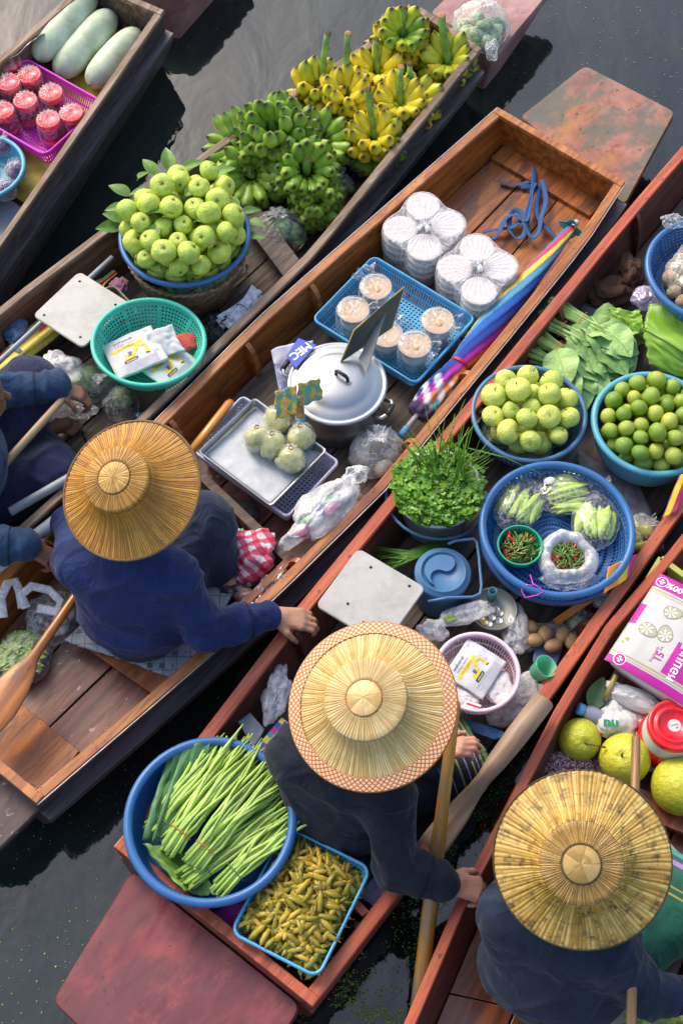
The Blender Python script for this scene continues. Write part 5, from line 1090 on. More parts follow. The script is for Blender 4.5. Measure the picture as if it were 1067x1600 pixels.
# clear bag, leafy bag, paddle at lower left
M_lv = plain('bagged_leaves', (.16, .34, .04), .4, .5, ns=30, c2=(.40, .58, .10), bump=.8, bd=.006)
lb2 = filled_bag('leafy_bag', 'clear bag of bright green leaves by the paddle blade', 'bag', 34, 1026, FC, .098, 61, [('stems', M_lv, 5, .045, .6)], pl=14, ears=1, h=.11)
m = MB()
for k in range(110):
    a = rng.random()*6.28; q = math.sqrt(rng.random())*.075; lm = leafmesh(rng.uniform(.03, .06), rng.uniform(.006, .012), .4, .3, 5, 3); M_ = Matrix.Translation((math.cos(a)*q, math.sin(a)*q, .03+.05*(1-(q/.09)**2)+rng.random()*.012)) @ Matrix.Rotation(rng.random()*6.28, 4, 'Z') @ Matrix.Rotation(rng.uniform(-.5, .5), 4, 'X'); m.add([M_@V(p) for p in lm.v], lm.f)
m.build('leaves', M_lv, lb2)
filled_bag('carrier_bag', 'clear carrier bag with looped handles behind the leafy bag', 'bag', 82, 962, FC, .10, 62, [('white_packets', plain('packet_white', (.5, .5, .46), .5, .2), 6, .03, .7), ('red_pieces', M_rd, 2, .012, 1)], film_=M_film, pl=12, ears=0, h=.13)
hb = thing('empty_carrier_bag', 'empty clear carrier bag with two looped handles at left edge', 'bag', W(40, 925, .32)); o0 = W(40, 925, .32)
for pl_ in ([(6, 965), (2, 935), (12, 912), (24, 908), (32, 925), (36, 950)], [(42, 950), (34, 930), (50, 916), (78, 922), (95, 940), (88, 956), (60, 950)]):
    m = MB(); pp_ = [W(x, y, .30+.05*math.sin(i/(len(pl_)-1)*PI))-o0 for i, (x, y) in enumerate(pl_)]; m.tube(pp_, .016, 8, flat=.35, caps=False); m.build('loop', M_milk, hb)
PW = wood('amber_paddle_wood', (.30, .09, .012), (.48, .18, .03), (1.5, 26, 26), .32, wear=(.15, .05, .015), wearamt=.3, coat=.5)
A, B = W(130, 915, .40), W(-25, 1140, .34); L = (B-A).length
local_rod('paddle', 'amber wooden paddle with broad blade lying across the stern at left edge', 'paddle', A, B, [(0, .015, .015), (.02, .017, .017), (.45, .0165, .0165), (.52, .022, .015), (.60, .042, .011), (.70, .058, .009), (.85, .064, .008), (.96, .055, .007), (1, .03, .005)], PW, n=20)
# ================================================================ BOAT D
rng = random.Random(31)
# tan fruit in a blue basin at the right edge
cB = W(1112, 422, .40)
basin('plastic_basin', 'blue mesh basin of bagged tan fruit at the right edge of the photo', 'basin', 1112, 422, .40, .245, .11, .18, M_blue, K=80, rimr=.013)
M_tan = plain('tan_fruit_skin', (.33, .23, .12), .6, .25, ns=14, c2=(.48, .36, .20), rand=.15, bump=.25); M_olv = plain('olive_fruit_skin', (.30, .33, .05), .4, .3, ns=10, c2=(.48, .46, .08), rand=.2)
P, rr = pile(34, .031, .15, .19, .05, 12)
P2 = [p for p in P]; fg = heap('longan', 'small tan fruit bagged in the blue basin at right edge', 'tan fruit in the right edge basin', 'fruit', round_fruit('tan_fruit', M_tan, 0, .92, .05, False), P2, rr, (cB.x, cB.y, .30), rng, upright=1)
tb = thing('plastic_bag', 'clear bag over the tan fruit in the blue basin at right edge', 'bag', (cB.x, cB.y, .33)); m = MB(); m.add(*blob((0, 0, .03), (.17, .17, .075), (50, 26), lambda d: 1+.10*nz(d.x*3, d.y*3, d.z*3)-.10*abs(nz(d.x*6, d.y*6, d.z*6)))); m.build('film', M_film, tb)
crumpled('plastic_wrap', 'flap of clear film sticking over the rim of the right edge basin', 'wrap', 1052, 345, .42, (.05, .035, .02), 71, M_film)
M_brn = plain('brown_cloth', (.085, .035, .018), .9, .25, ns=50, bump=.4)
crumpled('brown_cloth', 'heap of dark brown cloth beyond the leafy greens', 'cloth', 955, 455, .19, (.11, .075, .05), 72, M_brn, rot=.3, amp=.4); crumpled('brown_cloth', 'loose end of the brown cloth leaning on the right inner side', 'cloth', 985, 425, .22, (.05, .08, .05), 73, M_brn, amp=.4)
crumpled('plastic_bag', 'lilac tinted crumpled bag behind the banana leaf', 'bag', 1010, 466, .24, (.06, .055, .04), 74, film('lilac_film', (.55, .48, .72), .45, .5, .25, 60))
# leafy bundles
pxsheet('grey_tray_liner', 'dark grey plastic liner under the leafy green bundles', 'liner', [(812, 548), (872, 462), (1010, 500), (960, 650)], .18, plain('dark_liner', (.06, .075, .085), .4, .2), .012, th=.002)
M_kstem = plain('leafy_stem', (.24, .42, .08), .4, .2, ns=20, c2=(.42, .60, .18), rand=.15); M_kale = NT('leafy_green_blade'); f = M_kale.noise(9, 5, .6); oi = M_kale.new('ObjectInfo').outputs['Random']
bl = M_kale.mix(1, M_kale.ramp(f, [(.3, (.15, .33, .07)), (.7, (.34, .52, .18))]), M_kale.ramp(oi, [(0, (.65, .75, .6)), (1, (1.2, 1.15, 1.1))]), 'MULTIPLY'); M_kale.P(Base_Color=bl, Roughness=.5, Sheen_Weight=.2); M_kale.bump(M_kale.math('ADD', M_kale.noise(30, 5, .6), M_kale.noise(70)), .5, .006); M_kale = M_kale.mat
for bi, (e, tie, tip, lb) in enumerate((((862, 474), (909, 500), (1000, 545), 'farthest bundle of leafy greens, stalks towards the left gunwale'), ((842, 496), (878, 514), (985, 580), 'upper middle bundle of leafy greens lying on the others'), ((836, 524), (873, 547), (950, 600), 'lower middle bundle of leafy greens with two rubber bands'), ((822, 550), (858, 566), (915, 625), 'bundle of leafy greens nearest the guava basket'))):
    z = .285-.012*bi; E, T, P_ = W(*e, z), W(*tie, z), W(*tip, z-.02); root = thing('leafy_bundle', lb, 'vegetable bundle', T, (0, 0, 0), 'bundles of leafy greens'); d = (T-E).normalized(); s_ = V((-d.y, d.x, 0)); L = (T-E).length
    for k in range(13):
        a = rng.random()*6.28; q = math.sqrt(rng.random()); o1 = s_*math.cos(a)*q*.036+V((0, 0, math.sin(a)*q*.022)); o2 = o1*.75; m = MB(); r_ = rng.uniform(.006, .0095)
        m.tube([o1*1.15-d*(L+rng.uniform(-.02, .015)), o2-d*L*.4, o2*.9, o2*1.1+d*.05, o1*1.5+d*.11], [r_*1.1, r_, r_*.8, r_*.6, r_*.3], 8); m.build('stem', M_kstem, root)
    for k in (0, 1) if bi == 2 else (0,):
        m = MB(); m.tube([d*(-.012*k)+s_*math.cos(q)*.038+V((0, 0, math.sin(q)*.027)) for q in [2*PI*j/18 for j in range(19)]], .0016, 5); m.build('rubber_band', M_rub, root)
    ax = (P_-T); La = ax.length; ad = ax.normalized()
    for k in range(15):
        ll = rng.uniform(.11, .185); u = rng.uniform(.25, .8); lm = leafmesh(ll, ll*rng.uniform(.34, .46), .35, .12, 11, 13, wav=.13, seed=k); a = math.atan2(ad.y, ad.x)+rng.uniform(-.75, .75); side = rng.uniform(-.06, .06)
        M_ = Matrix.Translation(ad*(La*u-ll*.45)+V((-ad.y, ad.x, 0))*side+V((0, 0, rng.uniform(-.015, .03)-abs(side)*.25))) @ Matrix.Rotation(a, 4, 'Z') @ Matrix.Rotation(rng.uniform(-.4, .4), 4, 'X') @ Matrix.Rotation(rng.uniform(-.1, .25), 4, 'Y')
        m = MB(); m.add([M_@V(p) for p in lm.v], lm.f); o = m.build('leaf', M_kale, root)
        m = MB(); m.tube([M_@V((0, 0, .001)), M_@V((ll*.5, 0, -.35*ll*.125+.003)), M_@V((ll*.92, 0, -.35*ll*.42+.003))], [.0022, .0015, .0006], 5); m.build('midrib', M_kstem, o)
# banana leaf
bl_ = thing('banana_leaf', 'big bright green banana leaf folded beside the lime basin', 'leaf', W(1020, 520, .30)); o0 = W(1020, 520, .30); M_bl2 = NT('ribbed_banana_leaf'); sx = M_bl2.new('SeparateXYZ', {0: M_bl2.coord('Object')}); wv_ = M_bl2.math('SINE', M_bl2.math('MULTIPLY', M_bl2.math('ADD', sx.outputs[0], M_bl2.math('MULTIPLY', sx.outputs[1], -.25)), 800))
M_bl2.P(Base_Color=M_bl2.ramp(M_bl2.noise(7), [(.3, (.14, .32, .02)), (.7, (.26, .46, .05))]), Roughness=.38); M_bl2.bump(wv_, .2, .0008); M_bl2 = M_bl2.mat
def quadleaf(name, pts, zs, mat_, wav=.01, par=bl_, o_=None):
    o_ = o_ or o0; Q = [W(*p, z)-o_ for p, z in zip(pts, zs)]; m = MB(); m.grid(26, 22, lambda u, v: Q[0].lerp(Q[1], u).lerp(Q[3].lerp(Q[2], u), v)+V((0, 0, wav*math.sin(u*6+v*2)+wav*.8*nz(u*5, v*5, 3)))+V((nz(v*6, u)*wav*.8, nz(u*6, v+4)*wav*.8, 0))); return m.build(name, mat_, par, solid=.0012)
quadleaf('blade', [(1003, 512), (1015, 474), (1110, 490), (1110, 578)], [.31, .30, .34, .33], M_bl2, .008)
quadleaf('blade', [(1003, 512), (1110, 578), (1110, 600), (1012, 572)], [.31, .33, .28, .24], M_bl2, .012)
quadleaf('blade', [(946, 484), (998, 483), (1004, 514), (985, 520)], [.29, .33, .31, .27], M_bl2, .012)
m = MB(); m.tube([W(1001, 511, .315)-o0, W(1040, 532, .33)-o0, W(1110, 576, .335)-o0], [.003, .005, .007], 8); m.build('midrib', M_bleaf, bl_)
# pale guavas
gb = W(826, 646, .34); basin('plastic_basket', 'navy blue mesh basket of pale guavas between herb pot and lime basin', 'basket', 826, 646, .34, .203, .13, .145, M_navyT, K=70, rimr=.010)
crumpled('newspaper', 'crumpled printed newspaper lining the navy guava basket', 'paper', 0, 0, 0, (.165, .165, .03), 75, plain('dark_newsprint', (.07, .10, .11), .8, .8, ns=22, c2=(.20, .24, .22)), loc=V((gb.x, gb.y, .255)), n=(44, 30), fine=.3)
for k, (x, y) in enumerate(((748, 640), (742, 655), (760, 625))): crumpled('paper_scrap', 'red printed scrap at the left inside of the navy guava basket', 'paper scrap', x, y, .285, (.02, .018, .01), 80+k, plain('red_print', (.35, .03, .03), .7, .6, ns=40, c2=(.5, .3, .2)), group='red scraps in the navy basket')
P, rr = pile(31, .0415, .13, .18, .08, 9); heap('guava', 'smooth pale guava with a stem in the navy mesh basket', 'guavas in the navy basket', 'guava', round_fruit('guava', M_gua2, 0, .88, .14, True, False, amp=.05), P, rr, (gb.x, gb.y, .268), rng, upright=.45)
# limes
lb0 = W(1020, 662, .35); basin('plastic_basin', 'aqua ribbed basin full of limes', 'basin', 1020, 662, .35, .213, .16, .165, M_aqua, perf=0, rimr=.013, ribs=True, K=120)
def lime_mat():
    t = NT('lime_peel'); oi = t.new('ObjectInfo').outputs['Random']; b = t.mix(t.noise(1.5, 3), t.ramp(oi, [(0, (.10, .24, .01)), (.55, (.24, .40, .02)), (1, (.45, .50, .05))]), t.ramp(oi, [(0, (.20, .34, .02)), (1, (.52, .56, .08))])); t.P(Base_Color=b, Roughness=.32, Coat_Weight=.3, Coat_Roughness=.2); t.bump(t.noise(26, 2, .5), .35, .03); return t.mat
P, rr = pile(92, .0325, .15, .195, .10, 5); heap('lime', 'round green lime in the aqua ribbed basin', 'limes in the aqua basin', 'lime', round_fruit('lime', lime_mat(), 0, .96, .05, False, nip=.07, amp=.03), P, rr, (lb0.x, lb0.y, .235), rng, upright=1.5)
# herbs
hp = W(684, 762, .37); pt = thing('white_pot', 'white tub planted full of coriander and chives', 'tub', (hp.x, hp.y, FZ)); H = .37-FZ; r = .158; m = MB(); m.lathe([(.002, .0), (r*.66, 0), (r*.72, .02), (r*.93, H-.02), (r*.97, H-.018), (r, H-.012), (r, H), (r*.94, H), (r*.9, H-.02), (r*.86, H-.06), (.002, H-.07)], 56); m.build('tub', plain('greyed_white_plastic', (.62, .66, .66), .45, .1, dirt=.2), pt)
bh = thing('bucket_hoop', 'steel blue plastic hoop handle around the white herb tub', 'hoop', (hp.x, hp.y, .28)); m = MB(); m.tube([V((math.cos(q)*.182, math.sin(q)*.172, .035*math.sin(q*.5))) for q in [PI*.75+k/20*PI*1.3 for k in range(21)]], .006, 8); m.build('hoop_bar', M_navyT, bh)
M_herb = NT('coriander_leaf'); vc = M_herb.new('VertexColor', layer_name='col').outputs[0]; M_herb.P(Base_Color=vc, Roughness=.45); tr_ = M_herb.new('BsdfTranslucent', {'Color': vc}); mx_ = M_herb.new('MixShader', {0: .25, 1: M_herb.b.outputs[0], 2: tr_.outputs[0]}); M_herb.set(M_herb.out.inputs[0], mx_.outputs[0]); M_herb = M_herb.mat
cor = thing('coriander', 'dense bushy coriander filling the white tub', 'herb', (hp.x, hp.y, .37)); m = MB(); ms = MB()
for k in range(980):
    a = rng.random()*6.28; q = math.sqrt(rng.random())*.160; z = .062*(1-(q/.2)**2)+rng.uniform(-.018, .02)+.02*nz(math.cos(a)*q*20, math.sin(a)*q*20); 
    if math.cos(a-1.25)*q > .03 and rng.random() < .8: continue
    c = V((math.cos(a)*q, math.sin(a)*q, z)); col = rng.choice([(.10, .28, .02), (.20, .42, .03), (.28, .52, .06), (.14, .36, .03)]); col = hsv(col, rng.uniform(.7, 1.2))
    for l in range(3):
        b = a+rng.uniform(-.6, .6)+(l-1)*1.1; d = V((math.cos(b), math.sin(b), rng.uniform(-.2, .5))); s_ = V((-math.sin(b), math.cos(b), rng.uniform(-.3, .3))); w_ = rng.uniform(.007, .011)
        m.add([c, c+d*w_*.8+s_*w_*.8, c+d*w_*1.5+s_*w_*.45+V((0, 0, .002)), c+d*w_*1.9, c+d*w_*1.45-s_*w_*.5+V((0, 0, -.002)), c+d*w_*.8-s_*w_*.85], [(0, 1, 2, 3, 4, 5)], cols=[col]*6)
    if k % 3 == 0: ms.tube([V((c.x*.4, c.y*.4, -.05)), V((c.x*.8, c.y*.8, c.z*.6)), c], .0013, 4)
m.build('leaves', M_herb, cor, smooth=False); ms.build('stems', M_kstem, cor)
ch = thing('chives', 'tall upright spiky chives at the back of the white herb tub', 'herb', (hp.x+.03, hp.y+.05, .37)); m = MB(); base_ = V((hp.x+.03, hp.y+.05, .37))
for k in range(110):
    a = rng.random()*6.28; q = math.sqrt(rng.random())*.05; o1 = V((math.cos(a)*q*1.3, math.sin(a)*q, -.03)); ln = rng.uniform(.14, .31); le = V((math.cos(a)*.33*q/.045+rng.gauss(0, .10)-.05, math.sin(a)*.25*q/.045+rng.gauss(.06, .10), 1)).normalized(); dr = V((rng.gauss(0, .03), rng.gauss(0, .03), -.03*rng.random())); col = hsv(rng.choice([(.10, .30, .02), (.18, .40, .03), (.26, .46, .06)]), rng.uniform(.7, 1.15)); r_ = rng.uniform(.0018, .0030)
    m.tube([o1, o1+le*ln*.5, o1+le*ln+dr], [r_, r_*.9, r_*.25], 4, cols=[col, col, hsv(col, 1.2)])
m.build('blades', M_herb, ch)
for i, (x0, y0, x1, y1) in enumerate(((730, 700, 848, 742), (700, 790, 760, 745))): m = MB(); m.tube([W(x0, y0, .46), W((x0+x1)/2, (y0+y1)/2-6, .50), W(x1, y1, .40)], [.0022, .002, .0008], 5); c = V(m.v[0]); m.v = [tuple(V(p)-c) for p in m.v]; o = m.build('chive_blade', M_leaf); o.location = c; tag(o, ['long single chive blade bending over the guava basket rim', 'short chive blade leaning across the coriander'][i], 'herb')
so_ = thing('spring_onions', 'bundle of dark green spring onion tops between white board and blue bucket', 'vegetable', W(640, 868, .24)); o0 = W(640, 868, .24); m = MB()
for k in range(34): f0 = rng.random(); m.tube([W(lerp(575, 610, f0), lerp(850, 895, f0), .22+rng.random()*.03)-o0, W(640+rng.uniform(-5, 5), 868+rng.uniform(-8, 8), .26)-o0, W(698+rng.uniform(-8, 8), lerp(835, 862, f0*.6+rng.random()*.4), .24)-o0], [.0018, .003, .0025], 5, cols=[hsv((.10, .26, .03), rng.uniform(.6, 1.5))]*3)
m.build('blades', M_herb, so_)
# board, blue bucket, coin tray
cutting_board('square white board with dark holes just above the pale straw hat', (492, 947), (559, 857), (666, 917), .40, holes=((.25, .32), (.85, .28), (.28, .86), (.9, .82), (.14, .62)))
plank('pale blue plastic block under the second white board', [(530, 940), (560, 890), (630, 925), (605, 965)], .385, .12, M_lav, 'scale_base')
bk = W(692, 893, .34); r = .088; bu = thing('blue_bucket', 'dusty blue lidded bucket between white board and big blue basin', 'bucket', (bk.x, bk.y, FZ)); H = .34-FZ; m = MB(); m.lathe([(.002, 0), (r*.92, 0), (r*.98, .02), (r*1.03, H-.03)], 48); m.build('body', M_blue2 if 0 else plain('dusty_blue_plastic', (.055, .16, .33), .5, .12, ns=10, dirt=.35), bu); M_db = bpy.data.materials['dusty_blue_plastic']
m = MB(); m.lathe([(r*1.04, H-.034), (r*1.10, H-.032), (r*1.12, H-.012), (r*1.08, H-.006), (r*.92, H-.004), (r*.90, H+.001), (r*.86, H+.001), (r*.84, H-.006), (.002, H-.005)], 56); m.build('lid', M_db, bu)
for s_ in (0, 1):       # raised curved lobes of the lid grip
    m = MB(); pts = []
    for k in range(18): a = PI*k/17; pts.append(V((math.cos(a)*r*.74, math.sin(a)*r*.74)))
    for k in range(9): a = PI*k/8; pts.append(V((-r*.37-math.cos(a)*r*.37, -0+math.sin(a)*r*.37*1)))
    for k in range(9): a = PI*k/8; pts.append(V((r*.37-math.cos(a)*r*.37, -math.sin(a)*r*.30)))
    rot = Matrix.Rotation(R(60)+s_*PI, 2); 
    if s_: continue
    lo = [[V((*(rot@(p*q)), H+zz)) for p in pts] for q, zz in ((1, -.006), (.97, .006), (.93, .008))]; m.loft(lo); m.build('lid_grip', M_db, bu, smooth=False)
m = MB(); hz = .335-FZ; pts = [W(x, y, .345)-V((bk.x, bk.y, FZ)) for x, y in ((668, 940), (700, 934), (738, 933), (750, 928), (752, 915), (748, 870), (745, 848), (740, 842), (712, 845), (700, 850))]; m.tube(pts, .0055, 8); m.build('carry_handle', M_db, bu)
ctp = W(771, 951, .26); ct_ = thing('round_tin', 'round dull tin tray with loose coins behind the pink basket', 'tin', (ctp.x, ctp.y, FZ)); H = .26-FZ; r = .082; m = MB(); m.lathe([(.002, 0), (r*.95, 0), (r*.97, H-.004), (r, H), (r*.96, H+.001), (r*.93, H-.006), (.002, H-.007)], 48); m.build('tray', plain('dull_tin', (.26, .28, .26), .5, .25, ns=10, metal=.5), ct_)
for i, (x, y) in enumerate(((752, 966), (757, 972), (769, 965), (780, 969), (781, 958), (776, 952), (764, 974))):
    m = MB(); m.lathe([(.0001, 0), (.0118, 0), (.0122, .0008), (.0118, .0018), (.010, .0018), (.0095, .0014), (.0001, .0014)], 24); o = m.build('coin', plain('brass_coin', (.6, .42, .15), .3, .2, metal=.8) if i == 0 else (bpy.data.materials.get('brass_coin') if i == 1 else M_steel)); c = W(x, y, .257); put(o, (c.x, c.y, .2535+.0019*(i % 3)), (rng.uniform(-.05, .05), rng.uniform(-.05, .05), 0)); tag(o, 'brass coloured coin at the left of the coins on the round tin' if i < 2 else 'silver coin among the coins on the round tin', 'coin', 'brass coins on the tin' if i < 2 else 'silver coins on the tin')
c = W(767, 934, .254); m = MB(); m.lathe([(.002, .001), (.013, .001), (.013, .058), (.0155, .058), (.016, .056), (.016, 0), (.002, 0)], 28); o = m.build('pipe_cup', plain('teal_pipe', (.09, .27, .35), .4)); put(o, (c.x, c.y, .2532)); tag(o, 'short teal tube standing on the coin tin', 'tube')
crumpled('plastic_bag', 'clear bag pulled over the left half of the coin tin', 'bag', 728, 958, .27, (.10, .04, .02), 77, M_milk, rot=.3, amp=.4); crumpled('plastic_bag', 'crumpled clear bag right of the pale straw hat', 'bag', 676, 985, .27, (.05, .04, .03), 78, M_milk, amp=.4)
pxsheet('banknote', 'folded green banknote inside the clear bag beside the coin tin', 'banknote', [(692, 964), (707, 958), (714, 968), (698, 974)], .285, plain('banknote_green', (.22, .34, .08), .7, .4, ns=60), .003, th=.001, n=8)
crumpled('plastic_bag', 'milky bag between the coin tin and the brown fruit', 'bag', 806, 985, .22, (.05, .09, .045), 79, M_milk, amp=.35)
# pink basket with packs
basin('plastic_basket', 'pale pink round mesh basket holding printed bag packs', 'basket', 745, 1050, .34, .135, .10, .105, M_lilac, K=80, perf=2, rimr=.008)
printed_pack('printed digger pack lying uppermost in the pale pink basket', W(742, 1045, .325), R(57), .16, .15, 5, 'packs in the pink basket', (R(3), R(0)))
crumpled('pack', 'white crumpled pack with pink print at the bottom of the pink basket', 'pack', 722, 1088, .30, (.06, .04, .02), 81, plain('pink_print_pack', (.72, .50, .58), .6, .3, ns=14, c2=(.78, .76, .76)), amp=.25)
pxsheet('red_label_pack', 'small pack with a red bar at the near side of the pink basket', 'pack', [(728, 1094), (752, 1102), (746, 1112), (722, 1104)], .322, M_col, .002, cfn=lambda u, v: (.6, .02, .06) if .25 < v < .6 and u > .1 else (.7, .7, .68), n=14)
crumpled('pack', 'plain white crumpled pack under the digger pack in the pink basket', 'pack', 778, 1075, .30, (.05, .06, .02), 82, M_paper, amp=.25)
# big blue basin
bc = W(870, 826, .40); basin('plastic_basin', 'second blue basin nested under the big blue basin', 'basin', 0, 0, 0, .250, .11, .19, plain('dark_blue_plastic', (.02, .07, .2), .4), perf=0, rimr=.013, loc=V((bc.x, bc.y-.004, .345)))
basin('plastic_basin', 'big blue mesh basin with bagged beans and chillies', 'basin', 870, 826, .40, .255, .11, .195, M_blue, K=90, rimr=.014)
M_pod = plain('green_bean_pods', (.36, .58, .04), .42, .25, ns=14, c2=(.56, .72, .10), rand=.2)
def podbag(label, px, py, z0, rx, ry, seed, ang, n=26, L=.11, w=.009):
    c = W(px, py, z0+.03); root = thing('bean_bag', label, 'bag', (c.x, c.y, z0), (0, 0, ang), 'bagged beans in the big blue basin'); rg = random.Random(seed)
    for k in range(n):
        y = rg.uniform(-.8, .8)*ry; l = L*rg.uniform(.7, 1)*math.sqrt(1-(y/ry)**2*.6); z = .012+.04*(1-(y/ry)**2)*rg.random(); m = MB(); yaw = rg.uniform(-.25, .25); K = 7
        m.tube([V(((t_-.5)*l, y+yaw*(t_-.5)*l+.006*math.sin(t_*3+k), z+.008*math.sin(t_*PI))) for t_ in [q/(K-1) for q in range(K)]], [w*.3, w*.8, w, w*1.05, w, w*.8, w*.25], 7, flat=.6); m.build('bean', M_pod, root)
    m = MB(); m.add(*blob((0, 0, .03), (rx, ry, .045), (60, 30), lambda d: 1+.08*nz(d.x*3+seed, d.y*3, d.z*3)-.12*abs(nz(d.x*5+seed, d.y*5, d.z*5)))); m.build('film', M_clear, root)
    m = MB(); m.grid(14, 10, lambda u, v: V((rx*.85+.06*v, (u-.5)*(.03+.07*v), .035+.02*nz(u*4+seed, v*4)+.01*math.sin(u*12)))); m.build('flap', M_film, root); return root
podbag('clear bag of flat green beans at upper left in the big blue basin', 810, 787, .315, .118, .086, 1, R(62), 34, .15); podbag('widest clear bag of green beans at the back of the big blue basin', 886, 770, .315, .122, .088, 2, R(8), 40, .16); podbag('clear bag of bigger green pods at the right of the big blue basin', 930, 815, .315, .112, .086, 3, R(78), 22, .145, .014)
crumpled('paper_label', 'small white paper tag between two bean bags', 'paper tag', 858, 751, .385, (.022, .014, .004), 83, M_paper, amp=.15, rot=.4)
gbz = W(812, 851, .37); basin('plastic_bowl', 'small green plastic bowl of chillies in the big blue basin', 'bowl', 812, 852, .37, .074, .06, .05, plain('green_plastic', (.01, .36, .20), .4), perf=0, rimr=.004)
M_ch = plain('chilli_skin', (1, 1, 1), .25, .1, attr=True, bump=0, coat=.5)
def chilli(red):
    m = MB(); c1 = (.58, .01, .005) if red else (.08, .20, .01); m.tube([V((-.006, 0, 0)), V((0, 0, 0)), V((.01, .0, .001)), V((.022, .001, .002)), V((.034, .003, .001))], [.0008, .0022, .0034, .0028, .0004], 6, cols=[(.1, .2, .02)]*2+[c1]*3); return m.build('chilli', M_ch)
def chillies(cx, cy_, z, rad, n, label, group, seed):
    rg = random.Random(seed); pr = {True: chilli(True), False: chilli(False)}; used = {True: 0, False: 0}
    for k in range(n):
        red = rg.random() < .20; a = rg.random()*6.28; q = math.sqrt(rg.random())*rad; o = pr[red] if not used[red] else dup(pr[red]); used[red] = 1
        put(o, (cx+math.cos(a)*q, cy_+math.sin(a)*q, z+.022*(1-(q/rad)**2)+rg.random()*.010), (rg.uniform(-.3, .3), rg.uniform(-.35, .35), rg.gauss(.9, .9)), rg.uniform(.75, 1.15)*(1.25 if red and rg.random() < .4 else 1)); tag(o, ('red' if red else 'thin green')+' chilli '+label, 'chilli', ('red' if red else 'green')+' chillies '+group)
chillies(gbz.x, gbz.y, .335, .056, 150, 'heaped in the small green bowl', 'in the green bowl', 4)
m = MB(); m.add(*blob((0, 0, 0), (.06, .06, .014), (16, 8))); o = m.build('chilli_heap', plain('chilli_mass', (.10, .17, .02), .4, .8, ns=140, c2=(.38, .03, .01), bump=.8, bd=.004)); o.location = (gbz.x, gbz.y, .333); tag(o, 'tangled chillies at the bottom of the small green bowl', 'chillies', kind='stuff')
cg = W(886, 868, .36); m = MB(); m.add(*blob((0, 0, 0), (.058, .058, .018), (16, 8))); o = m.build('chilli_heap', bpy.data.materials['chilli_mass']); o.location = (cg.x, cg.y, .325); tag(o, 'tangled chillies at the bottom of the open clear bag', 'chillies', kind='stuff')
chillies(cg.x, cg.y, .332, .052, 140, 'in the open milky bag', 'in the open bag', 8)
cbg = thing('open_bag', 'open milky bag with a rolled rim full of chillies', 'bag', (cg.x, cg.y, .308)); m = MB(); n = 80
def orr(a): return 1+.10*nz(math.cos(a)*1.8, math.sin(a)*1.8, 4)+.05*math.cos(a*3+1)
lo = []
for (rr_, z) in ((.055, 0), (.088, .008), (.104, .025), (.102, .045), (.094, .060), (.082, .070), (.070, .070), (.062, .060), (.058, .045), (.058, .03)):
    lo.append([V((math.cos(a)*rr_*orr(a)*(1+.04*nz(math.cos(a)*7, math.sin(a)*7, rr_*30)), math.sin(a)*rr_*orr(a)*(1+.04*nz(math.cos(a)*6, math.sin(a)*6, 9)), z+.005*nz(math.cos(a)*4, math.sin(a)*4, z*40)+.012*nz(math.cos(a)*3, math.sin(a)*3, 7))) for a in [2*PI*i/n for i in range(n)]])
m.loft(lo, caps=False); m.build('film', M_milk, cbg)
m = MB(); m.grid(20, 10, lambda u, v: V((math.cos(-2.5+u*1.9)*(.085+.045*v), math.sin(-2.5+u*1.9)*(.085+.035*v), .02+.02*nz(u*5, v*4)+.008*math.sin(u*26)))); m.build('skirt', M_haze, cbg)
m = MB(); m.tube([W(x, y, z)-cbg.location for x, y, z in ((828, 898, .40), (832, 912, .42), (842, 918, .42), (850, 924, .415), (838, 930, .41), (820, 934, .40), (814, 922, .40), (818, 914, .41), (833, 914, .42))], .0017, 6); m.build('pink_string', M_mag, cbg)
# printed banner strips, bags and brown fruit by the right gunwale
M_ban = plain('banner_print', (1, 1, 1), .45, .05, attr=True, bump=.05)
bcol = lambda u, v: (.85, .28, .01) if u < .4 else ((.88, .62, .03) if u < .75 else (.62, .02, .18))
pxsheet('banner_strip', 'orange and yellow plastic banner hanging over the rim of the big blue basin', 'banner', [(944, 926), (948, 888), (994, 866), (984, 900)], (.40, .42, .40, .36), M_ban, .008, cfn=lambda u, v: bcol(v*.9, u))
pxsheet('banner_strip', 'long orange edge of banner running under the big blue basin', 'banner', [(862, 968), (944, 914), (948, 925), (868, 978)], (.24, .36, .36, .22), M_ban, .004, cfn=lambda u, v: (.62, .20, .03))
pxsheet('banner_strip', 'maroon and yellow banner end at the right edge below the lime basin', 'banner', [(1033, 812), (1060, 745), (1085, 730), (1056, 800)], (.36, .38, .38, .36), M_ban, .008, cfn=lambda u, v: (.80, .55, .03) if .1 < v < .55 else (.35, .02, .10))
filled_bag('fruit_bag', 'knotted clear bag of small mangoes against the right gunwale', 'bag', 1003, 832, .17, .082, 91, [('mangoes', M_olv, 8, .028, .85)], film_=M_film, pl=22, ears=2, earl=.05, h=.11)
filled_bag('fruit_bag', 'small knotted bag with one green guava near the brown fruit', 'bag', 915, 978, .17, .065, 92, [('guava_fruit', M_mixc, 1, .035, .9), ('guava_piece', M_lg, 1, .03, .9)], film_=M_film, pl=18, ears=2, earl=.05, h=.09)
crumpled('plastic_wrap', 'twisted clear film top right of the brown fruit', 'wrap', 945, 938, .30, (.04, .035, .03), 93, M_haze, amp=.45)
pxsheet('floor_cloth', 'grey patterned cloth on the floor between the fruit basins', 'cloth', [(900, 700), (1000, 760), (1040, 860), (930, 880)], .15, plain('grey_floor_cloth', (.13, .14, .16), .8, .4, ns=18, c2=(.24, .25, .27)), .01)
M_sap = plain('brown_fruit_skin', (.26, .15, .06), .5, .25, ns=16, c2=(.40, .26, .11), rand=.15)
mk = None
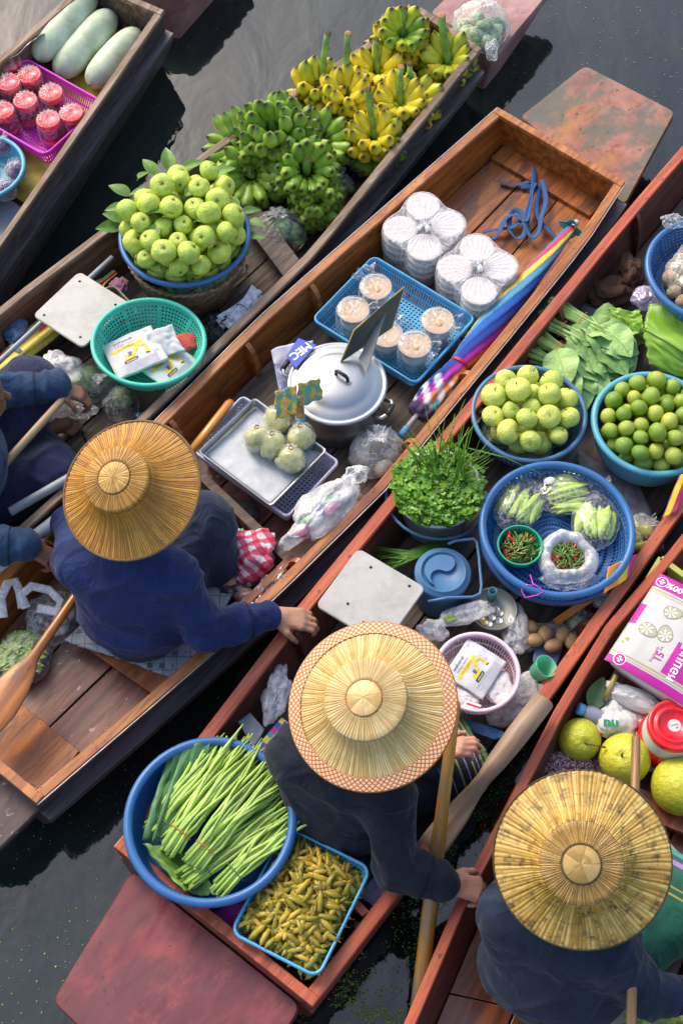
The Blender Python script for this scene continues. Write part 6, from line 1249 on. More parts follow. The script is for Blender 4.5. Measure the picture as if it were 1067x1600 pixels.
for i, (x, y, a, l) in enumerate(((835, 1000, .1, 'long brown fruit nearest the green cup'), (827, 979, -.3, 'round brown fruit half under the clear wrap'), (851, 990, 1.2, 'dark brown fruit in the middle of the brown fruit'), (879, 992, 1.1, 'upright oval brown fruit at the right of its pile'), (864, 1009, .3, 'small brown fruit at the near side of its pile'), (893, 1002, 1.4, 'brown fruit half hidden under the right gunwale'))):
    if mk is None: mk = round_fruit('brown_fruit', M_sap, 0, .82, .04, False)(); m = MB(); m.lathe([(.001, .03), (.10, .01), (.13, -.03)], 10, Matrix.Translation((1.25, 0, 0)) @ Matrix.Rotation(PI/2, 4, 'Y')); m.build('tip', M_stem, mk); mk.data.transform(Matrix.Scale(1.35, 4, (1, 0, 0))); o = mk
    else: o = dup(mk)
    put(o, W(x, y, .235), (0, 0, a), .0245); tag(o, l, 'fruit', 'brown fruit by the right gunwale')
pxsheet('blue_cloth', 'blue cloth scrap under the brown fruit', 'cloth', [(838, 1012), (880, 1008), (870, 1040), (832, 1036)], .2, plain('slate_blue_cloth', (.12, .17, .32), .8), .012)
crumpled('plastic_bag', 'clear bag heap under the brown fruit', 'bag', 850, 995, .17, (.11, .05, .04), 94, M_haze, rot=.2)
gc = thing('green_cup', 'translucent mint green cup lying on its side by the right gunwale', 'cup', W(838, 1052, .30)); M_mint = NT('mint_plastic'); M_mint.P(Base_Color=(.30, .76, .52), Roughness=.25); tr_ = M_mint.new('BsdfTranslucent', {'Color': (.2, .75, .45, 1)}); mx_ = M_mint.new('MixShader', {0: .45, 1: M_mint.b.outputs[0], 2: tr_.outputs[0]}); M_mint.set(M_mint.out.inputs[0], mx_.outputs[0]); M_mint = M_mint.mat
dv = (W(858, 1040, .345)-W(838, 1052, .30)); dv = (dv.normalized()+V((-.1, -.1, .45))).normalized(); m = MB(); m.lathe([(.001, 0), (.026, 0), (.029, .004), (.037, .062), (.039, .064)], 36, dv.to_track_quat('Z', 'X').to_matrix().to_4x4()); m.build('cup_wall', M_mint, gc, solid=.0018)
crumpled('plastic_bag', 'large cloudy bag spread between the pink basket and the mint cup', 'bag', 806, 1095, .22, (.11, .08, .05), 95, M_milk, rot=.5, amp=.4)
pxsheet('blue_sheet', 'shiny blue plastic sheet beyond the striped skirt', 'sheet', [(706, 1128), (716, 1118), (800, 1150), (770, 1158)], .22, plain('shiny_blue_sheet', (.03, .16, .42), .25, .3, ns=8), .01)
crumpled('plastic_bag', 'clear bag by the left gunwale above the woven mat', 'bag', 432, 1085, .27, (.045, .10, .04), 96, M_milk, rot=-.2, amp=.45)
pxsheet('grey_pouch', 'flat grey zip pouch by the left gunwale', 'pouch', [(372, 1128), (392, 1112), (413, 1138), (394, 1168)], .26, plain('grey_pouch', (.20, .23, .28), .4, .2), .008)
wcol = [(.60, .03, .25), (.05, .10, .42), (.72, .62, .06), (.05, .30, .35)]
pxsheet('woven_mat', 'woven mat in pink, yellow and blue squares poking out beside the lady in navy', 'mat', [(396, 1172), (440, 1120), (475, 1150), (440, 1215)], .27, M_col, .006, cfn=lambda u, v: wcol[(int(u*7)+int(v*6)*3) % 4], n=34, fr=6)
# stern: long beans and pods
pxsheet('purple_cloth', 'purple and magenta cloth under the basin at the stern', 'cloth', [(330, 1425), (400, 1380), (470, 1480), (420, 1500)], .30, plain('purple_cloth', (.12, .03, .13), .8, .4, ns=9, c2=(.4, .03, .25)), .012)
pxsheet('grey_cloth', 'grey lavender cloth corner between pod basket and right gunwale', 'cloth', [(560, 1400), (600, 1350), (628, 1362), (590, 1420)], .30, plain('grey_lavender_cloth', (.16, .15, .22), .8, .3, ns=20), .012)
sb = W(331, 1281, .445); basin('plastic_basin', 'wide blue basin of long beans resting on the stern of the red boat', 'basin', 329, 1281, .445, .250, .11, .20, M_blue, perf=0, K=100, rimr=.015)
lf = thing('lotus_leaf', 'dark green folded lotus leaf lining the long bean basin', 'leaf', W(260, 1260, .40)); o0 = W(260, 1260, .40)
quadleaf('leaf_blade', [(222, 1315), (262, 1178), (330, 1160), (300, 1300)], [.41, .45, .44, .37], M_dleaf, .016, lf, o0); quadleaf('leaf_blade', [(236, 1320), (285, 1170), (345, 1170), (290, 1240)], [.42, .455, .42, .40], M_dleaf, .010, lf, o0)
lf2 = thing('banana_leaf', 'ragged brighter leaf under the cut ends of the long beans', 'leaf', W(260, 1350, .38)); o1 = W(260, 1350, .38); quadleaf('leaf_blade', [(222, 1318), (300, 1330), (340, 1400), (290, 1395)], [.40, .37, .37, .385], M_bleaf if 0 else plain('ragged_leaf', (.09, .20, .03), .45, .3, ns=10, c2=(.16, .30, .05)), .012, lf2, o1)
M_bean = plain('long_bean_skin', (.24, .40, .06), .42, .2, ns=9, c2=(.36, .54, .12), rand=.3); M_bcut = plain('bean_cut_end', (.45, .5, .22), .7)
for bi, (e, tie, tip, n, zz, lb) in enumerate((((236, 1298), (256, 1285), (345, 1160), 36, .405, 'leftmost bundle of long beans with a dark green tie'), ((262, 1330), (282, 1300), (392, 1165), 42, .425, 'second bundle of long beans from the left, tips highest'), ((300, 1352), (322, 1326), (425, 1200), 42, .43, 'middle bundle of long beans with an orange rubber band'), ((284, 1376), (318, 1352), (438, 1240), 30, .40, 'long bean bundle underneath, partly hidden by the middle ones'), ((338, 1392), (366, 1362), (462, 1275), 36, .405, 'bundle of long beans nearest the pod basket'))):
    E, T, P_ = W(*e, zz), W(*tie, zz), W(*tip, zz+.03); root = thing('long_bean_bundle', lb, 'bean bundle', T, (0, 0, 0), 'bundles of long beans'); d = (P_-E).normalized(); s_ = V((-d.y, d.x, 0)); Lb = (P_-T).length
    for k in range(n):
        a = rng.random()*6.28; q = math.sqrt(rng.random()); ox, oz = math.cos(a)*q, math.sin(a)*q; r_ = rng.uniform(.0048, .0062); fan = rng.uniform(.4, 1.0); le = Lb*rng.uniform(.78, 1.15); m = MB(); ph = rng.random()*6; cv = rng.uniform(-.03, .03)
        pts = [T*0-(T-E)*rng.uniform(.75, 1.15)+s_*ox*.040+V((0, 0, oz*.02-.004))]
        for t_ in (0, .12, .25, .4, .55, .7, .85, 1.): pts.append(d*le*t_+s_*(ox*(.036+.045*t_*fan)+.006*math.sin(t_*7+ph)*(t_ > .1)+cv*t_*t_)+V((0, 0, oz*.018+.010*math.sin(t_*PI)+.006*math.sin(t_*6+ph)*t_-(.0 if t_ < .8 else (t_-.8)*.02))))
        m.tube(pts, [r_*.9]+[r_]*6+[r_*.85, r_*.35], 6); m.build('bean', M_bean, root)
    m = MB(); m.tube([s_*math.cos(q)*.040+V((0, 0, math.sin(q)*.027)) for q in [2*PI*j/18 for j in range(19)]], .0015, 5); m.build('tie', M_rub if bi in (1, 2) else M_dleaf, root)
crate('plastic_basket', 'sky blue rectangular basket heaped with brown boiled pods at the stern', 'basket', (367, 1449), (452, 1287), (574, 1364), .385, .10, M_sky, step=.007, r=.03)
t = NT('boiled_pod_skin'); oi = t.new('ObjectInfo').outputs['Random']; b = t.mix(t.noise(40, 3), t.ramp(oi, [(0, (.17, .13, .012)), (.5, (.36, .26, .018)), (.8, (.52, .33, .02)), (1, (.62, .28, .02))]), t.ramp(oi, [(0, (.24, .21, .02)), (1, (.50, .40, .05))])); t.P(Base_Color=b, Roughness=.4); t.bump(t.noise(160), .3, .001); M_podb = t.mat
def pod():
    m = MB(); K = 11; m.tube([V(((q/(K-1)-.5)*.074, 0, .013*(1-((q/(K-1)-.5)*2)**2))) for q in range(K)], [.0014, .0052, .0088, .0094, .0080, .0094, .0096, .0078, .0084, .0056, .0010], 7, flat=.75, up=(0, 0, 1)); m.tube([V((.033, 0, 0)), V((.041, .001, .001)), V((.046, .004, 0))], [.0012, .001, .0006], 4); return m.build('soybean_pod', M_podb)
A_, B_, C_ = W(367, 1449, .385), W(452, 1287, .385), W(574, 1364, .385); pr = pod(); first = True
for k in range(298):
    u, v = rng.uniform(.07, .93), rng.uniform(.07, .93); p = A_+(B_-A_)*u+(C_-B_)*v; hh = .385-.045+.075*(math.sin(PI*u)*math.sin(PI*v))**.6+rng.uniform(-.008, .012); o = pr if first else dup(pr); first = False
    put(o, (p.x, p.y, hh), (rng.gauss(0, .5), rng.gauss(0, .35), rng.gauss(1.2, 1.3)), rng.uniform(.8, 1.1)); tag(o, 'brownish boiled soybean pod in the heaped sky blue basket', 'bean pod', 'soybean pods in the blue basket')
m = MB(); pm = pr.data
for k in range(420):
    u, v = rng.uniform(.06, .94), rng.uniform(.06, .94); p = A_+(B_-A_)*u+(C_-B_)*v; hh = .385-.058+.062*(math.sin(PI*u)*math.sin(PI*v))**.6-rng.random()*.012; M_ = Matrix.Translation((p.x, p.y, hh)) @ Matrix.Rotation(rng.random()*6.28, 4, 'Z') @ Matrix.Rotation(rng.gauss(0, .3), 4, 'Y'); vs = [M_@vv.co for vv in pm.vertices]; m.add(vs, [tuple(p_.vertices) for p_ in pm.polygons])
m.grid(12, 12, lambda u, v: (lambda p: V((p.x, p.y, .385-.068+.055*(math.sin(PI*u)*math.sin(PI*v))**.6)))(A_+(B_-A_)*(.04+.92*u)+(C_-B_)*(.04+.92*v)))
ctr = (A_+C_)/2; m.v = [tuple(V(p)-ctr) for p in m.v]; o = m.build('pod_heap', M_podb); o.location = ctr; tag(o, 'lower layer of brown soybean pods filling the sky blue basket', 'pods', kind='stuff')
m = MB()
for k in range(46): u, v = rng.uniform(.1, .9), rng.uniform(.1, .9); p = A_+(B_-A_)*u+(C_-B_)*v-ctr; z = .385-.03+.08*(math.sin(PI*u)*math.sin(PI*v))**.6; a = rng.random()*6.28; l = rng.uniform(.02, .06); m.tube([V((p.x, p.y, z-.385)), V((p.x+math.cos(a)*l*.5, p.y+math.sin(a)*l*.5, z-.385+.008)), V((p.x+math.cos(a)*l, p.y+math.sin(a)*l, z-.385+.002))], .0011, 4)
o = m.build('pod_stems', plain('dry_twig', (.30, .20, .07), .7)); o.location = ctr; tag(o, 'thin dry stems sticking out of the soybean pods', 'stems', kind='stuff')
plank('short cross board near the right gunwale by the pod basket', [(540, 1405), (552, 1398), (578, 1424), (566, 1432)], .33, .03, railR)
# ================================================================ BOAT E
crt = thing('yellow_crate', 'olive yellow plastic crate corner at the right edge behind the sack', 'crate', W(1060, 900, .3)); o0 = W(1060, 900, .3); my = plain('olive_yellow_plastic', (.42, .42, .10), .45, .1)
for a, b in (((1032, 872), (1130, 945)), ((1032, 872), (1012, 905))):
    A, B = W(*a, .34)-o0, W(*b, .34)-o0; d = (B-A).normalized(); n_ = V((-d.y, d.x, 0)); m = MB(); m.loft([[p+n_*.005, p-n_*.005, p-n_*.004-V((0, 0, .2)), p+n_*.004-V((0, 0, .2))] for p in (A, B)]); m.loft([[p+n_*.010+V((0, 0, .002)), p-n_*.010+V((0, 0, .002)), p-n_*.010-V((0, 0, .008)), p+n_*.010-V((0, 0, .008))] for p in (A, B)]); m.build('side', my, crt, smooth=False)
# big printed sack
SA = [W(1024, 884, .40), W(1225, 1000, .40), W(1150, 1170, .36), W(956, 1042, .36)]; o0 = sum(SA, V())/4; exs = (SA[1]-SA[0]).normalized(); ang = math.atan2(exs.y, exs.x); Ws = (SA[1]-SA[0]).length; Hs = (SA[3]-SA[0]).length*.97
sk2 = thing('printed_sack', 'large white and magenta printed sack at the right edge, propped in the red boat', 'sack', o0, (0, 0, ang))
def sfz(x, y): 
    u, v = x/Ws*2, y/Hs*2; return .03*(1-u*u)**.5*(1-v*v*.8)**.5 if abs(u) < 1 and abs(v) < 1.1 else 0
def sz(x, y): u, v = max(-.999, min(.999, x/Ws*2)), max(-1.05, min(1.05, y/Hs*2)); return .045*(1-u*u)**.5*(max(0, 1.12-v*v))**.5+.007*nz(x*7, y*7, 2)+.0012*abs(nz(x*20, y*16, 5))
m = MB(); m.grid(60, 40, lambda u, v: V(((u-.5)*Ws, (v-.5)*Hs, sz((u-.5)*Ws, (v-.5)*Hs)))); m.grid(20, 20, lambda u, v: V(((.5-u)*Ws, (v-.5)*Hs, sz((.5-u)*Ws, (v-.5)*Hs)-.20*(max(0, 1-(2*u-1)**2))**.35*(max(0, 1-(2*v-1)**2))**.35-.002))); m.build('sack_body', plain('glossy_white_sack', (.50, .49, .48), .3, .05, ns=8, coat=.3), sk2, solid=.001)
MG = (.45, .004, .28); GO = (.38, .31, .14); m = MB(); X = lambda f: (f-.5)*Ws; Y = lambda f: (.5-f)*Hs
def pq(x0, y0, x1, y1, c, l=.001): patch(m, [(X(x0), Y(y1)), (X(x1), Y(y1)), (X(x1), Y(y0)), (X(x0), Y(y0))], c, sz, l)
pq(.0, .0, 1, .15, MG); pq(0, .17, 1, .185, GO); pq(0, .20, 1, .207, GO)
pq(.0, .93, 1, 1., MG); pq(0, .88, 1, .895, GO); pq(0, .91, 1, .917, GO); pq(.36, .55, 1, .87, MG); pq(0, .36, .045, .58, MG)
def disc(cx, cy_, r, c, l, n=22, sq=1., rot=0): patch(m, [(X(cx)+r*math.cos(2*PI*k/n+rot), Y(cy_)+r*sq*math.sin(2*PI*k/n+rot)) for k in range(n)], c, sz, l)
for cx, cy_ in ((.045, .08), (.085, .94)): disc(cx, cy_, .021, (.8, .8, .8), .0015); disc(cx, cy_, .018, MG, .002); [disc(cx+.012*math.cos(k), cy_+.02*math.sin(k), .005, (.8, .8, .8), .0026, 8, .6, k) for k in (0, 1.5, 3, 4.5)]
for cx, cy_, a in ((.21, .33, .4), (.13, .58, -.2), (.26, .56, 2.)):
    pts = [(math.cos(2*PI*k/24)*(1+.25*math.cos(2*PI*k/24)), math.sin(2*PI*k/24)*.78) for k in range(24)]
    for s_, c_, l_ in ((.033, (.24, .24, .16), .0014), (.029, (.36, .35, .26), .0018)): patch(m, [(X(cx)+s_*(p[0]*math.cos(a)-p[1]*math.sin(a)), Y(cy_)+s_*(p[0]*math.sin(a)+p[1]*math.cos(a))) for p in pts], c_, sz, l_)
    for k in range(7): b = k*.9+a; patch(m, [(X(cx)+.001*math.cos(b+1.57), Y(cy_)+.001*math.sin(b+1.57)), (X(cx)+.020*math.cos(b)-.003*math.sin(b), Y(cy_)+.020*math.sin(b)+.003*math.cos(b)), (X(cx)+.024*math.cos(b), Y(cy_)+.024*math.sin(b)), (X(cx)+.020*math.cos(b)+.003*math.sin(b), Y(cy_)+.020*math.sin(b)-.003*math.cos(b))], (.75, .74, .68), sz, .0024)
disc(.055, .74, .008, (.3, .35, .1), .0015); disc(.04, .78, .006, (.3, .35, .1), .0015)
W8 = (.85, .82, .85); text_mesh(m, 'บริสุทธิ์ 100%', .034, (X(.27), Y(.085)), PI, W8, sz, .0025, .0008); text_mesh(m, '15', .036, (X(.30), Y(.76)), R(92), MG, sz, .002, .0008); text_mesh(m, 'กก.', .014, (X(.285), Y(.68)), R(92), MG, sz, .002)
text_mesh(m, 'น้ำหนักสุทธิ', .013, (X(.265), Y(.76)), R(92), MG, sz, .002); text_mesh(m, 'หอมมะลิ', .042, (X(.43), Y(.72)), R(92), W8, sz, .0025, .0008)
m.build('printing', M_print, sk2, smooth=False)
crumpled('white_sack', 'white bag with green lettering under the big printed sack', 'bag', 962, 1125, .24, (.075, .085, .05), 101, M_paper, amp=.35); cgn = W(956, 1122, .31)
o = MB(); text_mesh(o, 'nu', .05, (0, 0), R(-5), (.0, .22, .10), None, 0, .002); o2 = o.build('lettering', M_print, None, smooth=False); sw = bpy.data.objects['white_sack']; o2.parent = sw; o2.location = (-.03, -.03, .058)
crumpled('white_bag', 'white crumpled bag between the second pomelo and the red canister', 'bag', 1005, 1130, .22, (.10, .06, .05), 102, M_paper, rot=.5, amp=.35); crumpled('white_bag', 'loose lower end of the printed sack, crumpled white plastic', 'bag', 990, 1092, .28, (.10, .04, .04), 103, M_paper, rot=-.45, amp=.3); crumpled('white_bag', 'crumpled white bag tucked under the red canister', 'bag', 1022, 1185, .2, (.05, .045, .03), 104, M_paper, amp=.3)
for k, (x, y) in enumerate(((935, 1146), (942, 1142), (930, 1152))): crumpled('red_scrap', 'red printed corner of the white bag behind the pomelos', 'scrap', x, y, .26, (.012, .01, .008), 105+k, M_rd, group='red corners behind the pomelos')
bo = thing('plastic_bottle', 'small clear bottle with a sky blue cap behind the first pomelo', 'bottle', W(906, 1108, .27)); A = V((0, 0, 0)); B = W(948, 1128, .23)-W(906, 1108, .27); d = B.normalized(); Md = d.to_track_quat('Z', 'X').to_matrix().to_4x4(); m = MB(); m.lathe([(.012, .008), (.022, .02), (.028, .035), (.029, .09), (.026, .10), (.001, .10)], 28, Md); m.build('body', plain('cloudy_bottle', (.42, .44, .58), .2, .1, trans=.3, coat=.5), bo); m = MB(); m.lathe([(.001, -.010), (.018, -.010), (.0205, -.007), (.0205, .010), (.016, .011)], 28, Md); m.build('cap', M_sky, bo)
lf3 = leafmesh(.12, .035, .5, .2, 9, 7, wav=.1).build('leaf', plain('dusty_leaf', (.07, .14, .05), .5)); put(lf3, W(922, 1108, .26), (.2, -.3, R(62)), 1); tag(lf3, 'dull green leaf standing behind the small bottle', 'leaf'); A, B = W(944, 1094, .27), W(962, 1055, .33); local_rod('bamboo_stick', 'short bamboo stick poking out under the printed sack', 'stick', A, B, [(0, .008, .008), (.5, .0095, .0095), (1, .008, .008)], plain('yellow_bamboo', (.36, .28, .09), .5))
# red canister
rc = W(1054, 1132, .38); ca = thing('red_canister', 'red and white screw-top canister at the right edge by the pomelos', 'canister', (rc.x, rc.y, FZ+.02)); H = .38-FZ-.02; r = .088; m = MB(); m.lathe([(.002, 0), (r*1.05, 0), (r*1.12, .02), (r*1.12, H-.10), (r*1.05, H-.085)], 56); m.build('base', M_red, ca); m = MB(); m.lathe([(r*1.04, H-.09), (r*1.0, H-.08), (r*1.0, H-.03), (r*.96, H-.025)], 56); m.build('white_band', M_white, ca)
m = MB(); m.lathe([(r*.97, H-.03), (r*.99, H-.026), (r*.99, H-.004), (r*.94, H), (r*.86, H), (r*.82, H-.008), (r*.72, H-.009), (r*.70, H-.002), (r*.60, H-.002), (r*.58, H-.010), (.002, H-.010)], 64); m.build('lid', M_red, ca); m = MB(); m.lathe([(.0001, H-.0085), (r*.24, H-.0085), (r*.25, H-.010)], 24); m.build('round_sticker', M_white, ca, smooth=False)
mmm = MB(); patch(mmm, [(-.012, -.001), (.012, .003), (.013, .006), (-.011, .002)], (.1, .3, .1), None, 0); patch(mmm, [(.004, -.010), (.010, -.010), (.010, -.005), (.004, -.005)], (.5, .05, .05), None, 0); q = mmm.build('sticker_mark', M_print, ca, smooth=False); q.location = (0, 0, H-.0078)
# pomelos
M_pom = guava_mat('pomelo_peel', (.58, .54, .03), (.68, .62, .06))
for i, (x, y, r, rot, l) in enumerate(((905, 1156, .072, (.5, .1, 0), 'smallest pomelo with a long dry stem, farthest left of three'), (975, 1186, .085, (-.2, -.3, 1.2), 'pomelo in the middle, half behind the wooden stick'), (1062, 1228, .096, (.3, .45, .6), 'largest pomelo at the right edge with its stem dimple showing'))):
    m = MB(); m.add(*blob((0, 0, 0), (1, 1, .98), (40, 28), lambda d: 1+.03*nz(d.x, d.y, d.z+i)+.05*max(0, d.z)**3-.10*max(0, d.z)**60-.02*max(0, -d.z)**20)); o = m.build('pomelo', M_pom); put(o, W(x, y, FZ+.03+r), rot, r); tag(o, l, 'pomelo', 'pomelos in the red boat')
    m = MB(); m.tube([(0, 0, .92), (.03, .0, 1.06), (.10, -.02, 1.15)] if i != 0 else [(0, 0, .92), (.12, .0, 1.06), (.45, -.05, 1.22), (.85, -.1, 1.3)], [.05, .035, .04] if i else [.05, .035, .035, .05], 7); m.build('stem', M_stem, o)
M_ara = NT('arabesque_cloth'); v = M_ara.noise(55, 1, .3, dist=2.4); M_ara.P(Base_Color=M_ara.ramp(v, [(.44, (.10, .02, .06)), (.46, (.10, .02, .06)), (.5, (.45, .38, .36)), (.56, (.45, .38, .36)), (.58, (.10, .02, .06))]), Roughness=.85); M_ara.bump(M_ara.noise(20), .4, .006); M_ara = M_ara.mat
crumpled('patterned_cloth', 'maroon and cream swirl patterned cloth above the blotchy golden hat', 'cloth', 882, 1200, .2, (.12, .07, .04), 110, M_ara, rot=-.1, amp=.25, n=(44, 30), fr=2)
crumpled('patterned_cloth', 'second fold of maroon swirl cloth under the pomelo', 'cloth', 935, 1200, .18, (.08, .06, .03), 111, M_ara, amp=.2)
local_rod('wooden_stick', 'square brown paddle handle rising past the middle pomelo under the blotchy hat', 'paddle', W(993, 1150, .46), W(985, 1640, .60), [(0, .012, .010), (.01, .014, .012), (.5, .0145, .012), (1, .0145, .012)], wood('dull_brown_handle', (.20, .10, .035), (.33, .18, .07), (2, 40, 40), .5, coat=.1), n=8)
m = MB(); m.tube([V((math.cos(q)*.006, 0, math.sin(q)*.006)) for q in [2*PI*k/12 for k in range(13)]], .0012, 5); o = m.build('ring', M_steel, bpy.data.objects['wooden_stick']); o.location = (-.004, 0, .006)
gb2 = basin('enamel_basin', 'cream enamel basin of green leaves at the bottom right corner', 'basin', 1035, 1640, .30, .17, .07, .12, plain('cream_enamel', (.6, .58, .48), .3), perf=0, rimr=.007); m = MB(); cE = W(1035, 1640, .28)
for k in range(120): a = rng.random()*6.28; q = math.sqrt(rng.random())*.14; lm = leafmesh(rng.uniform(.03, .05), .012, .4, .3, 5, 3); M_ = Matrix.Translation((math.cos(a)*q, math.sin(a)*q, rng.random()*.03)) @ Matrix.Rotation(rng.random()*6.28, 4, 'Z') @ Matrix.Rotation(rng.uniform(-.5, .5), 4, 'X'); m.add([M_@V(p) for p in lm.v], lm.f)
o = m.build('herb_leaves', M_lv); o.location = cE; tag(o, 'small green leaves heaped in the cream enamel basin', 'leaves', kind='stuff')
# ================================================================ PEOPLE AND HATS
CF = V((0, -math.sin(TILT), math.cos(TILT)))           # general direction of the viewer, used to lay out tilts
def hat_mat(name, c1, c2, cd, N, gap=.10, blotch=.5, off=0., rs=22, bs=.6):
    t = NT(name); sx = t.new('SeparateXYZ', {0: t.coord('Object')}); th = t.math('ARCTAN2', sx.outputs[1], sx.outputs[0]); rad = t.math('SQRT', t.math('ADD', t.math('POWER', sx.outputs[0], 2), t.math('POWER', sx.outputs[1], 2)))
    wob = t.math('MULTIPLY', t.math('SUBTRACT', t.noise(9, 3), .5), .05); s = t.math('MULTIPLY', t.math('ADD', t.math('ADD', th, 3.3+off), wob), N/(2*PI)); cell = t.math('FLOOR', s); fr = t.math('FRACT', s)
    wn_ = t.new('TexWhiteNoise', {'W': cell}, noise_dimensions='1D').outputs[0]
    vec = t.new('CombineXYZ', {0: t.math('MULTIPLY', cell, 1.37), 1: t.math('MULTIPLY', rad, rs), 2: t.math('MULTIPLY', fr, .6)}).outputs[0]; st1 = t.noise(1., 4, .6, vec); big = t.noise(5, 4, .6)
    v = t.math('ADD', t.math('MULTIPLY', st1, .55), t.math('MULTIPLY_ADD', wn_, .25, t.math('MULTIPLY', big, .25)))
    b = t.ramp(v, [(.28, hsv(c1, .7)), (.45, c1), (.66, c2)]); b = t.mix(t.math('MULTIPLY', t.ramp(t.noise(1., 6, .7, t.new('CombineXYZ', {0: t.math('MULTIPLY', cell, .31), 1: t.math('MULTIPLY', rad, rs*1.4), 2: 3.}).outputs[0]), [(.5, 0.), (.66, 1.)]), blotch), b, cd)
    edge = t.math('MINIMUM', fr, t.math('SUBTRACT', 1, fr)); g = t.ramp(edge, [(0, 1.), (gap, 0.)]); on = t.math('GREATER_THAN', t.math('ADD', wn_, t.math('MULTIPLY', st1, .5)), .42); b = t.mix(t.math('MULTIPLY', t.math('MULTIPLY', g, t.math('MULTIPLY_ADD', on, .6, .3)), .9), b, hsv(cd, .6))
    t.P(Base_Color=b, Roughness=t.math('MULTIPLY_ADD', st1, .3, .32), Specular_IOR_Level=.45); t.bump(t.math('ADD', t.math('MULTIPLY', t.math('SINE', t.math('MULTIPLY', fr, PI)), .8), t.math('MULTIPLY', st1, .8)), bs, .0025); return t.mat
def straw_hat(parent, px, py, z, tilt, ang, Rr, prof, mats, band=None, capn=7, rim=None, caps=None, rimr=.0035):
    c = W(px, py, z); vd = (CAM-c).normalized(); sr = V((1, 0, 0)); su = vd.cross(sr).normalized()
    n_ = (vd*math.cos(ang)+(sr*tilt[0]+su*tilt[1]).normalized()*math.sin(ang)).normalized(); q = n_.to_track_quat('Z', 'Y')
    h = bpy.data.objects.new('straw_hat', None); SC.collection.objects.link(h); h.parent = parent; h.location = c-parent.location; h.rotation_euler = q.to_euler()
    brim, top = prof; n = 300
    def fj(a, r, zz, j): return r, zz+.0012*math.sin(a*75)*(r > .03)+.004*nz(math.cos(a)*1.5, math.sin(a)*1.5, px)*(r/Rr)**2
    m = MB(); m.lathe(brim, n, fn=fj); m.build('brim', mats[0], h, solid=.0022, off=-1)
    m = MB(); m.lathe(top, n, fn=fj); m.build('crown', mats[1], h, solid=.002, off=-1)
    z0 = top[-1][1]; rc_ = top[-1][0]; m = MB(); m.lathe([(rc_*1.02, z0+.0004), (rc_*.98, z0+.002), (rc_*.5, z0+.006), (.001, z0+.0085)], 84); m.build('cap', mats[2], h)
    m = MB(); rim_tube(m, rc_*1.03, z0+.0015, .0013, 64); [rim_tube(m, x_, z_, .0011, 72) for x_, z_ in (caps or [])]; m.build('stitch_ring', mats[3], h)
    m = MB(); rim_tube(m, Rr, brim[0][1], rimr, 120); m.build('brim_edge', mats[3], h)
    if band:
        m = MB(); m.lathe([(r, zz+.0035) for r, zz in band[1]], 260); m.build('woven_band', band[0], h)
    # twisted cord showing at the brim
    return h
def hand(s, o, fwd, up, side, curl=(.5, .9, .6), sp=1., thumb=(.6, -.3, .5), sc=1., k=.006, vary=(0, .05, .1, .2)):
    """palm, five fingers; fwd points to the knuckles, up is the back of the hand, side=+1 puts the thumb at +y"""
    x = V(fwd).normalized(); z = (V(up)-x*V(up).dot(x)).normalized(); y = z.cross(x)*side; o = V(o)
    P_ = lambda a, b, c: o+(x*a+y*b+z*c)*sc
    for b, kb in ((.028, .088), (.010, .092), (-.010, .088), (-.028, .080)): s.cap(P_(.0, b*.55, 0), P_(kb, b, .002), .0165*sc, .0125*sc, .012)
    s.cap(P_(-.03, 0, 0), P_(.02, 0, 0), .024*sc, .022*sc, .015)
    for i, (b, kb, l) in enumerate(((.028, .088, (.040, .024, .018)), (.010, .092, (.044, .028, .019)), (-.010, .088, (.041, .026, .018)), (-.028, .080, (.032, .020, .017)))):
        p = P_(kb, b, .002); a = 0; q = p
        for j in range(3):
            a += curl[j]+vary[i]*(.5 if j == 0 else .2); d = x*math.cos(a)-z*math.sin(a)+y*(b*3.2*(sp-.6))*(1 if j == 0 else .3); d.normalize(); e = q+d*l[j]*sc
            s.cap(q, e, (.0098, .0088, .0080)[j]*sc, (.0086, .0078, .0066)[j]*sc, .004 if j else k); q = e
    t0 = P_(.012, .024, -.006); t1 = P_(.045, .046+.01*thumb[0], -.010+thumb[1]*.02); d = (x*math.cos(thumb[0])+y*.35-z*math.sin(thumb[2])).normalized(); t2 = t1+d*.032*sc; t3 = t2+(d-z*.4-y*.15).normalized()*.024*sc
    s.cap(t0, t1, .017*sc, .0125*sc, .012); s.cap(t1, t2, .0118*sc, .0100*sc, .005); s.cap(t2, t3, .0098*sc, .0080*sc, .004)
def head_(s, c, r, f):
    f = V(f).normalized(); u = V((0, 0, 1)); l = f.cross(u).normalized(); c = V(c); Rm = Matrix((l, f, u)).transposed()
    s.ell(c, (r*.78, r*.95, r*1.15), Rm, .02); s.ell(c-u*r*.75+f*r*.25, (r*.55, r*.6, r*.5), Rm, .03); s.cap(c+f*r*.92+u*r*.1, c+f*r*1.08-u*r*.22, .008, .014, .012)
    for q in (-1, 1): s.ell(c+l*q*r*.80-u*r*.1, (.010, .022, .032), Rm, .008); s.ell(c+l*q*r*.3+f*r*.86+u*r*.22, (.02, .012, .009), Rm, .01)
    s.ell(c-u*r*.62+f*r*.84, (.024, .010, .008), Rm, .008)
def skin(name, c):
    t = NT(name); f = t.noise(18, 5, .6); b = t.ramp(f, [(.3, hsv(c, .75)), (.7, hsv(c, 1.15))]); t.P(Base_Color=b, Roughness=.45, Subsurface_Weight=.15, Subsurface_Radius=(1, .35, .2), Subsurface_Scale=.006); t.bump(t.math('ADD', t.noise(90, 4, .6, dist=.6), t.math('MULTIPLY', t.noise(35, 3, .6, t.mapping((1, 3, 1)), 1.), 1.5)), .5, .0025); return t.mat
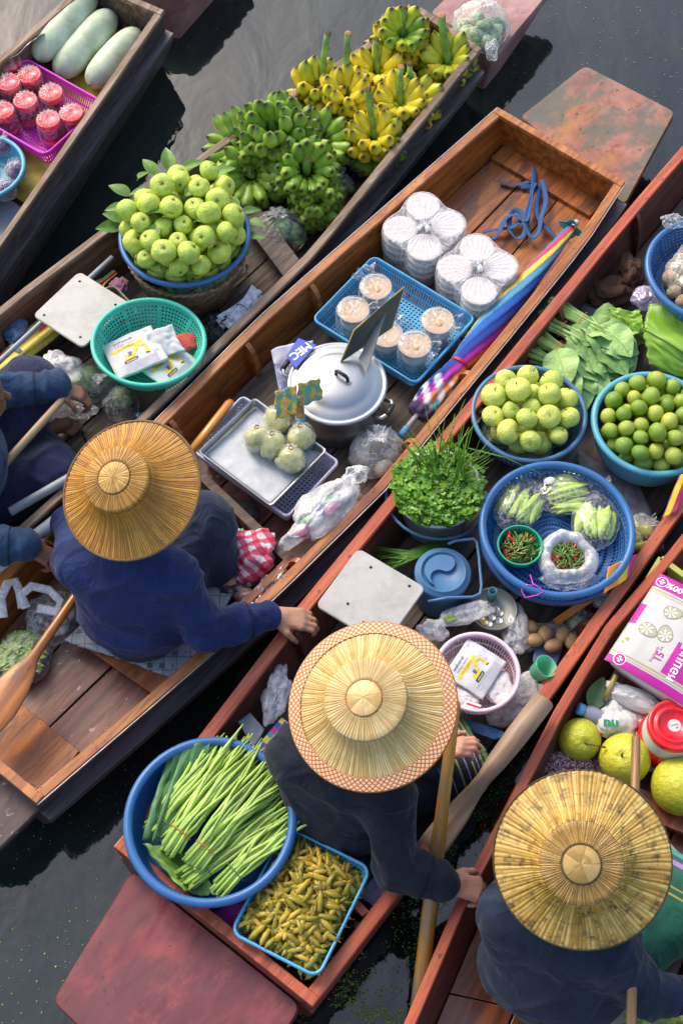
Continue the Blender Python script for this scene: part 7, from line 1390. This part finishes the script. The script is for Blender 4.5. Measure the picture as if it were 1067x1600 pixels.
def cloth(name, c, c2=None, ns=9, bd=.006, fine=.15, attr=False):
    t = NT(name); f = t.noise(ns, 4, .6, dist=.8); b = t.ramp(f, [(.3, hsv(c, .85)), (.7, hsv(c2 or c, 1.15))])
    if attr: b = t.mix(1, b, t.new('VertexColor', layer_name='col').outputs[0], 'MULTIPLY')
    wv_ = t.noise(420, 2, .5); t.P(Base_Color=b, Roughness=.82, Sheen_Weight=.12, Sheen_Roughness=.5, Specular_IOR_Level=.25); r = t.math('ABSOLUTE', t.math('SUBTRACT', t.noise(7, 3, .5, dist=1.5), .5)); t.bump(t.math('ADD', t.math('MULTIPLY', t.math('SUBTRACT', .5, t.math('MINIMUM', t.math('MULTIPLY', r, 3), .5)), 2.2), t.math('MULTIPLY', wv_, fine)), .5, bd); return t.mat
def band_cloth(name, c, lo, hi, stops):
    m = cloth(name, c); t = NT.__new__(NT); t.mat = m; t.t = m.node_tree; t.n = t.t.nodes; t.b = t.n['Principled BSDF']
    a = t.new('SeparateXYZ', {0: t.new('VertexColor', layer_name='col').outputs[0]}).outputs[0]; t.P(Base_Color=t.ramp(t.math('DIVIDE', t.math('SUBTRACT', a, lo), hi-lo), stops, 'CONSTANT')); return m
def fold(seed, amp=1., sx=1., sy=1., sz=1., limbs=()):
    def f(p):
        q = V(p); e_ = 0
        for a_, b_, c_ in limbs:
            for u_, v_, at in ((a_, b_, (0., 1.)), (b_, c_, (0., .9))):
                d_ = v_-u_; L_ = d_.length; s_ = (q-u_).dot(d_)/L_; r_ = (q-u_-d_*(s_/L_)).length
                if r_ < .11 and -.05 < s_ < L_+.05:
                    w_ = max(math.exp(-((s_-k_*L_)/.055)**2) for k_ in at); ph_ = s_*105+5*nz(q.x*7, q.y*7, q.z*7+seed)+2.5*nz(q.x*3+seed, q.y*3, q.z*3); e_ = max(e_, w_*(.5+.5*math.cos(ph_))**2*(.5+nz(q.x*9, q.y*9, q.z*9+3)))
        return g(p)+amp*.0095*max(0, e_)
    def g(p):
        x, y, z = p[0]*sx, p[1]*sy, p[2]*sz; a = math.exp(-(nz(x*6+seed, y*6, z*6)*5)**2); b = math.exp(-(nz(x*11, y*11+seed, z*11)*4)**2); c = nz(x*3, y*3, z*3+seed)
        return amp*(.0085*a*a+.0035*b*b+.006*c)
    return f
def seam_mat(sm):
    n_ = 'seam_'+sm.name
    if n_ in bpy.data.materials: return bpy.data.materials[n_]
    c = [x for x in sm.node_tree.nodes if x.type == 'VALTORGB'][0].color_ramp.elements[0].color; return plain(n_, (c[0]*.6, c[1]*.6, c[2]*.6), .9, bump=0)
def mk_person(label, J, hands, sk_mat, shirt, legs_mat, org, head_dir, seed, box, group=None, foot=None, tors=1., shirt_extra=None, leg_r=(.085, .075, .05), cuff=.042, h=.0046, legcol=None, skip_legs=False):
    root_loc = V(org); lo = [min(p[i] for p in box)-.0 for i in range(3)]; hi = [max(p[i] for p in box) for i in range(3)]
    s = SDF(lo, hi, h); sa = (J['shR']-J['shL']).normalized(); up_ = (J['neck']-J['pel']).normalized(); fd = up_.cross(sa).normalized(); Rm = Matrix((sa, fd, sa.cross(fd))).transposed()
    s.ell(J['pel'], (.14, .11, .11), Rm, .05); s.ell((J['pel']+J['chest'])/2, (.12, .09, .14), Rm, .05); s.ell(J['chest'], (.145*tors, .095, .15), Rm, .05); s.cap(J['shL'], J['shR'], .045, .045, .05); s.cap(J['chest'], J['neck'], .06, .048, .04); s.cap(J['neck'], J['head'], .047, .05, .02); head_(s, J['head'], .098, head_dir)
    for S_ in 'LR': s.chain([J['sh'+S_], J['el'+S_], J['wr'+S_]], [.046, .038, .027], .02)
    for S_ in 'LR':
        if 'hip'+S_ in J: s.chain([J['hip'+S_], J['kn'+S_], J['an'+S_]], [.072, .052, .034], .03)
    for hd_ in hands: hand(s, **hd_)
    if foot: foot(s)
    pos, F = s.mesh(org); body = npmesh('person', pos, F, sk_mat, None); body.location = root_loc; tag(body, label, 'person', group)
    loc = lambda p: V(p)-root_loc
    sh = SDF(lo, hi, .0062)
    sh.ell(J['pel']+V((0, 0, .02)), (.178*tors, .150, .135), Rm, .06); sh.ell((J['pel']+J['chest'])/2, (.165*tors, .135, .17), Rm, .06); sh.ell(J['chest'], (.175*tors, .125, .17), Rm, .06); sh.cap(J['shL'], J['shR'], .066, .066, .06); sh.cap(J['chest'], J['neck'], .085, .058, .04)
    for S_ in 'LR':
        e, w_ = J['el'+S_], J['wr'+S_]; sh.chain([J['sh'+S_], e], [.074, .064], .045); ww = e.lerp(w_, .88); sh.cap(e, e.lerp(w_, .5), .066, .056, .02); sh.cap(e.lerp(w_, .5), ww, .056, cuff, .02)
        d = (w_-e).normalized(); sh.cap(ww, ww+d*.012, cuff, cuff+.004, .008)
    if shirt_extra: shirt_extra(sh)
    pos, F = sh.mesh(org, 2); fo = fold(seed, limbs=[tuple(loc(J[k+S_]) for k in ('sh', 'el', 'wr')) for S_ in 'LR']); so_ = npmesh('shirt', pos, F, shirt, body, disp=fo)
    from mathutils.bvhtree import BVHTree
    bv = BVHTree.FromPolygons([v.co.copy() for v in so_.data.vertices], [tuple(p.vertices) for p in so_.data.polygons])
    def ring(c, ax, rad=.0016, a0=0, a1=2*PI, off=0, R0=.3):
        ax = ax.normalized(); u_ = ax.orthogonal().normalized(); v_ = ax.cross(u_); pts = []
        for k in range(61):
            a = a0+(a1-a0)*k/60; d = u_*math.cos(a)+v_*math.sin(a); hit = bv.ray_cast(c+d*R0, -d)
            if hit[0] is not None and (not pts or (hit[0]-pts[-1]).length < .04): pts.append(hit[0]+hit[1]*.0004)
        if len(pts) > 8: m = MB(); m.tube(pts, rad, 5); m.build('seam', seam_mat(shirt), so_)
    for S_ in 'LR':
        s0, e0, w0 = loc(J['sh'+S_]), loc(J['el'+S_]), loc(J['wr'+S_]); ring(s0.lerp(e0, .06), e0-s0, R0=.16); ring(e0.lerp(w0, .62), w0-e0, R0=.12); ring(e0.lerp(w0, .645), w0-e0, R0=.12, rad=.001)
    ring(loc(J['chest'])+V((0, 0, .055)), loc(J['neck'])-loc(J['pel'])+V((0, 0, .2)), rad=.0014)
    if legs_mat:
        lg = SDF(lo, hi, .0065); r0, r1, r2 = leg_r
        for S_ in 'LR':
            if 'hip'+S_ in J: lg.chain([J['hip'+S_], J['kn'+S_], J['kn'+S_].lerp(J['an'+S_], .75)], [r0+.026, r1+.022, r2+.018], .05)
        lg.ell(J['pel']-V((0, 0, .03)), (.165, .15, .11), Rm, .05)
        pos, F = lg.mesh(org, 3); npmesh('trousers' if not legcol else 'skirt', pos, F, legs_mat, body, disp=fold(seed+9, .9), cols=legcol)
    hs = SDF(J['head']-V((.16,)*3), J['head']+V((.16,)*3), .006); f = V(head_dir).normalized(); hs.ell(J['head']-f*.018+V((0, 0, .012)), (.088, .088, .112), None, .02); hs.ell(J['head']-f*.10-V((0, 0, .02)), (.035, .03, .03), None, .02)
    pos, F = hs.mesh(org); npmesh('hair', pos, F, plain('hair_%d' % seed, (.02, .018, .017), .5, .3, ns=80, bump=.6, bd=.003), body)
    return body
def bx(*pts): return [V(p) for p in pts]
def pad(js, p=.16, zmin=.10):
    a = [min(q[i] for q in js)-p for i in range(3)]; b = [max(q[i] for q in js)+p for i in range(3)]; a[2] = max(a[2], zmin); return [V(a), V(b)]
# ---- the person in royal blue
J = dict(pel=W(218, 962, .335), chest=W(205, 905, .54), neck=W(208, 850, .69), head=W(206, 805, .80), shL=W(128, 880, .60), shR=W(270, 898, .60), elR=W(322, 985, .44), wrR=W(426, 963, .395), elL=W(115, 820, .42), wrL=W(190, 790, .40),
         hipL=W(185, 945, .30), knL=W(170, 790, .33), anL=W(235, 800, .24), hipR=W(250, 945, .30), knR=W(318, 815, .40), anR=W(352, 905, .245))
hR = dict(o=W(432, 962, .392), fwd=W(497, 966, .385)-W(445, 958, .392), up=(0, -.1, 1), side=-1, curl=(.35, .85, .6), thumb=(.7, .2, .8), sp=1.05)
hL = dict(o=J['wrL'], fwd=(1, .3, 0), up=(0, 0, 1), side=1)
def ft1(s): a = J['anR']; d = (W(388, 935, .22)-a).normalized(); s.cap(a, a+d*.09, .034, .03, .02); s.cap(a+d*.09, a+d*.16, .03, .018, .02)
M_roy = cloth('royal_blue_cotton', (.008, .019, .082), (.011, .026, .115)); M_navy = cloth('navy_trousers', (.012, .022, .055))
P1 = mk_person('person in royal blue shirt and tilted golden straw hat, gripping the red gunwale', J, [hR, hL], skin('tan_skin', (.50, .25, .15)), M_roy, M_navy, (J['pel'].x, J['pel'].y, .24), (.5, .8, -.3), 1, pad([J[k] for k in J]+[W(505, 965, .33)], .17, .17), foot=ft1, tors=1.12)
H1 = [hat_mat('golden_straw', (.38, .165, .018), (.62, .31, .045), (.07, .035, .012), 170, .22, .35), hat_mat('golden_straw_crown', (.42, .20, .035), (.62, .35, .08), (.14, .07, .02), 120, .1, .2), hat_mat('golden_straw_cap', (.50, .28, .07), (.70, .42, .12), (.08, .04, .01), 26, .06, .5, .3), plain('brown_hat_binding', (.16, .09, .035), .7, .4, ns=120)]
PR1 = ([(.226, -.002), (.222, 0), (.205, .006), (.185, .014), (.165, .024), (.145, .037), (.125, .054), (.110, .075), (.1035, .096)], [(.1040, .096), (.1052, .112), (.1045, .117), (.098, .120), (.080, .125), (.062, .130), (.050, .133)])
straw_hat(P1, 205, 765, .875, (-.80, .58), R(27), .226, PR1, H1, capn=7, rim=1, rimr=.0045)
# ---- the person in navy with the pale hat
J = dict(pel=W(528, 1262, .31), chest=W(522, 1205, .52), neck=W(545, 1165, .68), head=W(570, 1130, .79), shL=W(462, 1180, .58), shR=W(607, 1240, .60), elR=W(618, 1352, .44), wrR=W(692, 1380, .415), elL=W(590, 1130, .44), wrL=W(678, 1176, .47),
         hipL=W(520, 1230, .27), knL=W(640, 1120, .30), anL=W(700, 1180, .2), hipR=W(570, 1262, .27), knR=W(722, 1200, .29), anR=W(700, 1130, .2))
fR = W(765, 1392, .37)-W(708, 1378, .415); hR = dict(o=W(703, 1380, .412), fwd=fR, up=(.1, .15, 1), side=1, curl=(.75, .95, .7), thumb=(.2, .1, .1), sp=.9, sc=1.06)
hL = dict(o=W(684, 1176, .475), fwd=W(716, 1168, .50)-W(690, 1174, .475), up=(.15, .2, 1), side=1, curl=(.35, 1.0, .8), thumb=(.5, .4, .2), sc=.92)
M_nv = cloth('navy_cotton', (.006, .010, .019), (.009, .014, .027)); M_sk = band_cloth('striped_sarong', (.010, .014, .024), .33, .64, [(0, (.010, .014, .024)), (.14, (.20, .16, .32)), (.16, (.010, .014, .024)), (.28, (.26, .27, .34)), (.295, (.010, .014, .024)), (.42, (.20, .24, .06)), (.45, (.010, .014, .024)), (.54, (.22, .16, .36)), (.565, (.010, .014, .024)), (.64, (.22, .26, .05)), (.665, (.015, .02, .03)), (.72, (.24, .18, .38)), (.74, (.010, .014, .024)), (.79, (.14, .28, .05)), (.83, (.01, .02, .03)), (.87, (.05, .26, .08)), (.92, (.25, .30, .06)), (.94, (.02, .16, .06))]); kk = (J['knR']-J['hipR']).normalized(); o_ = V((J['pel'].x, J['pel'].y, .2)); k0 = J['hipR']-o_; kl = (J['knR']-J['hipR']).length
def scol(p):
    t_ = (V(p)-k0).dot(kk)/kl; base = (.010, .014, .024)
    return (t_*.5,)*3
P2 = mk_person('person in dark navy shirt and pale straw hat with a woven orange border', J, [hR, hL], skin('ruddy_skin', (.54, .24, .155)), M_nv, M_sk, tuple(o_), (.6, .7, -.3), 2, pad([J[k] for k in J]+[W(775, 1395, .33)], .17, .14), tors=1.10, legcol=scol, cuff=.052, leg_r=(.078, .056, .045))
H2 = [hat_mat('pale_straw', (.56, .37, .12), (.78, .59, .27), (.24, .15, .05), 165, .18, .25), hat_mat('pale_straw_crown', (.58, .40, .15), (.78, .62, .32), (.36, .22, .08), 150, .12, .15), hat_mat('pale_straw_cap', (.58, .38, .14), (.78, .58, .26), (.20, .12, .04), 7, .03, .3), plain('orange_hat_binding', (.42, .15, .04), .6, .3, ns=120)]
t = NT('woven_orange_band'); sx = t.new('SeparateXYZ', {0: t.coord('Object')}); th = t.math('ARCTAN2', sx.outputs[1], sx.outputs[0]); rd = t.math('SQRT', t.math('ADD', t.math('POWER', sx.outputs[0], 2), t.math('POWER', sx.outputs[1], 2)))
a1 = t.math('ABSOLUTE', t.math('SINE', t.math('ADD', t.math('MULTIPLY', th, 42), t.math('MULTIPLY', rd, 210)))); a2 = t.math('ABSOLUTE', t.math('SINE', t.math('SUBTRACT', t.math('MULTIPLY', th, 42), t.math('MULTIPLY', rd, 210)))); mn_ = t.math('MINIMUM', a1, a2)
t.P(Base_Color=t.ramp(mn_, [(.0, (.25, .06, .008)), (.3, (.52, .15, .03)), (.55, (.74, .48, .28))]), Roughness=.5); t.bump(mn_, .6, .002)
PR2 = ([(.2465, -.002), (.242, 0), (.222, .006), (.200, .013), (.180, .022), (.160, .033), (.142, .046), (.128, .062), (.119, .080)], [(.1192, .080), (.1195, .088), (.1165, .091), (.100, .094), (.080, .098), (.062, .103), (.050, .107)])
straw_hat(P2, 581, 1102, .86, (-.72, .68), R(17), .2465, PR2, H2, band=(t.mat, [(.246, -.0005), (.235, .0022), (.222, .0062), (.210, .0098)]), rimr=.003)
# ---- the person in navy with the blotchy hat
J = dict(pel=W(862, 1530, .33), chest=W(868, 1450, .54), neck=W(885, 1400, .69), head=W(900, 1370, .80), shL=W(792, 1432, .60), shR=W(955, 1490, .60), elR=W(1005, 1552, .46), wrR=W(1085, 1556, .43), elL=W(860, 1330, .46), wrL=W(950, 1335, .48),
         hipL=W(870, 1480, .29), knL=W(935, 1310, .31), anL=W(1010, 1350, .22), hipR=W(920, 1510, .29), knR=W(1062, 1412, .33), anR=W(1000, 1330, .22))
hR = dict(o=W(1090, 1556, .43), fwd=(1, .1, -.1), up=(0, 0, 1), side=1); hL = dict(o=W(955, 1338, .485), fwd=(1, -.05, 0), up=(0, 0, 1), side=1, curl=(.4, 1, .8))
M_n2 = cloth('washed_navy_cotton', (.008, .016, .037), (.011, .022, .050)); M_gr = band_cloth('green_sarong', (.012, .095, .062), .44, .62, [(0, (.012, .095, .062)), (.05, (.35, .24, .05)), (.08, (.012, .095, .062)), (.16, (.35, .24, .05)), (.18, (.012, .095, .062)), (.42, (.03, .08, .10)), (.48, (.28, .18, .42)), (.55, (.03, .08, .08)), (.62, (.05, .30, .26)), (.70, (.35, .32, .48)), (.76, (.03, .06, .10)), (.84, (.30, .16, .40)), (.9, (.05, .26, .24))]); o3 = V((J['pel'].x, J['pel'].y, .2)); kq = W(1055, 1370, .40)-o3
def gcol(p):
    return (.5+(V(p)-kq).dot(V((.45, .75, .3))),)*3
P3 = mk_person('person in washed navy shirt, green sarong and blotchy golden hat at lower right', J, [hR, hL], skin('warm_skin', (.45, .21, .13)), M_n2, M_gr, tuple(o3), (.6, .7, -.3), 3, pad([J[k] for k in J], .17, .14), tors=1.22, legcol=gcol, leg_r=(.10, .09, .07))
H3 = [hat_mat('blotchy_straw', (.44, .25, .04), (.68, .46, .13), (.10, .065, .025), 120, .09, 1.), hat_mat('blotchy_straw_crown', (.36, .20, .045), (.56, .35, .11), (.10, .06, .025), 130, .12, .5), hat_mat('blotchy_straw_cap', (.42, .25, .07), (.58, .38, .14), (.08, .05, .02), 5, .03, .5), plain('dark_hat_edge', (.055, .045, .02), .8, .3)]
PR3 = ([(.2545, -.002), (.250, 0), (.230, .008), (.205, .018), (.182, .030), (.160, .045), (.142, .062), (.128, .082), (.1185, .100)], [(.1187, .100), (.1165, .1045), (.1, .107), (.085, .110), (.070, .114), (.060, .117), (.053, .119)])
straw_hat(P3, 908, 1343, .87, (-.1, -.99), R(6), .2545, PR3, H3, caps=[(.058, .1175)], rimr=.0028).scale = (.935,)*3
# ---- the person cut off by the left edge
J = dict(pel=W(-70, 770, .30), chest=W(-52, 715, .52), neck=W(-50, 660, .68), head=W(-40, 620, .80), shL=W(-62, 640, .58), shR=W(-62, 790, .58), elL=W(-5, 612, .47), wrL=W(92, 604, .455), elR=W(-25, 850, .50), wrR=W(42, 852, .485),
         hipL=W(-40, 740, .26), knL=W(48, 602, .38), anL=W(30, 680, .22), hipR=W(-50, 790, .26), knR=W(82, 742, .28), anR=W(70, 690, .20))
hL = dict(o=W(92, 606, .455), fwd=W(118, 612, .435)-W(92, 604, .455), up=(.0, .35, 1), side=-1, curl=(.5, 1.0, .7), thumb=(.6, .3, .4), sc=.95)
hR = dict(o=W(44, 854, .482), fwd=W(72, 866, .45)-W(44, 852, .482), up=(-.1, .2, 1), side=1, curl=(.6, 1.0, .7), thumb=(.3, .3, .3), sc=.95)
def ft4(s):
    a = W(78, 668, .19); b = W(102, 664, .17); s.cap(J['anL'], a, .03, .032, .02); s.cap(a, b, .032, .028, .02); d = (W(126, 674, .155)-b).normalized(); n_ = V((-d.y, d.x, 0))
    for k in range(5): q = b+n_*(.026-.013*k); s.cap(q, q+d*(.056-.005*k)+V((0, 0, -.008)), .0125-.001*k, .0095, .006)
M_den = cloth('denim_blue_shirt', (.012, .036, .085), (.018, .052, .115), ns=14); M_nt = cloth('indigo_trousers', (.014, .018, .055), (.018, .024, .07))
P4 = mk_person('person in denim blue sleeves and indigo trousers at the left edge, holding a paddle', J, [hL, hR], skin('dark_tan_skin', (.20, .085, .05)), M_den, M_nt, (J['pel'].x, J['pel'].y, .2), (1, .3, -.2), 4, pad([J[k] for k in J]+[W(130, 676, .2)], .17, .14), foot=ft4, cuff=.050)
# ---- paddles held by the people
M_pad = wood('pale_paddle_wood', (.33, .22, .11), (.47, .33, .19), (1.5, 30, 30), .5, coat=.1); M_yp = wood('yellow_paddle_wood', (.45, .20, .025), (.60, .30, .05), (1.2, 26, 26), .38, wear=(.30, .24, .16), wearamt=.55, ws=3, coat=.3); M_gp = wood('sun_bleached_wood', (.24, .15, .09), (.38, .27, .18), (1.5, 24, 24), .5, coat=.15)
local_rod('paddle', 'smooth pale wooden paddle held by the denim sleeved person at left edge', 'paddle', W(104, 618, .455), W(-60, 800, .44), [(0, .010, .010), (.01, .014, .014), (.5, .0145, .0145), (1, .015, .015)], M_pad)
local_rod('paddle', 'long yellow paddle held upright beside the pale straw hat, blade end in the water', 'paddle', W(712, 1095, .64), W(644, 1640, .05), [(0, .012, .010), (.01, .016, .013), (.3, .020, .015), (.45, .024, .017), (.55, .025, .015), (.8, .024, .014), (1, .022, .010)], M_yp)
local_rod('paddle', 'thick weathered paddle leaning from the right gunwale beside the striped skirt', 'paddle', W(851, 1092, .44), W(666, 1334, .335), [(0, .030, .030), (.012, .036, .036), (.25, .037, .037), (.42, .032, .032), (.52, .024, .026), (.60, .026, .020), (.75, .040, .012), (.92, .046, .009), (1, .044, .008)], M_gp, n=22)
